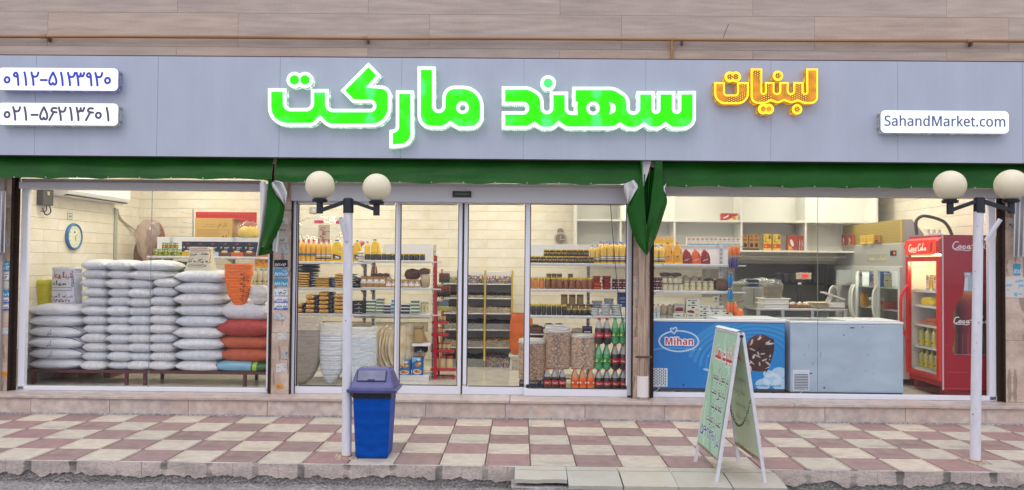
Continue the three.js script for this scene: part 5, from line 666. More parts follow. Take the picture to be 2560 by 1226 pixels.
  const sm = wrap(256, 256, (x) => { fill(x, '#f1ecde', 256, 256); x.save(); x.translate(74, 0); x.scale(0.84, 1); ink(x, '#43382e'); persian(x, 'سهند رزق', 112, 76, 3.6, 5, 84); ink(x, '#b0453c'); x.lineWidth = 6; x.beginPath(); x.moveTo(126, 30); x.quadraticCurveTo(140, 80, 116, 130); x.stroke(); x.fillRect(30, 10, 70, 5); ink(x, '#2c2622'); persian(x, 'درجه یک گیلان', 124, 150, 3.4, 5, 116); x.lineWidth = 4; x.beginPath(); x.ellipse(62, 186, 24, 14, 0, 0, 7); x.stroke(); x.fillRect(50, 182, 24, 5); x.restore(); });
  stand('rice_sack', 'small upright printed rice sack on top of the wide white sacks', 502, 682, 66, 64, [[0, 1.1], [0.12, 1.08], [0.5, 0.88], [0.84, 0.76], [0.9, 0.82], [0.97, 0.8], [1, 0.74]], M([0.7, 0.67, 0.6], 0.6, { map: sm, bumpMap: T_crease, bumpScale: 0.01 }), { sd: 13, lump: 0.7 });
  const orB = wrap(256, 256, (x) => { fill(x, '#ee8a3a', 256, 256); ink(x, '#54331c'); x.save(); x.translate(142, 40); x.rotate(Math.PI / 2); persian(x, 'برنج ایرانی گیلان', 180, 0, 3, 4, 170); x.restore(); for (let i = 0; i < 30; i++) { ink(x, i % 2 ? 'rgba(180,80,20,.25)' : 'rgba(255,190,110,.25)'); x.fillRect(0, i * 9, 256, 3); } });
  stand('orange_bag', 'orange woven bag standing on the white sack with pink printing', 596, 768, 72, 108, [[0, 0.16, 0.02], [0.1, 0.46, 0.03], [0.3, 0.72, 0.01], [0.6, 0.86], [0.86, 0.96], [0.91, 0.92], [0.95, 0.98], [1, 0.92]], M([0.95, 0.62, 0.3], 0.5, { map: orB, bumpMap: T_crease, bumpScale: 0.015 }), { sd: 17, lump: 1.6, z: -0.8, d: 0.5 });
  stand('white_bag', 'small white tied bag beside the orange woven bag', 648, 760, 48, 47, [[0, 0.5], [0.2, 0.82], [0.6, 0.98], [0.85, 0.82], [1, 0.55]], fabric([0.68, 0.67, 0.64]), { sd: 23, lump: 1.8, z: -0.8, d: 0.6 });
  // bench of dark red steel
  const zb = -0.74, yb = P(370, 927, zb).y, xa = PX(58, zb), xb = PX(682, zb), o = thing('bench', 'dark red steel bench carrying the stacked sacks', 'bench', [0, 0, 0]), br = M([0.09, 0.02, 0.022], 0.45);
  mesh('top_frame', [rb(xb - xa, 0.035, 0.035, 0.003, (xa + xb) / 2, yb - 0.018, zb), rb(xb - xa, 0.035, 0.035, 0.003, (xa + xb) / 2, yb - 0.018, zb - 0.55), bx(xb - xa - 0.02, 0.01, 0.5, (xa + xb) / 2, yb - 0.01, zb - 0.28)], br, o);
  for (const [x, dz] of [[90, 0], [322, 0], [368, 0.02], [411, 0.5], [617, 0], [646, 0.5]]) { const X = PX(x, zb - dz); mesh('leg', bx(0.036, yb - 0.03 - FL, 0.036, X, (yb - 0.03 + FL) / 2, zb - dz), br, o); }
  const p = thing('wooden_pallet', 'wooden pallet on the floor under the sack bench', 'pallet', [PX(232, -1.5), FL, -1.5], 0.12), wd = M([0.42, 0.24, 0.1], 0.75, { map: T_trav }); for (let i = 0; i < 3; i++) mesh('block', rb(0.1, 0.09, 0.5, 0.004, -0.3 + i * 0.3, 0.045, 0), wd, p); for (let i = 0; i < 5; i++) mesh('plank', rb(0.78, 0.02, 0.085, 0.003, 0, 0.101, -0.2 + i * 0.1), wd, p);
}

// clock wall: air conditioner, clock, small fittings
{
  const on = (px, py, dx = 0) => { const X = XL + dx, Z = X * 1929 / (px - 1300), z = camera.position.z - Z; return V(X, P(px, py, z).y, z); };
  const c = on(172, 592), k = thing('wall_clock', 'round blue framed wall clock on the marble wall above the yellow bag', 'clock', c, Math.PI / 2);
  const face = canvas(256, 256, (x) => { fill(x, '#eef0dc', 256, 256); ink(x, '#6b6b60'); x.font = 'bold 24px sans-serif'; x.textAlign = 'center'; for (let i = 1; i <= 12; i++) { const a = i / 12 * 6.2832; x.fillText(String(i), 128 + 96 * Math.sin(a), 136 - 96 * Math.cos(a)); } ink(x, '#3c4450'); x.beginPath(); x.ellipse(128, 78, 18, 11, 0, 0, 7); x.fill(); });
  mesh('rim', lathe([[0.15, 0], [0.18, 0], [0.185, 0.02], [0.178, 0.045], [0.16, 0.05], [0.15, 0.036]], 40).rotateX(Math.PI / 2), M([0.03, 0.16, 0.36], 0.35), k); const fg = new THREE.CircleGeometry(0.155, 40).translate(0, 0, 0.034); mesh('dial', fg, M([0.85, 0.85, 0.8], 0.4, { map: face }), k);
  mesh('hand', beam(V(0, 0, 0.04), V(0.065, 0.03, 0.04), 0.008, 0.003), M([0.25, 0.15, 0.05], 0.4), k); mesh('hand', beam(V(0, 0, 0.044), V(0.02, -0.06, 0.044), 0.009, 0.003), M([0.25, 0.15, 0.05], 0.4), k);
  const f = on(316, 512, 0.24), ac = thing('air_conditioner', 'white split air conditioner high on the clock wall', 'air conditioner', [XL + 0.002, f.y, (f.z - 1.15) / 2], 0), L = -1.15 - f.z;
  mesh('casing', new THREE.ExtrudeGeometry(shp([[0, 0.02], [0.12, 0], [0.215, 0.03], [0.24, 0.075], [0.24, 0.26], [0.2, 0.3], [0, 0.3]]), { depth: L, bevelEnabled: true, bevelSize: 0.004, bevelThickness: 0.004, bevelSegments: 1 }).translate(0, 0, -L / 2), mt.white, ac); mesh('air_slot', bx(0.1, 0.012, L - 0.08, 0.175, 0.012, 0), mt.dark, ac); mesh('louvre', rb(0.085, 0.006, L - 0.1, 0.002, 0.172, 0.004, 0), mt.white, ac);
  const b = on(92, 490), pb = thing('alarm_box', 'dark grey alarm box with hanging cables near the window frame', 'box', b, Math.PI / 2); mesh('housing', rb(0.22, 0.24, 0.09, 0.01, 0, 0, 0.045), M([0.06, 0.06, 0.055], 0.5), pb); mesh('cable', [tube([V(0.08, -0.1, 0.05), V(0.1, -0.2, 0.06), V(0.02, -0.24, 0.05), V(-0.06, -0.16, 0.05)], 0.008, 30), tube([V(0.03, -0.1, 0.05), V(0.0, -0.19, 0.06), V(-0.08, -0.2, 0.04)], 0.006, 24)], mt.dark, pb); mesh('lamp_lens', rb(0.05, 0.05, 0.02, 0.004, -0.02, 0.03, 0.095), M([0.4, 0.38, 0.2], 0.3), pb);
  const a = on(284, 524, 0.02), e = on(284, 700, 0.02), cn = thing('conduit', 'pair of pale pipes running down the clock wall from the air conditioner', 'pipe', a); mesh('pipe', bar(V(0, 0, 0), V(0, e.y - a.y, 0), 0.016), M([0.5, 0.5, 0.4], 0.4), cn); mesh('pipe', bar(V(0, 0.02, 0.05), V(0, e.y - a.y, 0.05), 0.014), M([0.42, 0.42, 0.34], 0.4), cn);
  const s = on(290, 540, 0.03), h = thing('drain_hose', 'pale hose sloping from the air conditioner to the wall corner', 'hose', s); mesh('hose', tube([V(0, 0.1, 0.05), V(0, 0, 0), V(0.0, -0.12, -0.25), V(0.05, -0.24, -0.55)], 0.014, 30), M([0.45, 0.44, 0.33], 0.45), h);
  const n = on(163, 541), nt = thing('wall_notice', 'small white printed notice stuck above the wall clock', 'notice', n, Math.PI / 2); mesh('paper', faceBox(0.12, 0.09, 0.002, 0, 0, 0.01), M([0.8, 0.8, 0.76], 0.7, { map: canvas(64, 48, (x) => { fill(x, '#e8e6d8', 64, 48); ink(x, '#6a675c'); x.lineWidth = 3; x.strokeRect(3, 3, 58, 42); persian(x, 'سهند', 54, 28, 2.4, 3, 40); }) }), nt);
}
// behind the sacks: rack with cans, cake boxes, sauces, and things on top
{
  const z = -2.0, [, [y1, y2]] = rack('white shelf rack behind the sacks with cans and cake boxes', 366, 690, z, 0.4, [[500, 641], [500, 713]], [[398, 592], [560, 594], [676, 596]], { panels: [[392, 594, 690, 640, 0.37]] });
  row(['can', 'canY'], 6, 380, 452, y1, z, 18, from('green food can', 'in the lower row of cans'), 'food cans behind the sacks'); row('can', 4, 401, 442, y1 + 18 * S3(z), z - 0.03, 16, from('green food can', 'in the upper row of cans'), 'food cans behind the sacks');
  ['cake0', 'cake1', 'cake1', 'cake2', 'cake3', 'cake2', 'cake3'].forEach((k, i) => { const a = PX(452 + i * 31, z), b = PX(452 + i * 31 + 30.4, z); put(k, `${ORD[i]} cake mix box in its row, with a ${['yellow', 'pale blue', 'pale blue', 'brown', 'orange', 'brown', 'orange'][i]} band`, (a + b) / 2, y1, z - 0.06, b - a, 37 * S3(z), 0.09, 0, 'cake mix boxes behind the sacks'); });
  row('olive', 6, 418, 520, y2, z, 40, from('dark jar with a pale label', 'behind the white sacks'), 'jars behind the sacks'); row('olive', 5, 418, 500, y2 + 0.0, z - 0.12, 58, from('tall dark jar', 'in the rear row behind the white sacks'), 'jars behind the sacks'); row('sauce', 4, 630, 684, y2, z, 42, from('white sauce bottle', 'beside the orange bag', 'orange bag'), 'sauce bottles behind the sacks', { fill: 0.85 });
  row('white', 2, 428, 500, y1 - 0.17, z - 0.1, 14, from('white packet', 'under the can shelf'), undefined); row('jugO', 3, 634, 684, y1 - 0.145, z - 0.02, 28, from('orange oil jug', 'under the cake box shelf', 'orange bag'), undefined);
  const zt = -2.48, q = (x, y) => P(x, y, zt), yt = q(540, 600).y, t = thing('top_shelf', 'plain white shelf behind the cake boxes with a cardboard box on it', 'shelf', [q(560, 600).x, yt, zt - 0.22]); mesh('board', rb(q(700, 600).x - q(400, 600).x, 0.02, 0.45, 0.004, 0, -0.01, 0), mt.shelf, t); mesh('support', [bx(0.04, yt - FL - 0.02, 0.04, -0.5, -(yt - FL + 0.02) / 2, 0), bx(0.04, yt - FL - 0.02, 0.04, 0.5, -(yt - FL + 0.02) / 2, 0)], mt.shelf, t);
  const bxr = box2(486, 546, 580, 600, zt), cb = thing('cardboard_box', 'tan cardboard box with printed lines above the cake boxes', 'box', [bxr.x, yt, zt - 0.16]); mesh('carton', rb(bxr.w, bxr.h, 0.3, 0.004, 0, bxr.h / 2, 0), M([0.52, 0.34, 0.13], 0.75), cb); mesh('printed_face', faceBox(bxr.w * 0.985, bxr.h * 0.97, 0.003, 0, bxr.h / 2, 0.151), M([0.85, 0.85, 0.85], 0.75, { map: canvas(256, 144, (x) => { fill(x, '#d9b263', 256, 144); ink(x, '#9c7a3a'); x.lineWidth = 2; for (let i = 0; i < 6; i++) x.fillRect(20, 84 + i * 9, 150, 2); x.strokeRect(16, 78, 216, 62); persian(x, 'خیار شور', 220, 50, 4, 4, 70); x.fillRect(70, 40, 70, 2); x.fillRect(50, 54, 90, 2); ink(x, '#5a4520'); persian(x, 'ده', 222, 130, 3.4, 4); }) }), cb); mesh('flap', rb(bxr.w * 0.2, 0.004, 0.3, 0.001, bxr.w * 0.6, bxr.h * 0.97, 0), M([0.45, 0.28, 0.1], 0.75), cb);
  const rp = box2(487, 530, 640, 600, zt - 0.36), rd = thing('red_crate', 'large red plastic crate lid leaning behind the cardboard box', 'crate', [rp.x, rp.y, zt - 0.38]); mesh('sheet', rb(rp.w, rp.h, 0.02, 0.008), M([0.5, 0.03, 0.02], 0.35), rd); for (let i = 0; i < 40; i++) mesh('rib', bx(0.006, 0.03, 0.006, -rp.w / 2 + 0.04 + i * (rp.w - 0.08) / 39, rp.h / 2 - 0.035, 0.012), M([0.55, 0.1, 0.07], 0.35), rd);
  const hk = thing('hook_rack', 'thin steel hook rack standing beside the cardboard box', 'hook rack', q(481, 598)); mesh('post', bar(V(0, 0, 0), V(0, 75 * S3(zt), 0), 0.012), mt.steel, hk); for (const d of [12, 36, 62]) mesh('hook', tube([V(0, (75 - d) * S3(zt), 0), V(-0.06, (76 - d) * S3(zt), 0.06), V(-0.12, (78 - d) * S3(zt), 0.1), V(-0.13, (82 - d) * S3(zt), 0.1)], 0.005, 14, 5), mt.steel, hk);
  const bag = thing('plastic_bag', 'clear plastic bag with yellow contents beside the cardboard box', 'bag', q(622, 599)); const k = S3(zt); mesh('contents', puff(18, 12, (x, y, z2) => [x * 27 * k, 16 * k + sgn(y, 0.7) * 16 * k * (1 + fbm(x * 2, z2 * 2, 4, 2)), z2 * 0.13]), M([0.75, 0.5, 0.03], 0.5), bag); mesh('film', puff(26, 18, (x, y, z2) => { const n = 1 + fbm(x * 3, y * 3, z2 * 3, 3) * 0.35; return [x * 31 * k * n, 22 * k + sgn(y, 0.7) * 23 * k * n, z2 * 0.17 * n]; }), mt.clear, bag);
  const zc = -3.05, kc = S3(zc), cb2 = thing('plastic_bag', 'big crumpled clear bag of pinkish paper hanging in the wall corner', 'bag', P(372, 600, zc)); mesh('film', puff(30, 24, (x, y, z2) => { const n = 1 + fbm(x * 2.5, y * 2.5, z2 * 2.5, 4) * 0.4 + fbm(x * 9, y * 7, z2 * 9, 3) * 0.28, t = (y + 1) / 2; return [x * (16 + 22 * t) * kc * n - (1 - t) * 0.06, y * 52 * kc, z2 * 0.12 * n]; }), M([0.8, 0.7, 0.64], 0.12, { transmission: 0.72, thickness: 0, side: THREE.DoubleSide }), cb2);
  for (const [x, y, rx, ry] of [[345, 640, 11, 36], [388, 606, 24, 50]]) { const d = thing('round_tray', `round brown woven tray behind the crumpled bag, the ${x < 370 ? 'narrow one by the clock wall' : 'wider reddish one'}`, 'tray', P(x, y, zc - 0.1)); mesh('disc', new THREE.CylinderGeometry(1, 1, 0.03, 28).rotateX(Math.PI / 2).scale(rx * kc, ry * kc, 1), M(x < 370 ? [0.22, 0.13, 0.08] : [0.35, 0.15, 0.1], 0.7, { map: T_weave }), d); mesh('edge', new THREE.TorusGeometry(1, 0.06, 8, 30).scale(rx * kc, ry * kc, 0.3), M([0.3, 0.12, 0.08], 0.6), d); }
}

// ---------- seen through the door: the long rack with oil, pasta and tea ----------
{
  const z = -1.36, Zs = S3(z);
  const [, [b1, b2, b3]] = rack('long white shelf rack with oil bottles and pasta seen through the door', 730, 903, z, 0.42, [[800, 654], [800, 719], [800, 784]], [[898, 640]], { base: [800, 944] });
  const [, [c1, c2, c3]] = rack('white shelf rack with tea boxes and hanging bread beside the red stand', 905, 1076, z - 0.02, 0.42, [[990, 651], [990, 719], [990, 784]], [[1078, 612], [921, 650]], { base: [1030, 941], panels: [[958, 610, 1078, 651, 0.4]] });
  const grp = 'oil bottles behind the door';
  row('oilR', 4, 738, 788, b1, z - 0.03, 53, from('amber oil bottle with a red cap', 'on the top shelf', 'column'), grp, { fill: 1 }); row('oilB', 3, 788, 826, b1, z - 0.03, 51, from('amber oil bottle with a blue cap', 'after the red capped bottles', 'column'), grp, { fill: 1 }); row('oilR', 7, 736, 826, b1, z - 0.16, 56, from('rear amber oil bottle', 'in the back row of the top shelf', 'column'), grp, { fill: 1 });
  row('jugY', 1, 826, 858, b1, z - 0.02, 55, () => 'yellow oil jug with a blue cap beside the oil bottles', 'yellow oil jugs', { d: 0.12 }); row('jugY', 2, 862, 902, b1, z - 0.02, 54, (i) => `${['half hidden yellow oil jug directly behind the lamp pole', 'yellow oil jug between the lamp pole and the black jars'][i]}`, 'yellow oil jugs', { d: 0.12 });
  row('oilC', 1, 909, 923, c1, z - 0.25, 47, () => 'small yellow oil bottle standing behind the black jars'); row('jugY', 1, 924, 950, c1, z - 0.24, 52, () => 'yellow oil jug standing behind the black jars', 'yellow oil jugs', { d: 0.12 });
  stack('white', 4, 894, 908, b1, z, 26, down('small pale packet', 'of the little stack beside the black jars'), 'pale packets');
  row('syrup', 11, 910, 1062, c1, z - 0.03, 17, from('yellow lidded black jar', 'under the white panel', 'lamp pole'), 'black jars with yellow lids', { fill: 0.98 });
  const hang = thing('plastic_bag', 'clear plastic bags with pink printing on top of the oil rack', 'bag', P(800, 604, z - 0.35)); mesh('film', puff(30, 20, (x, y, q) => { const n = 1 + fbm(x * 3.5, y * 3.5, q * 3, 4) * 0.5; return [x * 62 * Zs * n, 32 * Zs + y * 34 * Zs * n, q * 0.1]; }), mt.clear, hang);
  const pk = M([0.6, 0.06, 0.16], 0.5); for (const [x, y, w, h] of [[797, 555, 24, 8], [850, 556, 22, 8]]) { const r = box2(x - w / 2, y - h / 2, x + w / 2, y + h / 2, z - 0.24); mesh('pink_print', rb(r.w, r.h, 0.004, 0.001, r.x - hang.position.x, r.y - hang.position.y, 0.11), pk, hang); }
  mesh('print_script', faceBox(30 * Zs, 44 * Zs, 0.003, PX(797, z) - hang.position.x, P(797, 582, z).y - hang.position.y, 0.11), M([0.8, 0.8, 0.74], 0.4, { transmission: 0.35, thickness: 0, map: canvas(64, 96, (x) => { fill(x, '#e9e6d6', 64, 96); ink(x, '#c2334a'); x.save(); x.translate(20, 6); x.rotate(Math.PI / 2); persian(x, 'درسان', 84, -6, 4.6, 6, 80); x.restore(); }) }), hang);
  const pin = thing('pink_bag', 'small crumpled pink bag lying on the rack above the yellow jug', 'bag', P(897, 612, z - 0.3)); mesh('film', puff(20, 14, (x, y, q) => { const n = 1 + fbm(x * 3, y * 3, q * 3, 3) * 0.6; return [x * 14 * Zs * n, y * 9 * Zs * n + x * 0.03, q * 0.05]; }), M([0.55, 0.16, 0.18], 0.3), pin);
  // pasta
  const G1 = 'pasta packs on the middle shelf', G2 = 'macaroni packs on the lower shelf';
  stack('pasta', 6, 738, 786, b2, z, 37, down('flat tan pasta pack', 'of the stack beside the column'), G1, { d: 0.3 }); stack('pasta', 5, 783, 838, b2, z, 26, down('flat tan pasta pack', 'of the middle pasta stack'), G1, { d: 0.3 }); stack('pasta', 6, 834, 885, b2, z, 35, down('flat tan pasta pack', 'of the stack behind the lamp pole'), G1, { d: 0.3 });
  stack('navy', 3, 741, 792, b2 + 37 * Zs, z - 0.05, 26, down('dark blue packet', 'of the heap above the pasta beside the column'), 'dark blue packets', { d: 0.25 }); stack('navy', 2, 884, 902, b2, z, 26, down('dark blue packet', 'between the lamp pole and the tea boxes'), 'dark blue packets', { d: 0.2 });
  stack('macaroni', 2, 737, 762, b3, z, 26, down('yellow macaroni pack', 'of the stack nearest the column'), G2, { d: 0.26 }); stack('macaroni', 4, 762, 795, b3, z, 46, down('yellow macaroni pack', 'of the second stack from the column'), G2, { d: 0.26 }); stack('macaroni', 5, 795, 832, b3, z, 54, down('yellow macaroni pack', 'of the tallest stack'), G2, { d: 0.26 }); stack('macaroni', 5, 834, 874, b3, z, 48, down('pale macaroni pack', 'of the stack behind the lamp pole'), G2, { d: 0.26 });
  stack('macaroni', 1, 868, 900, b3, z - 0.05, 28, () => 'pale macaroni pack beside the black boxes', G2, { d: 0.2 });
  // tea, bags
  row('tea', 4, 902, 964, c2, z - 0.03, 27, from('tall tea box with a white band', 'on its shelf', 'lamp pole'), 'tea boxes', { d: 0.12 }); row('teaS', 6, 965, 1050, c2, z - 0.03, 20, from('small red and white tan tea box', 'on its shelf', 'lamp pole'), 'tea boxes', { d: 0.1 });
  row('beige', 1, 964, 979, c2, z - 0.08, 26, () => 'plain beige box between the tall and small tea boxes'); row('brown', 3, 926, 972, c2 + 26 * Zs, z - 0.08, 9, from('flat brown packet', 'lying on the tall tea boxes', 'lamp pole'), 'brown packets', { d: 0.12 }); row('brown', 1, 1010, 1050, c2 + 20 * Zs, z - 0.1, 26, () => 'shiny dark brown bag lying on the small tea boxes', undefined, { d: 0.15 }); row('beige', 1, 1050, 1074, c2, z - 0.05, 34, () => 'beige bag at the end of the tea shelf'); row('brown', 1, 1046, 1074, c2 + 32 * Zs, z - 0.06, 16, () => 'dark brown bag on the beige bag at the shelf end', undefined, { d: 0.14 });
  // tubs
  stack('black', 3, 880, 914, c3, z, 30, down('black box with white script', 'beside the stacked white lidded tubs'), 'black boxes', { d: 0.2 });
  [['tub', 4, 916, 940, 33, 'dark green'], ['tub', 5, 941, 960, 38, 'dark green'], ['tubK', 3, 960, 978, 22, 'black'], ['tubB', 4, 978, 1001, 36, 'blue'], ['tubK', 3, 1002, 1026, 24, 'black'], ['tub', 4, 1027, 1050, 34, 'dark green']].forEach(([k, n, x0, x1, h, c], s) => stack(k, n, x0, x1, c3, z, h, down(`white lidded ${c} tub`, `of the ${ORD[s]} stack from the black boxes`), 'stacked white lidded tubs', { d: 0.1, jit: 0.002 }));
  row('cream', 2, 1052, 1072, c3, z - 0.05, 30, from('pale jar', 'beside the last tub stack', 'tub stacks'), undefined);
  // bulk sacks on the floor
  const stand = (label, cx, yb, w, h, prof, mat, zz, o = {}) => { const s = S3(zz), p = P(cx, yb, zz); const t = mesh('bulk_sack', upright(prof, o.sd ?? 2, o.sq ?? 0.62, o.lump ?? 0.7), mat); t.position.set(p.x, FL, zz); t.scale.set(w * s, P(cx, yb - h, zz).y - FL, (o.d ?? 0.8) * w * s); return tag(t, label, 'sack'); };
  const lines = (bg, lc, top, w = 3, gap = 11) => { const t = canvas(256, 512, (x) => { fill(x, bg, 256, 512); for (let i = 8; i < 46; i++) { ink(x, lc); x.fillRect(0, i * gap + 6 * Math.sin(i * 1.7), 256, w); } if (top) { ink(x, top); x.fillRect(0, 0, 256, 92); } }); t.wrapS = THREE.RepeatWrapping; t.offset.x = 0.5; return t; };
  const tap1 = [[0, 0.35, -0.3], [0.06, 0.62, -0.2], [0.2, 0.84, -0.08], [0.45, 0.98], [0.8, 1], [0.93, 0.98], [1, 1.02]];
  stand('tall grey brown sack with a rolled cream top beside the door jamb', 770, 962, 64, 168, tap1, M([0.8, 0.79, 0.77], 0.55, { bumpMap: T_crease, bumpScale: 0.02, map: lines('#b3a99f', '#a2978d', '#e6dcc8', 2) }), -1.0, { sd: 3 });
  stand('white sack with fine blue lines behind the lamp pole', 830, 952, 66, 144, [[0, 0.2, -0.06], [0.08, 0.5, -0.04], [0.25, 0.86], [0.5, 0.98], [0.9, 1], [1, 1]], M([0.86, 0.86, 0.86], 0.55, { bumpMap: T_crease, bumpScale: 0.02, map: lines('#eef0f1', '#b9c3d2', '#efece2', 4) }), -1.03, { sd: 6 });
  const w3 = stand('wide pale blue sack full of dark seeds between the lamp pole and the bread', 904, 952, 72, 137, [[0, 0.9], [0.2, 1], [0.6, 1], [0.94, 0.96], [0.97, 1.02], [1, 0.98]], M([0.8, 0.8, 0.8], 0.55, { bumpMap: T_crease, bumpScale: 0.02, map: lines('#d5dee4', '#c3ced8', '#eceee8', 3, 14) }), -1.0, { sd: 8, lump: 0.4 }); mesh('seeds', puff(18, 10, (x, y, q) => [x * 0.42, 0.98 + Math.max(0, y) * 0.06 + fbm(x * 9, q * 9, 2, 2) * 0.03, q * 0.42]), M([0.12, 0.1, 0.05], 0.8), w3);
  // bread in bags on a rail
  const yr = P(970, 797, z + 0.03).y, x0 = PX(880, z), x1 = PX(1072, z), rail = thing('hanging_rail', 'white rail under the shelf carrying the bagged flat bread', 'rail', [(x0 + x1) / 2, yr, z - 0.16]); mesh('rod', new THREE.CylinderGeometry(0.012, 0.012, x1 - x0, 12).rotateZ(Math.PI / 2), mt.shelf, rail); mesh('hanger', [bar(V(-0.4, 0, 0), V(-0.4, 0.07, 0), 0.006), bar(V(0.4, 0, 0), V(0.4, 0.07, 0), 0.006)], mt.shelf, rail);
  const T_bread = tex(128, 128, (u, v) => { const n = fbm(u * 7, v * 7, 2, 4), s = fbm(u * 24, v * 24, 5, 2); return mix([0.96, 0.91, 0.8], [0.84, 0.7, 0.5], clamp(0.12 + n * 1.3 + (s > 0.3 ? 0.3 : 0))); }), breadM = M([0.92, 0.92, 0.9], 0.6, { map: T_bread });
  for (let i = 0; i < 13; i++) {
    const px = 938 + i * 6.4 + rr(-1, 1), a = i === 12 ? 0.75 : rr(0.95, 1.3), rad = rr(51, 56) * Zs, o = thing('flat_bread', `${ORD[i]} bag of round flat bread on the rail from the pale blue sack`, 'bread', [PX(px, z - 0.12) + 0.06, yr, z - 0.12], a, 'bagged flat breads on the rail');
    mesh('bread', puff(24, 14, (x, y, q) => [x * rad * (1 + 0.03 * fbm(x * 4, y * 4, i, 2)), -rad - 0.09 + y * rad * 1.06, q * 0.014 + 0.02 * fbm(x * 2.4, y * 2.4, i * 3, 3)]), breadM, o); mesh('bag_film', flap2(rad, i), M([1, 1, 1], 0.06, { transmission: 1, thickness: 0, side: THREE.DoubleSide }), o);
  }
  function flap2(r, i) { return puff(20, 12, (x, y, q) => { const t = (y + 1) / 2, w = t > 0.86 ? 0.25 : 1.06; return [x * r * w, -r - 0.085 + y * r * (y > 0 ? 1.3 : 1.12) + 0.0 * i, q * 0.024 + 0.01 * Math.sin(x * 14 + i) * (y < -0.6 ? 1 : 0)]; }); }
  const small = thing('low_shelf', 'short white shelf carrying a big jar beside the bagged bread', 'shelf', P(1054, 860, z)); mesh('board', rb(0.24, 0.016, 0.24, 0.003, 0, -0.008, -0.1), mt.shelf, small); mesh('lip', rb(0.24, 0.03, 0.01, 0.003, 0, -0.016, 0.02), mt.shelf, small); mesh('bracket', bx(0.012, 0.08, 0.2, 0.11, -0.05, -0.12), M([0.4, 0.4, 0.42], 0.4), small);
  put('taupe', 'big dark jar with a rust red lid on the short shelf', PX(1048, z), P(1048, 858, z).y, z - 0.08, 24 * Zs, 42 * Zs, 24 * Zs); stack('black', 1, 1038, 1068, FL + 0.36, z - 0.05, 12, () => 'flat dark box under the short shelf beside the bread');
  const yb = P(1030, 941, z).y + 0.01; put('noodle', 'blue food box with noodle bowls, the one under the bread', PX(1013, z), yb, z - 0.08, 30 * Zs, 36 * Zs, 0.1, 0, 'blue food boxes'); put('noodle', 'blue food box with noodle bowls, the taller one by the rack upright', PX(1045, z), yb, z - 0.1, 27 * Zs, 44 * Zs, 0.1, 0, 'blue food boxes');
}
// red wire stand of spices and sweets
{
  const z = -1.5, s = S3(z), q = (x, y, dz = 0) => P(x, y, z + dz), o = thing('display_stand', 'red steel display stand with spice jars and hanging packets', 'display stand', V(q(1100, 950).x, FL, z)), L = (x, y, dz) => { const p = q(x, y, dz).sub(o.position); return p; }, m = mt.redpaint;
  mesh('post', [beam(L(1088, 950, 0), L(1089, 640, 0), 0.04, 0.03)], m, o); mesh('post', [beam(L(1097, 945, -0.28), L(1085, 632, -0.28), 0.03, 0.03)], m, o); mesh('foot', [beam(L(1072, 952, 0.02), L(1135, 953, 0.02), 0.03, 0.04), beam(L(1090, 940, -0.25), L(1136, 940, -0.25), 0.03, 0.03), beam(L(1135, 950, 0.02), L(1136, 942, -0.25), 0.03, 0.03)], m, o);
  [[808, 1079, 1120], [839, 1078, 1119], [880, 1077, 1134], [926, 1076, 1139]].forEach(([y, x0, x1], i) => { const a = L(x0, y), b = L(x1, y); mesh('tray', [rb(b.x - a.x, 0.02, 0.2, 0.003, (a.x + b.x) / 2, a.y, -0.1), rb(b.x - a.x, 0.035, 0.008, 0.002, (a.x + b.x) / 2, a.y + 0.01, 0.003)], m, o); const yy = q((x0 + x1) / 2, y).y + 0.01, n = [4, 4, 4, 3][i], key = i === 3 ? 'bigSpice' : 'spice'; row(key, n, x0 + 8, x1 - 4, yy, z - 0.02, [18, 18, 20, 32][i], from(`${i === 3 ? 'square beige' : 'small brown'} spice jar`, `on the ${['top', 'second', 'third', 'lowest'][i]} red tray`, 'post'), 'spice jars on the red stand', { fill: 0.9 }); });
  [[681, 1098, 1124, [0.2, 0.05, 0.02], 24, 'brown'], [712, 1092, 1126, [0.22, 0.04, 0.015], 30, 'rust brown'], [751, 1093, 1121, [0.1, 0.16, 0.22], 25, 'blue and gold']].forEach(([y, x0, x1, c, h, w], r) => { const hk = mesh('hook', bar(L(1090, y), L(x1 + 2, y - 1), 0.006), mt.steel, o); void hk; const n = 7; for (let i = 0; i < n; i++) { const t = thing('hanging_sachet', `${ORD[i]} ${w} sachet from the post on the ${['upper', 'middle', 'lower'][r]} hook`, 'sachet', q(x0 + (x1 - x0) * (i + 0.5) / n, y + 2, -0.02 + i * 0.004), 0.25, 'sachets on the red stand'); mesh('upper_film', puff(8, 8, (x, yy, zz) => [x * 2.6 * s, -h * s * 0.3 + yy * h * s * 0.32, zz * 0.012]), M(c, 0.25), t); mesh('lower_film', puff(8, 8, (x, yy, zz) => [x * 2.8 * s, -h * s * 0.72 + yy * h * s * 0.3, zz * 0.013]), M(r === 2 ? [0.45, 0.38, 0.1] : r ? [0.02, 0.02, 0.015] : [0.03, 0.08, 0.03], 0.25), t); } });
}
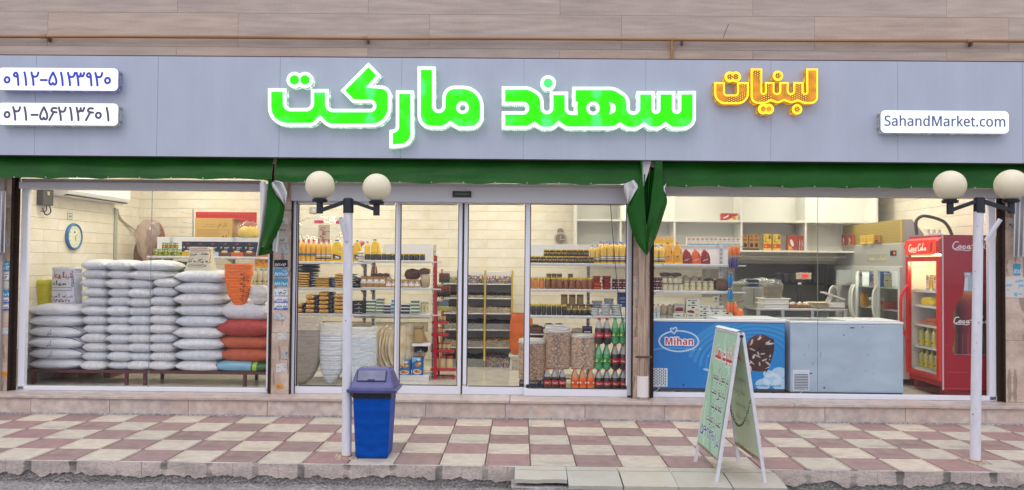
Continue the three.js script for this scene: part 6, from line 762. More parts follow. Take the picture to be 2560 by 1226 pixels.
// golden bin shelf on the back wall
{
  const z = -2.72, s = S3(z), q = (x, y, dz = 0) => P(x, y, z + dz), o = thing('bin_shelf', 'tall golden framed shelf of open bins with nuts and sweets at the back wall', 'shelf', V(q(1190, 925).x, FL, z)), X = (x) => q(x, 780).x - o.position.x, Y = (y) => q(1220, y).y - FL, D = 0.42, wb = M([0.7, 0.7, 0.68], 0.4);
  const xs = [1106, 1144, 1212, 1280], lev = [711, 747, 785, 826, 870, 921];
  mesh('back_board', rb(X(1281) - X(1104), Y(680) - 0.06, 0.02, 0.003, (X(1281) + X(1104)) / 2, (Y(680) + 0.06) / 2, -D), wb, o);
  for (const x of [1104, ...xs.slice(1)]) { const p = mesh('gold_post', rb(0.03, Y(680) - 0.06, 0.03, 0.003, X(x), (Y(680) + 0.06) / 2 + 0.03, 0), mt.gold, o); void p; mesh('side_board', bx(0.012, Y(684) - 0.1, D - 0.03, X(x), (Y(684) + 0.1) / 2, -D / 2), wb, o); mesh('steel_foot', cy(0.02, 0.02, 0.09, X(x), 0.045, -0.03), mt.steel, o); }
  const acry = M([0.9, 0.92, 0.9], 0.08, { transmission: 0.85, thickness: 0 });
  const cols = [[[0.5, 0.42, 0.1], [0.3, 0.16, 0.08], [0.5, 0.4, 0.2], [0.6, 0.5, 0.3], [0.5, 0.36, 0.12], [0.3, 0.2, 0.1]], [0, [0.5, 0.38, 0.14], [0.3, 0.18, 0.06], [0.1, 0.11, 0.1], [0.2, 0.12, 0.06], [0.08, 0.09, 0.09]], [0, [0.42, 0.3, 0.06], [0.55, 0.38, 0.16], [0.05, 0.07, 0.1], [0.45, 0.26, 0.08], [0.06, 0.07, 0.07]]];
  for (let c = 0; c < 3; c++) for (let l = 0; l < 6; l++) {
    const xa = X(xs[c]) + 0.018, xb = X(xs[c + 1]) - 0.018, w = xb - xa, y = Y(lev[l]), cx = (xa + xb) / 2, H = [0.13, 0.06, 0.12, 0.14, 0.15, 0.2][l];
    const sh = mesh('bin_floor', [rb(w, 0.012, D - 0.03, 0.002, cx, y, -D / 2 - 0.01), rb(w, 0.016, 0.012, 0.002, cx, y, 0.005)], l === 5 ? mt.gold : wb, o); void sh; mesh('bin_front', bx(w, H * 0.62, 0.005, cx, y + H * 0.31 + 0.008, 0.0), acry, o);
    const candy = c > 0 && l === 0 || c === 2 && l === 5, g = new THREE.PlaneGeometry(w, D - 0.05, 26, 14).rotateX(-Math.PI / 2), p = g.attributes.position, sd = c * 7 + l * 3; const hy = (x, zz) => y + H * (0.72 + 0.45 * fbm(x * 4 + sd, zz * 3, 2, 3)) - (zz + D / 2) * 0.16 * (l % 2) + fbm(x * 40, zz * 40, sd, 2) * 0.014;
    for (let i = 0; i < p.count; i++) p.setXYZ(i, p.getX(i) + cx, hy(p.getX(i), p.getZ(i) - D / 2), p.getZ(i) - D / 2); g.computeVertexNormals();
    const skirt = bx(w, H * 0.66, 0.01, cx, y + H * 0.33, -0.016), col2 = cols[c][l] || [0.1, 0.1, 0.09]; const k = mesh('bulk_goods', [g, skirt], M(col2, 0.75, { map: T_conc, bumpMap: T_bump, bumpScale: 0.02 }), o); k.userData.kind = 'stuff';
    const n = candy ? 420 : c && l > 1 ? 260 : 60, im = new THREE.InstancedMesh(candy ? new RoundedBoxGeometry(0.034, 0.016, 0.018, 1, 0.005) : new THREE.SphereGeometry(0.009, 6, 5), M([1, 1, 1], candy ? 0.25 : 0.7), n), mm = new THREE.Matrix4(), pal = [[0.5, 0.04, 0.08], [0.06, 0.3, 0.1], [0.6, 0.45, 0.05], [0.08, 0.15, 0.4], [0.55, 0.5, 0.5], [0.4, 0.1, 0.3], [0.02, 0.02, 0.03]];
    for (let i = 0; i < n; i++) { const x = rr(-w / 2, w / 2) * 0.97, front2 = rnd() < 0.35, zz = front2 ? -0.008 : -rnd() * (D - 0.08) - 0.01; mm.compose(V(x + cx, front2 ? y + rr(0.01, H * 0.75) : hy(x, zz) + rr(0, candy ? 0.02 : 0.004), zz), new THREE.Quaternion().setFromEuler(new THREE.Euler(rr(0, 6), rr(0, 6), rr(0, 6))), V(1, 1, 1)); im.setMatrixAt(i, mm); const f = rr(0.7, 1.5), b = candy ? pal[Math.floor(rnd() * 7)] : col2.map((v) => v * f); im.setColorAt(i, col(b)); }
    im.name = 'loose_goods'; im.userData.kind = 'stuff'; o.add(im);
  }
  const sk = -2.55, t = thing('stool', 'small white plastic stool under the orange sack at the back wall', 'stool', V(PX(1300, sk), FL, sk)), wm = M([0.62, 0.62, 0.6], 0.4); mesh('seat', rb(0.3, 0.03, 0.28, 0.008, 0, 0.2, 0), wm, t); for (const a of [-1, 1]) for (const b of [-1, 1]) mesh('leg', beam(V(a * 0.12, 0, b * 0.11), V(a * 0.11, 0.19, b * 0.1), 0.035, 0.035), wm, t);
  const os = mesh('orange_sack', upright([[0, 0.7], [0.15, 0.95], [0.5, 1], [0.85, 0.95], [1, 0.85]], 31, 0.6, 1.2), M([0.72, 0.15, 0.02], 0.45, { map: T_weave })); os.position.set(PX(1305, sk), FL + 0.215, sk); os.scale.set(60 * S3(sk), 102 * S3(sk), 0.26); tag(os, 'bright orange sack standing on the small white stool by the golden shelf', 'sack');
}

// ---------- racks beside the column: jams, honey, walnuts and soda ----------
{
  const z = -1.0, Zs = S3(z);
  const [, [b1, b2, b3]] = rack('white shelf rack with jam and honey jars behind the sliding door', 1314, 1481, z, 0.42, [[1400, 658], [1400, 723], [1400, 789]], [[1316, 612], [1478, 655]], { panels: [[1318, 612, 1478, 657, 0.4]] });
  const [, [d1, d2, d3]] = rack('white shelf rack with oil and soda beside the drain pipe column', 1483, 1655, z - 0.01, 0.42, [[1530, 659], [1530, 724], [1530, 790]], [[1644, 655]]);
  const [, [e1, e2, e3]] = rack('white shelf rack with juice jugs and date boxes above the blue freezer', 1657, 1834, z, 0.42, [[1740, 660], [1740, 727], [1740, 796]], [[1822, 608]], { panels: [[1660, 614, 1820, 660, 0.4]] });
  const G1 = 'jam jars on the top shelf';
  row('jamY', 8, 1323, 1436, b1, z - 0.02, 17, from('dark jam jar with a yellow lid', 'in the lower jam row', 'doorway'), G1, { fill: 0.99 }); row('jamO', 5, 1416, 1486, b1, z - 0.02, 17, from('dark jam jar with an orange lid', 'in the lower jam row', 'doorway'), G1, { fill: 0.99 });
  row('jamY', 4, 1359, 1417, b1 + 17 * Zs, z - 0.03, 17, from('dark jam jar with a yellow lid', 'in the upper jam row', 'doorway'), G1, { fill: 0.99 }); row('jamO', 4, 1417, 1473, b1 + 17 * Zs, z - 0.03, 17, from('dark jam jar with an orange lid', 'in the upper jam row', 'doorway'), G1, { fill: 0.99 });
  const GO = 'oil bottles beside the column'; row('oilC', 2, 1474, 1502, d1, z - 0.04, 46, from('shorter yellow oil bottle', 'beside the jam jars', 'doorway'), GO); row('oilC', 5, 1502, 1580, d1, z - 0.02, 54, from('yellow oil bottle with a blue cap', 'beside the drain pipe column', 'doorway'), GO, { fill: 1 }); row('oilC', 5, 1494, 1575, d1, z - 0.13, 56, from('rear yellow oil bottle', 'in the back row beside the column', 'doorway'), GO, { fill: 1 });
  const GH = 'honey jars on the middle shelf'; row('honeyL', 3, 1318, 1362, b2, z - 0.02, 28, from('light amber honey jar', 'on the middle shelf', 'doorway'), GH); row('honeyD', 8, 1362, 1484, b2, z - 0.02, 28, from('dark amber honey jar', 'on the middle shelf', 'doorway'), GH, { fill: 0.99 }); row('taupe', 3, 1366, 1406, b2, z - 0.16, 37, from('tall jar with a brown lid', 'behind the honey jars', 'doorway'), undefined); row('taupe', 1, 1420, 1434, b2, z - 0.16, 37, () => 'single tall jar with a brown lid behind the dark honey jars');
  stack('trayO', 2, 1482, 1506, d2, z, 17, down('orange round tub', 'of the tub stack beside the honey jars'), 'red and orange tubs'); stack('trayR', 2, 1483, 1503, d2 + 17 * Zs, z, 16, down('dark red round tub', 'on the orange tubs'), 'red and orange tubs'); stack('trayR', 4, 1506, 1530, d2, z, 33, down('dark red round tub', 'of the second tub stack from the honey jars'), 'red and orange tubs');
  for (let r = 0; r < 2; r++) row('rose', 4, 1531, 1600, d2 + r * 13 * Zs, z - 0.02, 13, from('small dark red jar', `in the ${r ? 'upper' : 'lower'} row`, 'red tubs'), 'small dark red jars');
  row('syrup', 8, 1316, 1418, b3, z - 0.02, 27, from('tall black syrup jar', 'on the lower shelf', 'doorway'), 'black syrup jars', { fill: 0.98 }); row('syrup', 5, 1418, 1484, b3, z - 0.02, 16, from('short black syrup jar', 'on the lower shelf', 'doorway'), 'black syrup jars', { fill: 0.98 });
  row('taupe', 3, 1402, 1462, b3 + 22 * Zs, z - 0.2, 28, from('tall tan jar', 'of the three standing behind the short black jars', 'doorway'), 'tan jars', { fill: 0.85 }); row('taupe', 4, 1412, 1484, b3, z - 0.18, 26, from('low tan jar', 'behind the short black jars', 'doorway'), 'tan jars', { fill: 0.95 });
  [[1476, 1502, 2, 18], [1503, 1529, 3, 28], [1530, 1558, 3, 28]].forEach(([x0, x1, n, h], i) => stack('bucket', n, x0, x1, d3, z, h, down('white lidded tub', `of the ${ORD[i]} white tub stack from the black jars`), 'white lidded tubs')); [[1482, 1510, 2, 30], [1512, 1538, 2, 36]].forEach(([x0, x1, n, h], i) => stack('bucket', n, x0, x1, d3 + 16 * Zs, z - 0.2, h - 12, down('grey white tub', `of the ${ORD[i]} rear tub stack`), 'white lidded tubs'));
  put('tin', 'tall blue oil tin standing behind the white tubs', PX(1558, z - 0.2), d3 + 0.1, z - 0.25, 24 * Zs, 44 * Zs, 0.14);
  // walnut bags, crate, sodas
  const bag = (label, cx, yb, w, h, zz, tone, topH) => {
    const s = S3(zz), p = P(cx, yb, zz), o = thing('nut_bag', label, 'bag of nuts', p), prof = [[0, 0.86], [0.06, 0.98], [0.3, 1], [0.8, 0.98], [0.86, 0.96], [1, 0.9]], H = h * s, W = w * s, D = W * 0.7;
    const film = mesh('clear_film', upright([[0, 0.9], [0.05, 1.02], [0.8, 1.03], [0.9, 1], [1, 0.96]], cx, 0.7, 0.6), M([0.95, 0.94, 0.9], 0.1, { transmission: 0.93, thickness: 0, side: THREE.DoubleSide }), o); film.scale.set(W * 1.03, H * (1 - topH * 0.3), D * 1.05);
    mesh('white_cuff', (() => { const g = upright([[0, 1], [0.3, 1.02], [0.7, 1.0], [1, 0.96]], cx * 2, 0.7, 1.4).scale(W * 1.04, H * topH, D * 1.06).translate(0, H * (1 - topH), 0); return g; })(), M([0.7, 0.69, 0.64], 0.4, { transmission: 0.25, thickness: 0 }), o);
    const core = mesh('nut_core', upright(prof, 3, 0.7, 0.2), M([0.3, 0.2, 0.13], 0.9), o); core.scale.set(W * 0.93, H * (1 - topH * 0.9), D * 0.92);
    const n = 272, im = new THREE.InstancedMesh(new THREE.SphereGeometry(1, 10, 8), M([1, 1, 1], 0.55), n), mm = new THREE.Matrix4(), hh = H * (1 - topH), rows = 17, per = 16;
    for (let i = 0; i < n; i++) { const r = Math.floor(i / per), t = (r + 0.5 + rr(-0.3, 0.3)) / rows, a = ((i % per) + (r % 2) * 0.5 + rr(-0.25, 0.25)) / per * Math.PI - 0.0, k = 0.5 * (0.93 + 0.04 * Math.sin(t * 3)); mm.compose(V(sgn(Math.cos(a), 0.7) * W * k, 0.01 + t * hh, sgn(Math.sin(a), 0.7) * D * k), new THREE.Quaternion().setFromEuler(new THREE.Euler(rr(0, 3), rr(0, 3), rr(0, 3))), V(1, 1, 1).multiplyScalar(W * rr(0.054, 0.066)).multiply(V(1, rr(0.85, 1.1), 1))); im.setMatrixAt(i, mm); const f = rr(0.72, 1.2); im.setColorAt(i, col(tone.map((v) => v * f))); }
    im.name = 'walnut_layer'; im.userData.kind = 'stuff'; o.add(im); return o;
  };
  const zf = -0.66;
  bag('clear bag of walnuts standing on the blue crate at the doorway edge', 1329, 949, 62, 102, zf - 0.12, [0.42, 0.27, 0.17], 0.12); bag('tallest clear bag of walnuts standing on the three cola bottles', 1393, 922, 62, 108, zf - 0.14, [0.44, 0.29, 0.2], 0.17); bag('clear bag of walnuts standing on the orange soda pack', 1457, 922, 60, 86, zf - 0.14, [0.5, 0.35, 0.24], 0.1);
  const cr = box2(1299, 948, 1361, 973, zf - 0.05), ct = thing('plastic_crate', 'dark blue plastic crate under the walnut bag by the doorway', 'crate', V(cr.x, FL, zf - 0.2)), cm = M([0.015, 0.05, 0.1], 0.45), chh = P(1330, 949, zf - 0.12).y - FL; for (const a of [-1, 1]) { mesh('side_rail', rb(cr.w, 0.02, 0.01, 0.003, 0, chh - 0.011, a * 0.14), cm, ct); mesh('side_rail', rb(cr.w, 0.03, 0.01, 0.003, 0, 0.016, a * 0.14), cm, ct); for (let i = 0; i <= 9; i++) mesh('slat', beam(V(-cr.w / 2 + i * cr.w / 9.2, 0.02, a * 0.14), V(-cr.w / 2 + Math.min(9, i + 0.7) * cr.w / 9.2, chh - 0.02, a * 0.14), 0.009, 0.007), cm, ct); mesh('end_wall', rb(0.01, chh - 0.002, 0.28, 0.002, a * cr.w / 2, chh / 2, 0), cm, ct); } mesh('crate_floor', bx(cr.w - 0.02, 0.01, 0.27, 0, 0.006, 0), cm, ct); mesh('crate_lid', bx(cr.w - 0.02, 0.006, 0.26, 0, chh - 0.006, 0), cm, ct);
  const sd = (k, label, x0, x1, yb, yt, g) => { const w = PX(x1, zf) - PX(x0, zf), y = yb > 965 ? FL : P((x0 + x1) / 2, yb, zf).y; put(k, label, (PX(x0, zf) + PX(x1, zf)) / 2, y, zf - 0.1, w, P((x0 + x1) / 2, yt, zf).y - y, k.endsWith('3') ? w * 0.62 : w * 0.95, 0, g); };
  const GS = 'soda packs behind the door glass'; sd('cola3', 'pack of three cola bottles under the tallest walnut bag', 1361, 1419, 972, 922, GS); sd('orange3', 'pack of orange soda bottles under the walnut bag', 1431, 1490, 972, 922, GS); sd('cola2', 'floor level cola pack beside the orange soda pack', 1491, 1531, 972, 926, GS); sd('cola2', 'floor level cola pack at the door jamb', 1532, 1572, 972, 926, GS); sd('lime2', 'green soda pack in the middle level beside the walnut bag', 1490, 1530, 926, 862, GS); sd('cola2', 'cola pack in the middle level at the door jamb', 1531, 1572, 926, 863, GS); sd('cola2', 'topmost cola pack above the green soda', 1491, 1531, 862, 797, GS); sd('lime2', 'topmost green soda pack at the door jamb', 1532, 1570, 862, 796, GS);
  const fl = thing('wooden_board', 'pale low shelf board on the floor behind the soda packs', 'shelf', V(PX(1450, -1.1), FL + 0.1, -1.15)); mesh('board', rb(1.3, 0.02, 0.36, 0.003), M([0.6, 0.55, 0.42], 0.6), fl); mesh('foot', [bx(0.04, 0.09, 0.3, -0.5, -0.055, 0), bx(0.04, 0.09, 0.3, 0.5, -0.055, 0)], M([0.6, 0.55, 0.42], 0.6), fl);
  row('brown', 1, 1318, 1362, FL + 0.57, z - 0.1, 36, () => 'round brown paper bag above the walnut bag by the doorway', undefined, { d: 0.2 }); row('beige', 2, 1322, 1368, FL + 0.42, z - 0.12, 32, from('beige bag', 'behind the walnut bags', 'doorway'), undefined, { d: 0.18 }); row('navy', 2, 1362, 1412, FL + 0.66, z - 0.2, 22, from('dark bag', 'under the lower jar shelf', 'doorway'), undefined, { d: 0.16 }); carton('pepper', 'spice_carton', [0.03, 0.03, 0.04], 64, 32, (x) => { fill(x, '#23252b', 64, 32); ink(x, '#6a4f8a'); x.fillRect(0, 0, 64, 8); ink(x, '#d5d5d5'); x.fillRect(10, 18, 44, 6); }); put('pepper', 'black and purple carton between the walnut bag and the cola', PX(1470, z - 0.05), P(1470, 838, z).y, z - 0.1, 24 * Zs, 20 * Zs, 0.1); put('beige', 'brown carton behind the black and purple carton', PX(1448, z - 0.05), P(1448, 838, z).y, z - 0.14, 34 * Zs, 14 * Zs, 0.12);
  { const y = P(1460, 838, z).y, t = thing('wall_shelf', 'narrow plain shelf behind the walnut bags', 'shelf', [PX(1400, z), y - 0.008, z - 0.24]); mesh('board', rb(PX(1488, z) - PX(1316, z), 0.014, 0.34, 0.003), mt.shelf, t); mesh('support', bx(0.03, y - FL - 0.02, 0.03, 0, -(y - FL) / 2, -0.1), mt.shelf, t); }
  // third bay
  row('oilC', 2, 1632, 1664, e1, z - 0.02, 47, from('yellow oil bottle', 'beside the yellow jugs above the freezer', 'column'), GO, { fill: 1 }); row('jugO', 2, 1664, 1709, e1, z - 0.02, 52, from('orange yellow oil jug with a red cap', 'above the blue freezer', 'column'), 'jugs above the blue freezer', { d: 0.13 }); row(['jugR', 'jugT', 'jugR'], 3, 1709, 1778, e1, z - 0.02, 36, (i) => ['dark red juice jug beside the yellow jugs', 'bright orange juice jug between the two dark red ones', 'dark red juice jug at the end of the jug row'][i], 'jugs above the blue freezer', { d: 0.12 });
  const ledge = P(1740, 613, z - 0.4).y; row('straw', 12, 1717, 1851, ledge, z - 0.38, 19, from('white drink carton with a blue foot', 'above the jugs', 'column'), 'drink cartons on the ledge', { d: 0.05 }); row('yellowB', 5, 1637, 1685, ledge, z - 0.38, 20, from('yellow carton', 'on the ledge behind the oil bottles', 'column'), 'yellow cartons on the ledge', { d: 0.05 }); const lg = thing('ledge_board', 'thin white ledge board carrying the drink cartons', 'shelf', [(PX(1635, z - 0.4) + PX(1853, z - 0.4)) / 2, ledge - 0.006, z - 0.42]); mesh('board', rb(PX(1853, z - 0.4) - PX(1635, z - 0.4), 0.01, 0.1, 0.002), mt.shelf, lg);
  for (let r = 0; r < 2; r++) row('rose', 2, 1632, 1657, e2 + r * 16 * Zs, z - 0.03, 16, from('dark red jar', `in the ${r ? 'upper' : 'lower'} pair beside the cream jars`, 'column'), 'small dark red jars');
  row('creamG', 4, 1657, 1711, e2, z - 0.02, 18, from('small cream jar with a green lid', 'in the lower row', 'column'), 'cream jars'); row('creamG', 3, 1656, 1697, e2 + 18 * Zs, z - 0.02, 16, from('small cream jar with a green lid', 'in the upper row', 'column'), 'cream jars'); row('cream', 5, 1710, 1788, e2, z - 0.02, 24, from('tall cream jar with a label', 'above the blue freezer', 'column'), 'cream jars', { fill: 0.95 });
  row('brown', 2, 1652, 1706, e2 + 34 * Zs, z - 0.06, 10, from('dark brown packet', 'lying on the small cream jars', 'column'), undefined, { d: 0.12 }); row('beige', 3, 1706, 1770, e2 + 2 * Zs, z - 0.18, 32, from('pale packet', 'behind the tall cream jars', 'column'), undefined, { d: 0.1 });
  for (const [x, w, l] of [[1772, 30, 'clear bag of brown beans with a tied top behind the cream jars'], [1806, 40, 'wide clear bag of brown beans at the end of the jar shelf']]) { const zz = z - (w > 35 ? 0.08 : 0.2), o = thing('bean_bag', l, 'bag', [PX(x, zz), e2, zz]); const W = w * Zs; mesh('beans', puff(22, 16, (a, b, c) => [sgn(a, 0.6) * W / 2, 15 * Zs + sgn(b, 0.6) * 15 * Zs * (1 + fbm(a * 4, b * 4, c, 2) * 0.1), sgn(c, 0.7) * 0.09]), M([0.42, 0.24, 0.17], 0.6, { map: T_conc, bumpMap: T_bump, bumpScale: 0.015 }), o); mesh('tied_film', puff(20, 14, (a, b, c) => { const t = (b + 1) / 2; return [a * W * (0.5 - 0.38 * Math.sin(t * Math.PI)), 28 * Zs + t * 26 * Zs, c * 0.05 * (1 + 0.5 * Math.sin(a * 12))]; }), mt.clear, o); }
  const GD = 'date boxes on the lower shelf'; row('water', 2, 1632, 1652, e3, z - 0.02, 34, from('water bottle with a red cap', 'beside the column', 'column')); stack('date', 1, 1685, 1717, e3, z, 12, () => 'white date box with a dark red picture nearest the water bottles', GD, { d: 0.12 }); put('dateR', 'grey box with dark red dates on the first date box', PX(1700, z), e3 + 12 * Zs, z - 0.08, 24 * Zs, 22 * Zs, 0.1, 0, GD); stack(['date', 'date', 'dateG', 'dateG'], 4, 1717, 1748, e3, z, 48, down('white date box', 'of the tallest date stack'), GD, { d: 0.12 }); stack('dateG', 3, 1748, 1776, e3, z, 32, down('white date box with a green mark', 'of the stack beside the tallest'), GD, { d: 0.12 }); stack('dateG', 2, 1776, 1804, e3, z, 22, down('white date box with a green mark', 'under the flat white packet'), GD, { d: 0.12 }); stack('dateG', 2, 1804, 1833, e3, z, 22, down('white date box with a green mark', 'of the stack at the shelf end'), GD, { d: 0.12 }); row('white', 2, 1776, 1812, e3 + 22 * Zs, z - 0.06, 9, from('flat white packet', 'on the date boxes', 'column')); row('beige', 2, 1652, 1686, e3, z - 0.1, 30, from('crumpled pale bag', 'between the water bottles and date boxes', 'column'));
  // snack strips at the rack end
  [[1836, 614, 28, 28, 5, [0.75, 0.2, 0.04], 'orange', 'upper'], [1834, 643, 24, 30, 4, [0.08, 0.05, 0.2], 'purple', 'upper'], [1826, 682, 13, 36, 2, [0.02, 0.2, 0.45], 'blue', 'upper'], [1826, 722, 13, 34, 2, [0.02, 0.2, 0.4], 'blue', 'lower'], [1830, 757, 26, 26, 3, [0.7, 0.13, 0.03], 'orange', 'lower']].forEach(([x, y, w, h, n, c, cn, lv]) => { for (let i = 0; i < n; i++) { const t = thing('snack_packet', `${ORD[i]} snack packet in the ${lv} ${cn} strip at the rack end`, 'snack packet', P(x - w / 2 + w * (i + 0.5) / n, y, z + 0.04 - (i % 2) * 0.02), 0.3, 'snack packets at the rack end'); mesh('film', puff(10, 10, (a, b, q) => [a * w / n * Zs * 0.6 * (1 - 0.25 * Math.abs(b)), -h * Zs / 2 + b * h * Zs / 2, q * 0.02]), M(c, 0.25), t); mesh('hang_tab', bx(w / n * Zs * 0.5, 0.012, 0.003, 0, 0.002, 0), M(cn === 'orange' ? [0.75, 0.45, 0.05] : [0.5, 0.5, 0.5], 0.4), t); } });
  for (const y of [618, 646, 702, 755]) { const h = thing('wire_hook', `thin black wire hook at the rack end, ${['first', 'second', 'third', 'lowest'][[618, 646, 702, 755].indexOf(y)]} from the top`, 'hook', P(1822, y, z - 0.02), 0, 'wire hooks at the rack end'); mesh('wire', tube([V(0, 0, 0), V(0.12, 0.0, 0.04), V(0.17, 0.01, 0.05), V(0.18, 0.03, 0.05)], 0.003, 14, 5), mt.dark, h); }
  row('orangeBag', 1, 1836, 1862, P(1848, 800, z).y, z + 0.02, 28, () => 'bulging orange bag at the foot of the snack strips', undefined, { d: 0.16 });
  const cb = thing('hanging_cable', 'thin black cable hanging down behind the door glass beside the column', 'cable', P(1526, 510, -0.42)); mesh('cable', tube([[1526, 508], [1530, 560], [1535, 620], [1541, 690], [1549, 760], [1556, 800], [1562, 840]].map(([x, y]) => P(x, y, -0.42).sub(cb.position)), 0.005, 40, 6), mt.dark, cb);
  const md = thing('wall_medallion', 'round grey medallion on the back wall above the jam jars', 'plaque', P(1401, 597, ZB + 0.02)), sm = S3(ZB); mesh('disc', new THREE.CylinderGeometry(16 * sm, 16 * sm, 0.02, 36).rotateX(Math.PI / 2), M([0.5, 0.49, 0.43], 0.4), md); mesh('centre', new THREE.CylinderGeometry(12 * sm, 12 * sm, 0.01, 36).rotateX(Math.PI / 2).translate(0, 0, 0.013), M([0.22, 0.17, 0.12], 0.5), md); mesh('hanger', new THREE.CylinderGeometry(8 * sm, 8 * sm, 0.015, 24, 1, false).rotateX(Math.PI / 2).translate(0, 18 * sm, -0.002), M([0.24, 0.2, 0.15], 0.5), md); mesh('pointer', [bx(14 * sm, 0.008, 0.004, 5 * sm, -2 * sm, 0.021), bx(0.008, 9 * sm, 0.004, 0, 4 * sm, 0.021)], M([0.6, 0.56, 0.48], 0.4), md);
  const sp = thing('switch_plate', 'grey switch plate on the back wall behind the lamp globe', 'switch', P(784, 526, ZB + 0.012)); mesh('plate', rb(0.13, 0.1, 0.02, 0.004), M([0.4, 0.42, 0.38], 0.4), sp); mesh('rocker', rb(0.05, 0.05, 0.01, 0.003, 0, 0, 0.012), M([0.55, 0.57, 0.5], 0.4), sp);
  const ol = thing('wall_socket', 'white wall socket above the date boxes', 'socket', P(1790, 747, ZB + 0.012)); mesh('plate', rb(0.085, 0.085, 0.02, 0.004), mt.white, ol); mesh('socket_well', new THREE.CylinderGeometry(0.025, 0.025, 0.006, 20).rotateX(Math.PI / 2).translate(0, 0, 0.011), M([0.3, 0.3, 0.28], 0.5), ol);
  const ws = thing('wall_stop', 'red plastic scoop hanging behind the tea boxes', 'scoop', P(936, 668, -2.0)); mesh('blade', new THREE.ExtrudeGeometry(shp([[-0.03, 0], [0.03, 0], [0.045, -0.12], [0.03, -0.17], [-0.03, -0.17], [-0.045, -0.12]]), { depth: 0.03, bevelEnabled: true, bevelSize: 0.005, bevelThickness: 0.005, bevelSegments: 1 }), M([0.55, 0.03, 0.02], 0.35), ws); mesh('handle', bar(V(0, 0, 0.015), V(0, 0.14, 0.015), 0.014), M([0.55, 0.03, 0.02], 0.35), ws); ws.name = numbered('plastic_scoop');
}

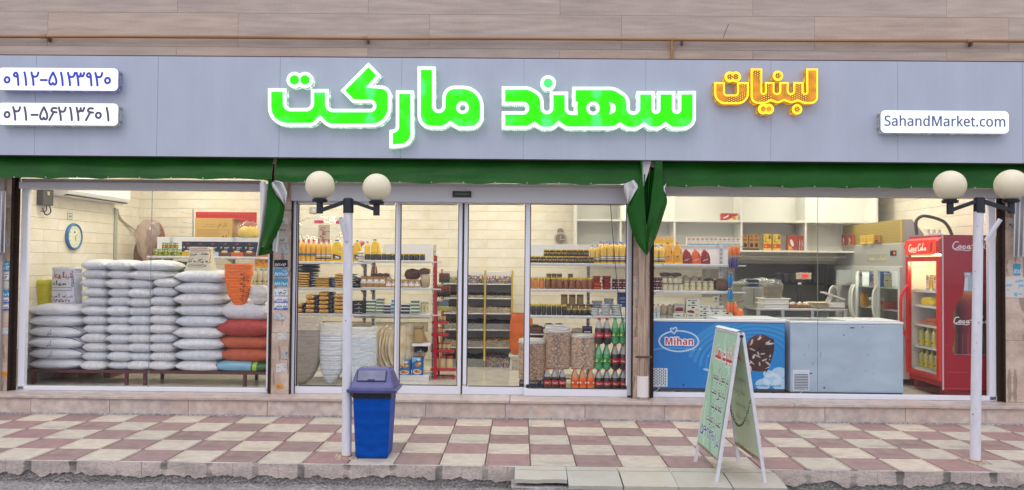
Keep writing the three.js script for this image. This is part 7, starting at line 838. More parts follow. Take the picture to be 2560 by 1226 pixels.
// ---------- chest freezers, fridges, counter, white wall cabinet ----------
{
  const z = -0.44, s = S3(z), caster = (o, x, dz) => { const g = new THREE.Group(); g.name = 'caster'; o.add(g); g.position.set(x, 0, dz); mesh('wheel', new THREE.CylinderGeometry(0.032, 0.032, 0.03, 18).rotateZ(Math.PI / 2).rotateY(0.5).translate(0, 0.032, 0), M([0.02, 0.02, 0.022], 0.5), g); mesh('fork', [rb(0.05, 0.03, 0.05, 0.006, 0, 0.064, 0)], M([0.05, 0.05, 0.055], 0.5), g); };
  const freezer = (label, x0, x1, ytop, ybot, face, side, grille) => {
    const a = PX(x0, z), b = PX(x1, z), w = b - a, y1 = P((x0 + x1) / 2, ytop, z).y - FL, y0 = P((x0 + x1) / 2, ybot, z).y - FL, D = 0.62, o = thing('chest_freezer', label, 'freezer', [(a + b) / 2, FL, z - D / 2]);
    mesh('cabinet', rb(w, y1 - y0 - 0.03, D, 0.012, 0, (y0 + y1 - 0.03) / 2, 0), side, o); mesh('front_face', faceBox(w - 0.02, y1 - y0 - 0.05, 0.004, 0, (y0 + y1 - 0.03) / 2, D / 2 + 0.001), face, o);
    mesh('rim', rb(w + 0.006, 0.03, D + 0.012, 0.008, 0, y1 - 0.014, 0), M([0.66, 0.68, 0.7], 0.4), o); mesh('glass_lid', bx(w * 0.5 - 0.02, 0.008, D - 0.08, -w * 0.24, y1 + 0.006, 0), M([0.8, 0.85, 0.85], 0.05, { transmission: 0.7, thickness: 0 }), o); mesh('lid', rb(w * 0.5 - 0.02, 0.012, D - 0.08, 0.004, w * 0.24, y1 + 0.008, 0), M([0.62, 0.66, 0.7], 0.4), o);
    mesh('base_rail', rb(w - 0.01, 0.03, D - 0.02, 0.004, 0, y0 - 0.012, 0), M([0.06, 0.065, 0.07], 0.5), o); for (const sx of [-1, 1]) for (const sz of [-1, 1]) { caster(o, sx * (w / 2 - 0.1), sz * (D / 2 - 0.08)); if (sz > 0) caster(o, sx * (w / 2 - 0.34), sz * (D / 2 - 0.1)); }
    grille(o, (px, py) => { const q = P(px, py, z); return V(q.x - o.position.x, q.y - FL, D / 2); }, (gx0, gy0, gx1, gy1) => { const r = box2(gx0, gy0, gx1, gy1, z); return { x: r.x - o.position.x, y: r.y - FL, w: r.w, h: r.h, z: D / 2 }; }); return o;
  };
  const art = canvas(1024, 560, (x, w, h) => {
    const g = x.createLinearGradient(0, 0, w, h); g.addColorStop(0, '#1c74c4'); g.addColorStop(0.5, '#1584d0'); g.addColorStop(1, '#1a8ccf'); x.fillStyle = g; x.fillRect(0, 0, w, h);
    x.globalAlpha = 0.22; x.strokeStyle = '#bfe6ff'; for (let i = 0; i < 7; i++) { x.lineWidth = 6 + i * 5; x.beginPath(); x.ellipse(760, 330, 250 + i * 46, 180 + i * 34, -0.2, 2.9 + i * 0.12, 6.0); x.stroke(); } x.globalAlpha = 0.35; x.lineWidth = 16; x.beginPath(); x.ellipse(300, 420, 420, 190, 0.2, 3.4, 4.7); x.stroke(); x.globalAlpha = 1;
    ink(x, '#d9ecf6'); for (const [a, b, r] of [[930, 480, 70], [860, 520, 60], [985, 420, 60], [1000, 520, 70], [900, 430, 40]]) { x.globalAlpha = 0.8; x.beginPath(); x.ellipse(a, b, r, r * 0.8, 0, 0, 7); x.fill(); } x.globalAlpha = 1;
    x.fillStyle = '#c7e2f3'; x.globalAlpha = 0.9; x.beginPath(); x.moveTo(430, 392); x.quadraticCurveTo(400, 384, 396, 398); x.quadraticCurveTo(420, 414, 470, 420); x.fill(); for (const [a, b, r] of [[372, 224, 6], [436, 280, 5], [470, 330, 4]]) { x.beginPath(); x.arc(a, b, r, 0, 7); x.fill(); } x.globalAlpha = 1;
    // brand oval with a heart
    x.strokeStyle = '#c3e1f2'; x.lineWidth = 13; x.beginPath(); x.ellipse(208, 158, 152, 88, 0, 0, 7); x.stroke(); x.lineWidth = 11; x.strokeStyle = '#c3e1f2'; x.fillStyle = '#2279c6'; x.beginPath(); x.moveTo(172, 94); x.bezierCurveTo(130, 62, 142, 34, 166, 54); x.bezierCurveTo(178, 24, 212, 44, 172, 94); x.closePath(); x.fill(); x.stroke();
    x.font = 'bold 84px sans-serif'; x.lineJoin = 'round'; x.lineWidth = 16; x.strokeStyle = '#f4f4f6'; x.strokeText('Mihan', 98, 190, 226); x.fillStyle = '#c21f36'; x.fillText('Mihan', 98, 190, 226);
    // chocolate ice cream bar with almonds
    x.save(); x.translate(822, 250); x.rotate(0.16); x.scale(1.28, 1.18); const cg = x.createLinearGradient(-80, -120, 90, 130); cg.addColorStop(0, '#7a4a34'); cg.addColorStop(0.4, '#3a1d14'); cg.addColorStop(1, '#552c1c'); x.fillStyle = cg; x.beginPath(); x.moveTo(-66, 118); x.quadraticCurveTo(-92, 0, -70, -80); x.quadraticCurveTo(-40, -140, 20, -134); x.quadraticCurveTo(88, -120, 90, -40); x.quadraticCurveTo(92, 70, 60, 124); x.quadraticCurveTo(0, 150, -66, 118); x.fill();
    for (let i = 0; i < 34; i++) { const a = rr(-66, 74), b = rr(-110, 116); x.save(); x.translate(a, b); x.rotate(rr(0, 3)); x.fillStyle = i % 3 ? 'rgba(236,228,222,.75)' : 'rgba(24,10,8,.8)'; x.beginPath(); x.ellipse(0, 0, rr(12, 22), rr(4, 7), 0, 0, 7); x.fill(); x.restore(); } x.restore();
    ink(x, '#e9b9b0'); x.beginPath(); x.ellipse(748, 398, 22, 40, 0.2, 0, 7); x.fill(); ink(x, '#b0574a'); x.fillRect(738, 384, 18, 5); x.fillRect(738, 398, 20, 5);
    ink(x, '#2a78b8'); x.font = 'bold 25px sans-serif'; x.fillText('www.mihan-food.com', 776, 540, 224);
  });
  const m1 = M([0.82, 0.82, 0.82], 0.3, { map: art });
  freezer('blue ice cream chest freezer printed with a chocolate bar, partly behind the sandwich board', 1629, 1964, 800, 974, m1, M([0.02, 0.11, 0.33], 0.35), (o, q, bxx) => {
    const r = bxx(1630, 921, 1669, 967), g = mesh('vent_plate', rb(r.w, r.h, 0.006, 0.002, r.x, r.y, r.z + 0.005), M([0.62, 0.66, 0.68], 0.4), o), n = []; for (let i = 0; i < 7; i++) for (let j = 0; j < 6; j++) { const c = new THREE.CylinderGeometry(r.w * 0.034, r.w * 0.034, 0.002, 6).rotateX(Math.PI / 2).scale(1, 1.9, 1); n.push(c.translate(r.x - r.w * 0.36 + i * r.w * 0.12, r.y - r.h * 0.38 + j * r.h * 0.15 + (i % 2) * r.h * 0.07, r.z + 0.009)); } mesh('vent_hole', n, M([0.02, 0.025, 0.03], 0.8), g).userData.kind = 'stuff'; mesh('drain_plug', new THREE.CylinderGeometry(0.012, 0.012, 0.006, 14).rotateX(Math.PI / 2).translate(...q(1709, 963).toArray()), mt.dark, o);
    mesh('power_cord', tube([q(1640, 966), q(1648, 970), q(1640, 978), q(1630, 985)].map((p) => p.add(V(0, 0, 0.012))), 0.005, 20), M([0.5, 0.5, 0.5], 0.5), o);
  });
  const T_fr = tex(256, 128, (u, v) => { const a = fbm(u * 3, v * 4, 2, 4), b = fbm(u * 40, v * 8, 9, 3), k = 0.93 + a * 0.1; return b > 0.36 ? [k * 0.86, k * 0.86, k * 0.87] : [k * 0.98, k, k * 1.0]; });
  const pale = M([0.47, 0.565, 0.65], 0.38, { map: T_fr });
  freezer('plain pale blue chest freezer with a louvred vent beside the printed freezer', 1977, 2259, 805, 983, pale, M([0.44, 0.56, 0.67], 0.4), (o, q, bxx) => {
    const r = bxx(1982, 925, 2024, 978), g = mesh('vent_plate', rb(r.w, r.h, 0.006, 0.002, r.x, r.y, r.z + 0.005), M([0.6, 0.66, 0.7], 0.4), o); for (let i = 0; i < 10; i++) mesh('louvre', rb(r.w * 0.84, r.h * 0.035, 0.004, 0.001, r.x, r.y - r.h * 0.4 + i * r.h * 0.075, r.z + 0.009), i % 1 ? mt.dark : M([0.07, 0.09, 0.11], 0.6), g);
    for (const [x, y, w] of [[2131, 820, 10], [2157, 819, 3], [2110, 838, 3], [2026, 934, 9]]) mesh('mark', bx(w * s, 3 * s, 0.002, q(x, y).x, q(x, y).y, 0.3145), M([0.06, 0.08, 0.1], 0.7), o); mesh('drain_plug', new THREE.CylinderGeometry(0.012, 0.012, 0.006, 14).rotateX(Math.PI / 2).translate(...q(2061, 970).toArray()), mt.dark, o);
    mesh('power_cord', tube([q(2014, 972), q(2004, 980), q(1994, 988), q(1985, 994)].map((p) => p.add(V(0, 0, 0.014))), 0.005, 20), M([0.55, 0.55, 0.55], 0.5), o);
  });
}
// red drinks fridge, its glass door facing along the shop
{
  const zn = -0.44, X0 = PX(2357, zn), X1 = XR - 0.03, Dp = 0.78, yT = P(2400, 588, zn).y - FL, o = thing('drinks_fridge', 'tall red drinks fridge with a bottle picture on its side behind the lamp pole', 'fridge', [(X0 + X1) / 2, FL, zn - Dp / 2]), w = X1 - X0, red = M([0.45, 0.012, 0.025], 0.3), red2 = M([0.55, 0.03, 0.02], 0.35);
  const skin = [bx(w, yT - 0.1, 0.02, 0, (yT + 0.1) / 2, Dp / 2 - 0.01), bx(w, yT - 0.1, 0.02, 0, (yT + 0.1) / 2, -Dp / 2 + 0.01), bx(0.02, yT - 0.1, Dp - 0.04, w / 2 - 0.01, (yT + 0.1) / 2, 0), bx(w - 0.02, 0.1, Dp - 0.04, -0.01, yT - 0.05, 0), bx(w - 0.02, 0.12, Dp - 0.04, -0.01, 0.19, 0)];
  mesh('cabinet', skin, red, o); mesh('lining', [bx(0.012, yT - 0.36, Dp - 0.06, w / 2 - 0.03, yT / 2 + 0.05, 0), bx(w - 0.04, yT - 0.36, 0.012, -0.01, yT / 2 + 0.05, -Dp / 2 + 0.03), bx(w - 0.04, yT - 0.36, 0.012, -0.01, yT / 2 + 0.05, Dp / 2 - 0.03), bx(w - 0.04, 0.01, Dp - 0.06, -0.01, 0.26, 0)], M([0.75, 0.75, 0.68], 0.5), o);
  mesh('plinth', [bx(w - 0.06, 0.14, Dp - 0.06, 0.01, 0.09, 0)], M([0.25, 0.015, 0.02], 0.5), o);
  // header with lit logo, facing -x and rounded
  const hd = mesh('header', new THREE.ExtrudeGeometry(shp([[0, 0], [-0.06, 0.02], [-0.085, 0.1], [-0.075, 0.17], [-0.02, 0.215], [0.06, 0.22], [0.06, 0]]), { depth: Dp, bevelEnabled: false }).translate(-w / 2 + 0.02, yT - 0.24, -Dp / 2), red2, o); void hd;
  const logo = canvas(512, 128, (x) => { fill(x, '#e0321c', 512, 128); x.save(); x.translate(60, 22); script(x, 1.05, '#fff3ea'); x.restore(); ink(x, '#7a2a12'); x.beginPath(); x.ellipse(440, 64, 16, 50, 0.15, 0, 7); x.fill(); ink(x, '#c8562a'); x.beginPath(); x.ellipse(480, 64, 14, 46, 0.15, 0, 7); x.fill(); });
  const lg = new THREE.PlaneGeometry(Dp - 0.04, 0.17).rotateY(-Math.PI / 2); mesh('lit_logo', lg, M([0.7, 0.6, 0.55], 0.35, { map: logo, emissive: [1, 0.75, 0.65], emissiveMap: logo, emissiveIntensity: 0.75 }), o).position.set(-w / 2 - 0.066, yT - 0.14, 0);
  // door on the -x face
  const door = new THREE.Group(); door.name = 'door'; o.add(door); door.position.set(-w / 2 - 0.025, 0, 0); const dT = yT - 0.26, dB = 0.2, fr = 0.055; mesh('frame', [bx(0.04, dT - dB, fr, 0, (dT + dB) / 2, Dp / 2 - fr / 2), bx(0.04, dT - dB, fr, 0, (dT + dB) / 2, -Dp / 2 + fr / 2), bx(0.0398, fr, Dp - 2 * fr, 0, dT - fr / 2, 0), bx(0.0398, fr, Dp - 2 * fr, 0, dB + fr / 2, 0)], M([0.58, 0.025, 0.02], 0.32), door); mesh('pane', bx(0.008, dT - dB - 2 * fr, Dp - 2 * fr, 0, (dT + dB) / 2, 0), mt.glass, door); mesh('handle', tube([V(-0.02, 0.62, -Dp / 2 + 0.06), V(-0.09, 0.78, -Dp / 2 + 0.04), V(-0.1, 1.0, -Dp / 2 + 0.03), V(-0.09, 1.2, -Dp / 2 + 0.04), V(-0.02, 1.32, -Dp / 2 + 0.06)], 0.02, 30), M([0.6, 0.02, 0.03], 0.3), door); mesh('edge_trim', bx(0.014, yT - 0.1, 0.012, -w / 2 + 0.0, (yT + 0.1) / 2, Dp / 2 + 0.005), M([0.5, 0.45, 0.46], 0.4), o);
  mesh('kick_grille', (() => { const g = []; for (let i = 0; i < 5; i++) g.push(bx(0.006, 0.008, Dp - 0.25, -w / 2 + 0.025, 0.05 + i * 0.02, 0)); return g; })(), M([0.08, 0.01, 0.012], 0.7), o);
  // side picture: contour bottle and script
  const side = canvas(512, 1792, (x, W, H) => {
    fill(x, '#a80f24', W, H); x.save(); x.translate(85, 60); script(x, 1.45, '#efe3e6'); x.restore(); x.save(); x.translate(278 - 285 * 1.3, 0); x.scale(1.3, 1);
    const body = () => { x.beginPath(); x.moveTo(238, 480); x.lineTo(330, 480); x.quadraticCurveTo(334, 620, 344, 700); x.bezierCurveTo(420, 830, 430, 960, 420, 1080); x.bezierCurveTo(400, 1180, 420, 1260, 430, 1340); x.quadraticCurveTo(428, 1400, 400, 1420); x.lineTo(170, 1420); x.quadraticCurveTo(140, 1400, 140, 1340); x.bezierCurveTo(150, 1260, 168, 1180, 150, 1080); x.bezierCurveTo(140, 960, 150, 830, 224, 700); x.quadraticCurveTo(234, 620, 238, 480); x.closePath(); };
    const g = x.createLinearGradient(140, 0, 430, 0); g.addColorStop(0, '#a8803c'); g.addColorStop(0.14, '#3a1512'); g.addColorStop(0.45, '#8a2a34'); g.addColorStop(0.8, '#3d1218'); g.addColorStop(1, '#8a5a2c'); body(); x.fillStyle = g; x.fill(); x.save(); body(); x.clip(); x.globalAlpha = 0.95; const t = x.createLinearGradient(0, 640, 0, 900); t.addColorStop(0, '#eaa04a'); t.addColorStop(1, 'rgba(120,30,30,0)'); x.fillStyle = t; x.fillRect(130, 640, 320, 280); x.globalAlpha = 1; x.fillStyle = '#a9bccb'; x.fillRect(130, 470, 320, 190); x.fillStyle = '#d7e2ea'; x.fillRect(230, 500, 30, 150); x.strokeStyle = 'rgba(220,180,190,.25)'; x.lineWidth = 8; for (let i = 0; i < 6; i++) { x.beginPath(); x.moveTo(180 + i * 40, 1160); x.lineTo(176 + i * 42, 1400); x.stroke(); } x.fillStyle = 'rgba(240,230,225,.35)'; x.fillRect(140, 1400, 300, 14); x.restore(); x.fillStyle = '#93a6b5'; x.fillRect(232, 440, 104, 44); x.fillStyle = '#c9d6df'; x.fillRect(240, 446, 40, 30); x.restore();
    x.save(); x.translate(96, 950); script(x, 1.25, '#f1ecec'); x.restore(); ink(x, '#c26a72'); x.fillRect(40, 1612, 200, 4);
  });
  mesh('side_picture', faceBox(w - 0.012, yT - 0.13, 0.003, 0.003, (yT + 0.13) / 2, Dp / 2 + 0.0015), M([0.8, 0.8, 0.8], 0.25, { map: side }), o);
  const light = new THREE.PointLight(new THREE.Color().setRGB(1, 0.95, 0.5), 0.55, 0); light.position.set(o.position.x - w / 2 + 0.12, FL + 1.6, o.position.z); scene.add(light); mesh('lamp_tube', bar(V(-w / 2 + 0.06, 0.5, Dp / 2 - 0.07), V(-w / 2 + 0.06, 1.55, Dp / 2 - 0.07), 0.01), M([0.8, 0.8, 0.7], 0.5, { emissive: [1, 1, 0.8], emissiveIntensity: 2 }), o);
  const levels = [0.28, 0.55, 0.82, 1.06, 1.25]; for (const y of levels) mesh('shelf', [bx(w - 0.08, 0.008, Dp - 0.1, -0.01, y, 0), bx(0.01, 0.03, Dp - 0.1, -w / 2 + 0.03, y, 0)], M([0.6, 0.6, 0.58], 0.4), o);
  const at = (dz) => [o.position.x - w / 2 + 0.12, o.position.z + dz];
  const lemon = M([0.6, 0.58, 0.2], 0.12, { clearcoat: 0.6 }); bottle('lemonade', 'lemonade_bottle', 'bottle', lemon, gl([0.75, 0.6, 0.03], 0.4), pic(32, 32, (x) => { fill(x, '#e8cf2e', 32, 32); ink(x, '#3a3a1a'); x.fillRect(8, 12, 10, 9); }));
  [[0, 6, 'bottom', 0.22], [1, 5, 'second', 0.24]].forEach(([l, n, nm, h]) => { for (let i = 0; i < n; i++) { const [x, q] = at(-0.3 + i * 0.6 / (n - 1)); put('lemonade', `lemonade bottle with a yellow label, ${ORD[i]} from the hinge on the ${nm} fridge shelf`, x, FL + levels[l] + 0.005, q, 0.085, h, 0.085, -Math.PI / 2, 'lemonade bottles in the red fridge'); } });
  packet('sausage', 'sausage', [0.5, 0.14, 0.08], 2, 0.4); for (let i = 0; i < 7; i++) { const [x, q] = at(-0.18 + (i % 4) * 0.13); const b = put('sausage', `${ORD[i]} pink sausage from the hinge in the heap on the third fridge shelf`, x + (i > 3 ? 0.03 : 0), FL + levels[2] + 0.005 + (i > 3 ? 0.045 : 0), q, 0.06, 0.05, 0.2, rr(-0.8, 0.8), 'sausages in the red fridge'); void b; }
  packet('melon', 'yellow_bag', [0.78, 0.56, 0.02], 6, 0.3); { const [x, q] = at(-0.1); put('melon', 'bright yellow bag on the fourth fridge shelf', x, FL + levels[3] + 0.005, q, 0.12, 0.11, 0.34); const [x2, q2] = at(0.24); put('sausage', 'thick pink sausage beside the yellow bag in the fridge', x2, FL + levels[3] + 0.005, q2, 0.1, 0.06, 0.2); }
  for (let i = 0; i < 6; i++) { const [x, q] = at(-0.12 + i * 0.085); put(i % 2 ? 'yellowB' : 'straw', `juice carton on the top fridge shelf, ${ORD[i]} from the hinge`, x, FL + levels[4] + 0.005, q, 0.07, 0.2, 0.06, -Math.PI / 2, 'juice cartons in the red fridge'); }
}
// three-door display fridge along the same wall
{
  const zn = -1.4, zf = ZB + 0.02, X0 = PX(2258, zn), X1 = XR - 0.02, W = X1 - X0, L = zn - zf, yT = P(2258, 606, zn).y - FL, o = thing('display_fridge', 'grey three door display fridge with white handles and a gold perforated top', 'fridge', [(X0 + X1) / 2, FL, (zn + zf) / 2]), g = M([0.5, 0.5, 0.47], 0.35, { metalness: 0.2 }), fr = M([0.6, 0.62, 0.58], 0.4);
  mesh('cabinet', [bx(W, yT - 0.08, 0.03, 0, (yT + 0.08) / 2, L / 2 - 0.015), bx(W, yT - 0.08, 0.03, 0, (yT + 0.08) / 2, -L / 2 + 0.015), bx(0.03, yT - 0.08, L - 0.06, W / 2 - 0.015, (yT + 0.08) / 2, 0), bx(W - 0.03, 0.03, L - 0.06, -0.015, yT - 0.015, 0), bx(W - 0.03, 0.03, L - 0.06, -0.015, 0.1, 0), bx(0.03, 0.3, L - 0.06, -W / 2 + 0.015, yT - 0.18, 0)], M([0.7, 0.69, 0.64], 0.4), o);
  mesh('fascia', bx(0.006, 0.29, L - 0.02, -W / 2 - 0.004, yT - 0.165, 0), g, o); mesh('control_panel', bx(0.006, 0.07, 0.16, -W / 2 - 0.01, yT - 0.14, L / 2 - 0.24), mt.dark, o); mesh('display', bx(0.003, 0.03, 0.05, -W / 2 - 0.0145, yT - 0.14, L / 2 - 0.2), M([0.5, 0.1, 0.02], 0.4, { emissive: [1, 0.2, 0.03], emissiveIntensity: 0.6 }), o);
  mesh('gold_script', faceBox(0.003, 0.1, 0.6, -W / 2 - 0.0085, yT - 0.2, L / 2 - 0.72), M([0.8, 0.8, 0.75], 0.5, { map: (() => { const t = canvas(256, 48, (x) => { fill(x, '#b5b4ab', 256, 48); ink(x, '#ece38c'); x.save(); persian(x, 'لبنیات سهند', 250, 34, 3, 4, 240); x.restore(); }); return t; })() }), o);
  const inner = M([0.5, 0.52, 0.48], 0.5); for (const y of [0.55, 0.95, 1.25, 1.5]) if (y < yT - 0.4) mesh('shelf', bx(W - 0.1, 0.01, L - 0.1, 0, y, 0), M([0.45, 0.48, 0.46], 0.4), o); void inner;
  for (let i = 0; i < 3; i++) { const zc = L / 2 - L * (i + 0.5) / 3, w = L / 3 - 0.012; for (const [y0, y1] of [[0.12, 0.72], [0.74, yT - 0.33]]) { const d = new THREE.Group(); d.name = 'door'; o.add(d); d.position.set(-W / 2 - 0.02, 0, zc); mesh('frame', [bx(0.04, y1 - y0, 0.05, 0, (y0 + y1) / 2, w / 2 - 0.025), bx(0.04, y1 - y0, 0.05, 0, (y0 + y1) / 2, -w / 2 + 0.025), bx(0.0398, 0.05, w - 0.1, 0, y1 - 0.025, 0), bx(0.0398, 0.05, w - 0.1, 0, y0 + 0.025, 0)], fr, d); mesh('pane', bx(0.008, y1 - y0 - 0.1, w - 0.1, 0, (y0 + y1) / 2, 0), mt.glass, d); const hz = (i === 2 ? 1 : -1) * (w / 2 - 0.03) * (i === 0 ? -1 : 1) * (i === 0 ? -1 : 1), a = y1 > 1 ? 0.78 : 0.4; mesh('handle', tube([V(-0.02, a, hz), V(-0.06, a + 0.1, hz), V(-0.075, a + 0.26, hz), V(-0.06, a + (y1 > 1 ? 0.42 : 0.24), hz), V(-0.02, a + (y1 > 1 ? 0.5 : 0.28), hz)], 0.017, 24), M([0.66, 0.67, 0.6], 0.4), d); } }
  { const l = new THREE.PointLight(new THREE.Color().setRGB(0.95, 1, 0.92), 0.7, 0); l.position.set(o.position.x - W / 2 + 0.1, FL + 1.62, o.position.z); scene.add(l); mesh('lamp_tube', bar(V(-W / 2 + 0.07, 1.68, -L / 2 + 0.1), V(-W / 2 + 0.07, 1.68, L / 2 - 0.1), 0.01), M([0.8, 0.8, 0.75], 0.5, { emissive: [0.95, 1, 0.9], emissiveIntensity: 2 }), o); }
  // canopy on top
  const T_perf = tex(128, 128, (u, v) => Math.hypot(((u * 16) % 1) - 0.5, ((v * 16) % 1) - 0.5) < 0.24 ? [0.42, 0.34, 0.14] : [0.78, 0.68, 0.36]); T_perf.repeat.set(3, 3); T_perf.wrapS = T_perf.wrapT = THREE.RepeatWrapping;
  mesh('canopy_panel', bx(0.01, 0.3, L, -W / 2 + 0.0, yT + 0.15, 0), M([0.75, 0.75, 0.72], 0.45, { map: T_perf }), o); mesh('canopy_end', new THREE.ExtrudeGeometry(shp([[-W / 2 + 0.006, 0], [-W / 2 + 0.006, 0.3], [-W / 2 + 0.12, 0.3], [W / 2 - 0.25, 0]]), { depth: 0.012, bevelEnabled: false }).translate(0, yT, L / 2 - 0.014), M([0.42, 0.42, 0.42], 0.5), o); mesh('gold_edge', [bx(0.02, 0.3, 0.03, -W / 2 - 0.006, yT + 0.15, L / 2 - 0.014), bx(0.02, 0.3, 0.03, -W / 2 - 0.006, yT + 0.15, -L / 2 + 0.014)], M([0.55, 0.42, 0.1], 0.4), o);
  for (let i = 0; i < 5; i++) put(i < 2 ? 'wafer' : i < 4 ? 'yellowB' : 'choc', `biscuit box on top of the grey display fridge, ${ORD[i]} from the back wall`, X0 - 0.03 + 0.001, FL + yT + 0.001, zf + 0.35 + i * 0.22 + (i > 1 ? 0.2 : 0), 0.17, [0.16, 0.15, 0.13, 0.13, 0.11][i], 0.03, -Math.PI / 2, 'biscuit boxes on the display fridge');
  [['bucket', 1.51, 0.4, 0.13, 0.17], ['cream', 1.26, 0.75, 0.1, 0.2], ['noodle', 1.26, 1.0, 0.2, 0.22], ['tubB', 1.51, 0.95, 0.14, 0.14], ['olive', 0.96, 0.35, 0.12, 0.18], ['tub', 0.96, 1.1, 0.16, 0.14], ['redBisc', 0.96, 0.8, 0.2, 0.1], ['straw', 1.26, 1.5, 0.1, 0.2], ['jugO', 0.96, 1.5, 0.14, 0.2]].forEach(([k, y, dz, w, h], i) => { if (y < yT - 0.4) put(k, `${['white pot with a lid', 'cream jar', 'blue food box', 'blue tub', 'dark pickle jar', 'green tub', 'red box', 'white carton', 'orange jug'][i]} on a shelf inside the grey display fridge`, X0 + 0.16, FL + y, zn - dz, w, h, w, -Math.PI / 2); });
  const cab = thing('corrugated_hose', 'dark corrugated hose arching down behind the fridges', 'hose', P(2290, 590, -1.5)); mesh('hose', tube([[2293, 588], [2292, 552], [2306, 541], [2340, 546], [2362, 556], [2374, 572], [2382, 592]].map(([x, y]) => P(x, y, -1.2).sub(cab.position)), 0.02, 70, 10), M([0.05, 0.05, 0.045], 0.6), cab); { const e = P(2335, 585, -1.2), k = thing('power_strip', 'white power strip with plugs on top of the red fridge', 'power strip', [e.x, e.y - 0.02, e.z]); mesh('body', rb(0.22, 0.05, 0.07, 0.008), mt.white, k); for (let i = 0; i < 3; i++) mesh('plug', rb(0.035, 0.05, 0.035, 0.006, -0.07 + i * 0.07, 0.05, 0), M([0.6, 0.6, 0.55], 0.4), k); mesh('bracket', bx(0.03, 0.03, 0.28, 0, -0.03, -0.1), mt.steel, k); }
}
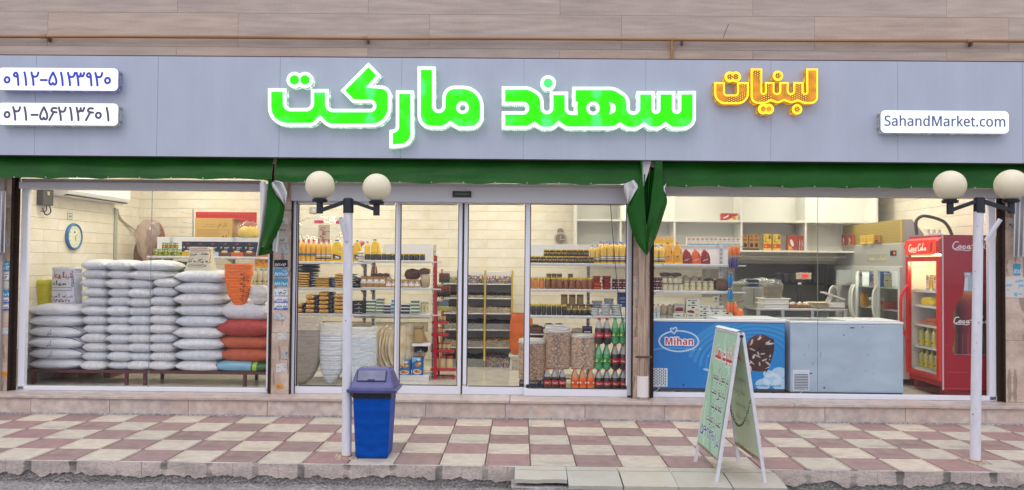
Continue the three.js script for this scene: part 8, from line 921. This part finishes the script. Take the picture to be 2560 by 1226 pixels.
// white open cabinet on the back wall, counter goods, back room
{
  const z = -2.85, d = 0.44, zb = z - d, q = (x, y) => P(x, y, z), white = M([0.72, 0.72, 0.67], 0.45), o = thing('wall_cabinet', 'long white open wall cabinet above the kitchen opening', 'cabinet', [0, 0, 0]);
  const xa = PX(1440, z), xb = PX(2196, z), yA = q(1900, 626).y, yM = q(1900, 552).y, yT = 3.3; mesh('back_panel', bx(xb - xa, yT - yA, 0.015, (xa + xb) / 2, (yA + yT) / 2, zb + 0.02), white, o);
  for (const [n, y] of [['board', yA], ['board', yM]]) mesh(n, rb(xb - xa, 0.028, d - 0.02, 0.003, (xa + xb) / 2, y - 0.014, z - d / 2 + 0.005), white, o); for (const x of [1440, 1552, 1687, 1855, 2016, 2195]) mesh('divider', rb(0.028, yT - yA, d - 0.02, 0.003, PX(x, z), (yA + yT) / 2, z - d / 2), white, o); mesh('moulding', rb(xb - xa, 0.035, 0.05, 0.012, (xa + xb) / 2, q(1900, 641).y, zb + 0.1), M([0.6, 0.58, 0.5], 0.4), o);
  const zi = z - 0.06; const bk = (k, l, x0, x1, y0, yb, g, dd = 0.08) => { const y = yb < 560 ? yM : yA; put(k, l, (PX(x0, zi) + PX(x1, zi)) / 2, y + 0.001, zi - dd / 2, PX(x1, zi) - PX(x0, zi), (yb - y0) * S3(zi), dd, 0, g); };
  [1857, 1873, 1885].forEach((x, i) => bk('choc', `tall gold and brown biscuit box, ${ORD[i]} from the divider in the wall cabinet`, x, x + (i ? 12.6 : 14), 585, 624, 'gold biscuit boxes in the cabinet')); bk('fruity', 'yellow juice powder box nearest the gold biscuit boxes', 1910, 1929, 583, 624, 'yellow powder boxes'); bk('fruity', 'yellow juice powder box nearest the red wafer boxes', 1933, 1952, 584, 624, 'yellow powder boxes'); bk('wafer', 'large red and orange wafer box in the wall cabinet', 1970, 1997, 586, 624, 'wafer boxes'); bk('wafer', 'narrow red wafer box turned beside the large one', 1998, 2003, 586, 624, 'wafer boxes'); bk('wafer', 'narrow red wafer box beside the cabinet divider', 2004, 2009, 587, 624, 'wafer boxes'); bk('redBisc', 'long red biscuit box on the upper cabinet board', 1803, 1845, 533, 551, undefined);
  // steel counter with scale, trays, eggs, bread, slicer
  const zc = -1.75, sc = S3(zc), p = (x, y, dz = 0) => P(x, y, zc + dz), yC = p(2000, 772).y, ca = PX(1893, zc), cb = PX(2120, zc), ct = thing('steel_counter', 'low steel counter with glass panels behind the chest freezers', 'counter', [(ca + cb) / 2, FL, zc - 0.3]), h = yC - FL, w = cb - ca;
  mesh('worktop', rb(w, 0.03, 0.62, 0.006, 0, h - 0.015, 0), mt.steel, ct); for (const x of [0.0, 0.28, 0.62, 1]) mesh('post', bx(0.04, h - 0.031, 0.04, -w / 2 + 0.03 + x * (w - 0.06), (h - 0.031) / 2, 0.27), mt.steel, ct); mesh('glass_panel', bx(w - 0.1, h - 0.2, 0.006, 0, h / 2 + 0.05, 0.262), mt.glass, ct); mesh('under_shelf', bx(w - 0.04, 0.02, 0.5, 0, 0.35, -0.02), mt.steel, ct); mesh('back_sheet', bx(w - 0.04, h - 0.05, 0.01, 0, h / 2, -0.29), M([0.3, 0.31, 0.3], 0.5), ct);
  row('trayR', 3, 1950, 2015, FL + 0.36, zc - 0.1, 40, from('red tub', 'behind the counter glass', 'nut bag'), undefined); row('white', 2, 1910, 1945, FL + 0.36, zc - 0.05, 50, from('white and blue packet', 'behind the counter glass', 'blue freezer'), undefined);
  for (let i = 0; i < 2; i++) { const t = thing('white_tray', `white plastic tray on the steel counter, the ${i ? 'upper' : 'lower'} of two`, 'tray', [PX(1944, zc), yC + 0.001 + i * 12 * sc, zc - 0.18], 0, 'white trays on the counter'); mesh('tray_body', (() => { const g = new RoundedBoxGeometry(1, 1, 1, 2, 0.04), a = g.attributes.position; for (let k = 0; k < a.count; k++) { const u = a.getY(k) + 0.5; a.setXYZ(k, a.getX(k) * (66 * sc) * (0.92 + 0.08 * u), u * 11 * sc, a.getZ(k) * 0.3); } g.computeVertexNormals(); return g; })(), gl([0.68, 0.68, 0.62], 0.4), t); mesh('rim', rb(72 * sc, 0.012, 0.32, 0.004, 0, 11 * sc, 0), gl([0.7, 0.7, 0.65], 0.4), t); }
  { const t = thing('nut_bag', 'clear bag of peanuts standing on the white trays', 'bag of nuts', [PX(1942, zc), yC + 25 * sc, zc - 0.16]); mesh('nuts', upright([[0, 0.9], [0.5, 1], [1, 1]], 4, 0.55, 0.3).scale(44 * sc, 28 * sc, 0.18), M([0.6, 0.42, 0.2], 0.6, { map: T_conc, bumpMap: T_bump, bumpScale: 0.015 }), t); mesh('film', upright([[0, 0.92], [0.4, 1.04], [0.75, 1.08], [0.9, 0.9], [1, 0.8]], 11, 0.55, 2.4).scale(45 * sc, 46 * sc, 0.19), mt.clear, t); }
  { const t = thing('egg_tray', 'brown egg tray with a few white eggs on the counter', 'egg tray', [PX(2002, zc), yC + 0.001, zc - 0.14]); mesh('tray', (() => { const g = new THREE.BoxGeometry(52 * sc, 8 * sc, 0.26, 30, 2, 24), a = g.attributes.position; for (let i = 0; i < a.count; i++) { const y = a.getY(i) > 0 ? 4 * sc + Math.sin(a.getX(i) * 125) * Math.sin(a.getZ(i) * 125) * 0.008 : a.getY(i); a.setY(i, y + 4 * sc); } g.computeVertexNormals(); return uvm(g); })(), M([0.25, 0.13, 0.06], 0.85), t); for (const [x, dz] of [[-20, 0.08], [0, 0.09], [19, 0.08], [-8, -0.02], [10, -0.04], [19, 0.0]]) mesh('egg', new THREE.SphereGeometry(0.023, 14, 10).scale(1, 1.25, 1).translate(x * sc, 10.5 * sc, dz), M([0.75, 0.7, 0.62], 0.45), t); }
  for (let i = 0; i < 5; i++) { const t = thing('flat_bread', `folded flat bread on the counter, ${ORD[i]} from the bottom of the pile`, 'bread', [PX(2054, zc) + rr(-0.01, 0.01), yC + 0.002 + i * 3.1 * sc, zc - 0.16], rr(-0.1, 0.1), 'folded flat breads on the counter'); mesh('bread', puff(20, 10, (x, y, u) => [sgn(x, 0.6) * 31 * sc * (1 - i * 0.04), (0.5 + y * 0.5) * 3 * sc + 0.004 * fbm(x * 3, u * 3, i, 2), sgn(u, 0.6) * 0.14]), M([0.66, 0.58, 0.42], 0.7), t); }
  { const t = thing('scale', 'black digital scale with a red lit display on a tall column', 'scale', [PX(2010, zc - 0.2), yC + 0.001, zc - 0.34]), X = (x, y) => { const v = P(x, y, zc - 0.34); return V(v.x - t.position.x, v.y - t.position.y, 0); }; mesh('base', rb(70 * sc, 0.05, 0.26, 0.01, 0, 0.025, 0), M([0.25, 0.26, 0.25], 0.4), t); mesh('platter', rb(76 * sc, 0.008, 0.28, 0.003, 0, 0.056, 0.0), mt.steel, t); mesh('column', bx(10 * sc, X(2008, 700).y - 0.05, 0.03, X(2008, 700).x, X(2008, 700).y / 2 + 0.025, -0.15), mt.dark, t); const hp = X(2018, 691); mesh('head', rb(38 * sc, 17 * sc, 0.05, 0.008, hp.x, hp.y, -0.13), M([0.5, 0.4, 0.28], 0.45), t); mesh('display', bx(15 * sc, 9 * sc, 0.004, hp.x + 2 * sc, hp.y, -0.103), M([0.4, 0.01, 0.01], 0.4, { emissive: [1, 0.03, 0.03], emissiveIntensity: 0.7 }), t); mesh('tag', bx(9 * sc, 5 * sc, 0.003, X(2008, 710).x, X(2008, 710).y, -0.132), mt.white, t); }
  { const t = thing('meat_slicer', 'white meat slicer at the end of the steel counter', 'slicer', [PX(2096, zc), yC + 0.001, zc - 0.25]); const m = M([0.6, 0.61, 0.58], 0.35), k = sc; mesh('base', rb(44 * k, 14 * k, 0.3, 0.015, 4 * k, 8 * k, 0), m, t); mesh('carriage', beam(V(-26 * k, 40 * k, 0.08), V(24 * k, 22 * k, 0.08), 0.02, 0.16), m, t); mesh('arm', beam(V(-16 * k, 14 * k, 0.1), V(-6 * k, 34 * k, 0.1), 0.05, 0.05), m, t); mesh('blade', new THREE.CylinderGeometry(0.11, 0.11, 0.008, 36).rotateX(Math.PI / 2).rotateY(0.7).translate(8 * k, 34 * k, -0.02), mt.steel, t); mesh('guard', new THREE.TorusGeometry(0.115, 0.012, 8, 30, 4.2).rotateY(0.7).translate(8 * k, 34 * k, -0.02), m, t); mesh('foot_mat', bx(46 * k, 0.006, 0.28, 4 * k, 0.003, 0.005), mt.dark, t); }
  { const zz = -2.35, a = P(1895, 718, zz), t = thing('steel_cabinet', 'brushed steel cabinet with a crumpled plastic sheet on it beside the snack strips', 'cabinet', [a.x + 0.05, FL, zz - 0.25]), hh = a.y - FL, ww = PX(1950, zz) - PX(1857, zz); mesh('body', rb(ww, hh, 0.5, 0.006, 0, hh / 2, 0), M([0.36, 0.36, 0.34], 0.35, { metalness: 0.6 }), t); mesh('seam', bx(0.006, hh - 0.06, 0.003, -ww * 0.2, hh / 2, 0.2515), mt.dark, t); const f = thing('plastic_sheet', 'crumpled translucent plastic sheet on the steel cabinet', 'plastic sheet', [a.x, a.y + 0.002, zz - 0.2]), S = S3(zz); mesh('film', puff(28, 14, (x, y, u) => { const n = 1 + fbm(x * 3, y * 3, u * 3, 4) * 0.7; return [x * 60 * S * n - 0.04, Math.max(0, (0.4 + 0.6 * (x + 1) / 2) * 26 * S * (0.5 + y * 0.5) * n), u * 0.16 * n]; }), M([0.8, 0.82, 0.78], 0.15, { transmission: 0.75, thickness: 0, side: THREE.DoubleSide }), f); const bb = thing('blue_box', 'small dark blue box lying on the steel cabinet', 'box', [PX(1887, zz), a.y + 0.002, zz - 0.12]); mesh('carton', rb(26 * S, 14 * S, 0.14, 0.004, 0, 7 * S, 0), M([0.012, 0.03, 0.1], 0.5), bb); mesh('lid', rb(27 * S, 4 * S, 0.145, 0.003, 0, 15.6 * S, 0), M([0.02, 0.02, 0.025], 0.5), bb); }
  // in the dim back room: a shelf with buckets, a ladder
  const zr = ZB - 1.5, S = S3(zr), sh = thing('wall_shelf', 'dim wall shelf with white buckets in the back room', 'shelf', P(1990, 708, zr)); mesh('board', rb(1.6, 0.025, 0.35, 0.004, 0, -0.012, 0), M([0.3, 0.3, 0.28], 0.5), sh); mesh('bracket', [bx(0.03, 0.2, 0.3, -0.6, -0.13, -0.02), bx(0.03, 0.2, 0.3, 0.6, -0.13, -0.02)], M([0.2, 0.2, 0.2], 0.5), sh); row('bucket', 5, 1938, 2040, P(1990, 708, zr).y + 0.001, zr + 0.1, 26, from('white bucket', 'on the dim back room shelf', 'steel cabinet'), 'buckets in the back room');
  const ld = thing('ladder', 'aluminium ladder leaning at the side of the back room', 'ladder', P(2090, 780, zr + 0.3)); for (const x of [-0.14, 0.14]) mesh('rail', beam(V(x - 0.12, -0.7, 0.1), V(x + 0.05, 0.95, -0.15), 0.03, 0.05), mt.steel, ld); for (let i = 0; i < 6; i++) { const t = 0.12 + i * 0.15; mesh('rung', bx(0.28, 0.02, 0.04, -0.12 + t * 0.17, -0.7 + t * 1.65, 0.1 - t * 0.25), mt.steel, ld); }
}
scene.traverse((o) => { if (o.isMesh) o.castShadow = o.receiveShadow = true; });
renderer.render(scene, camera);
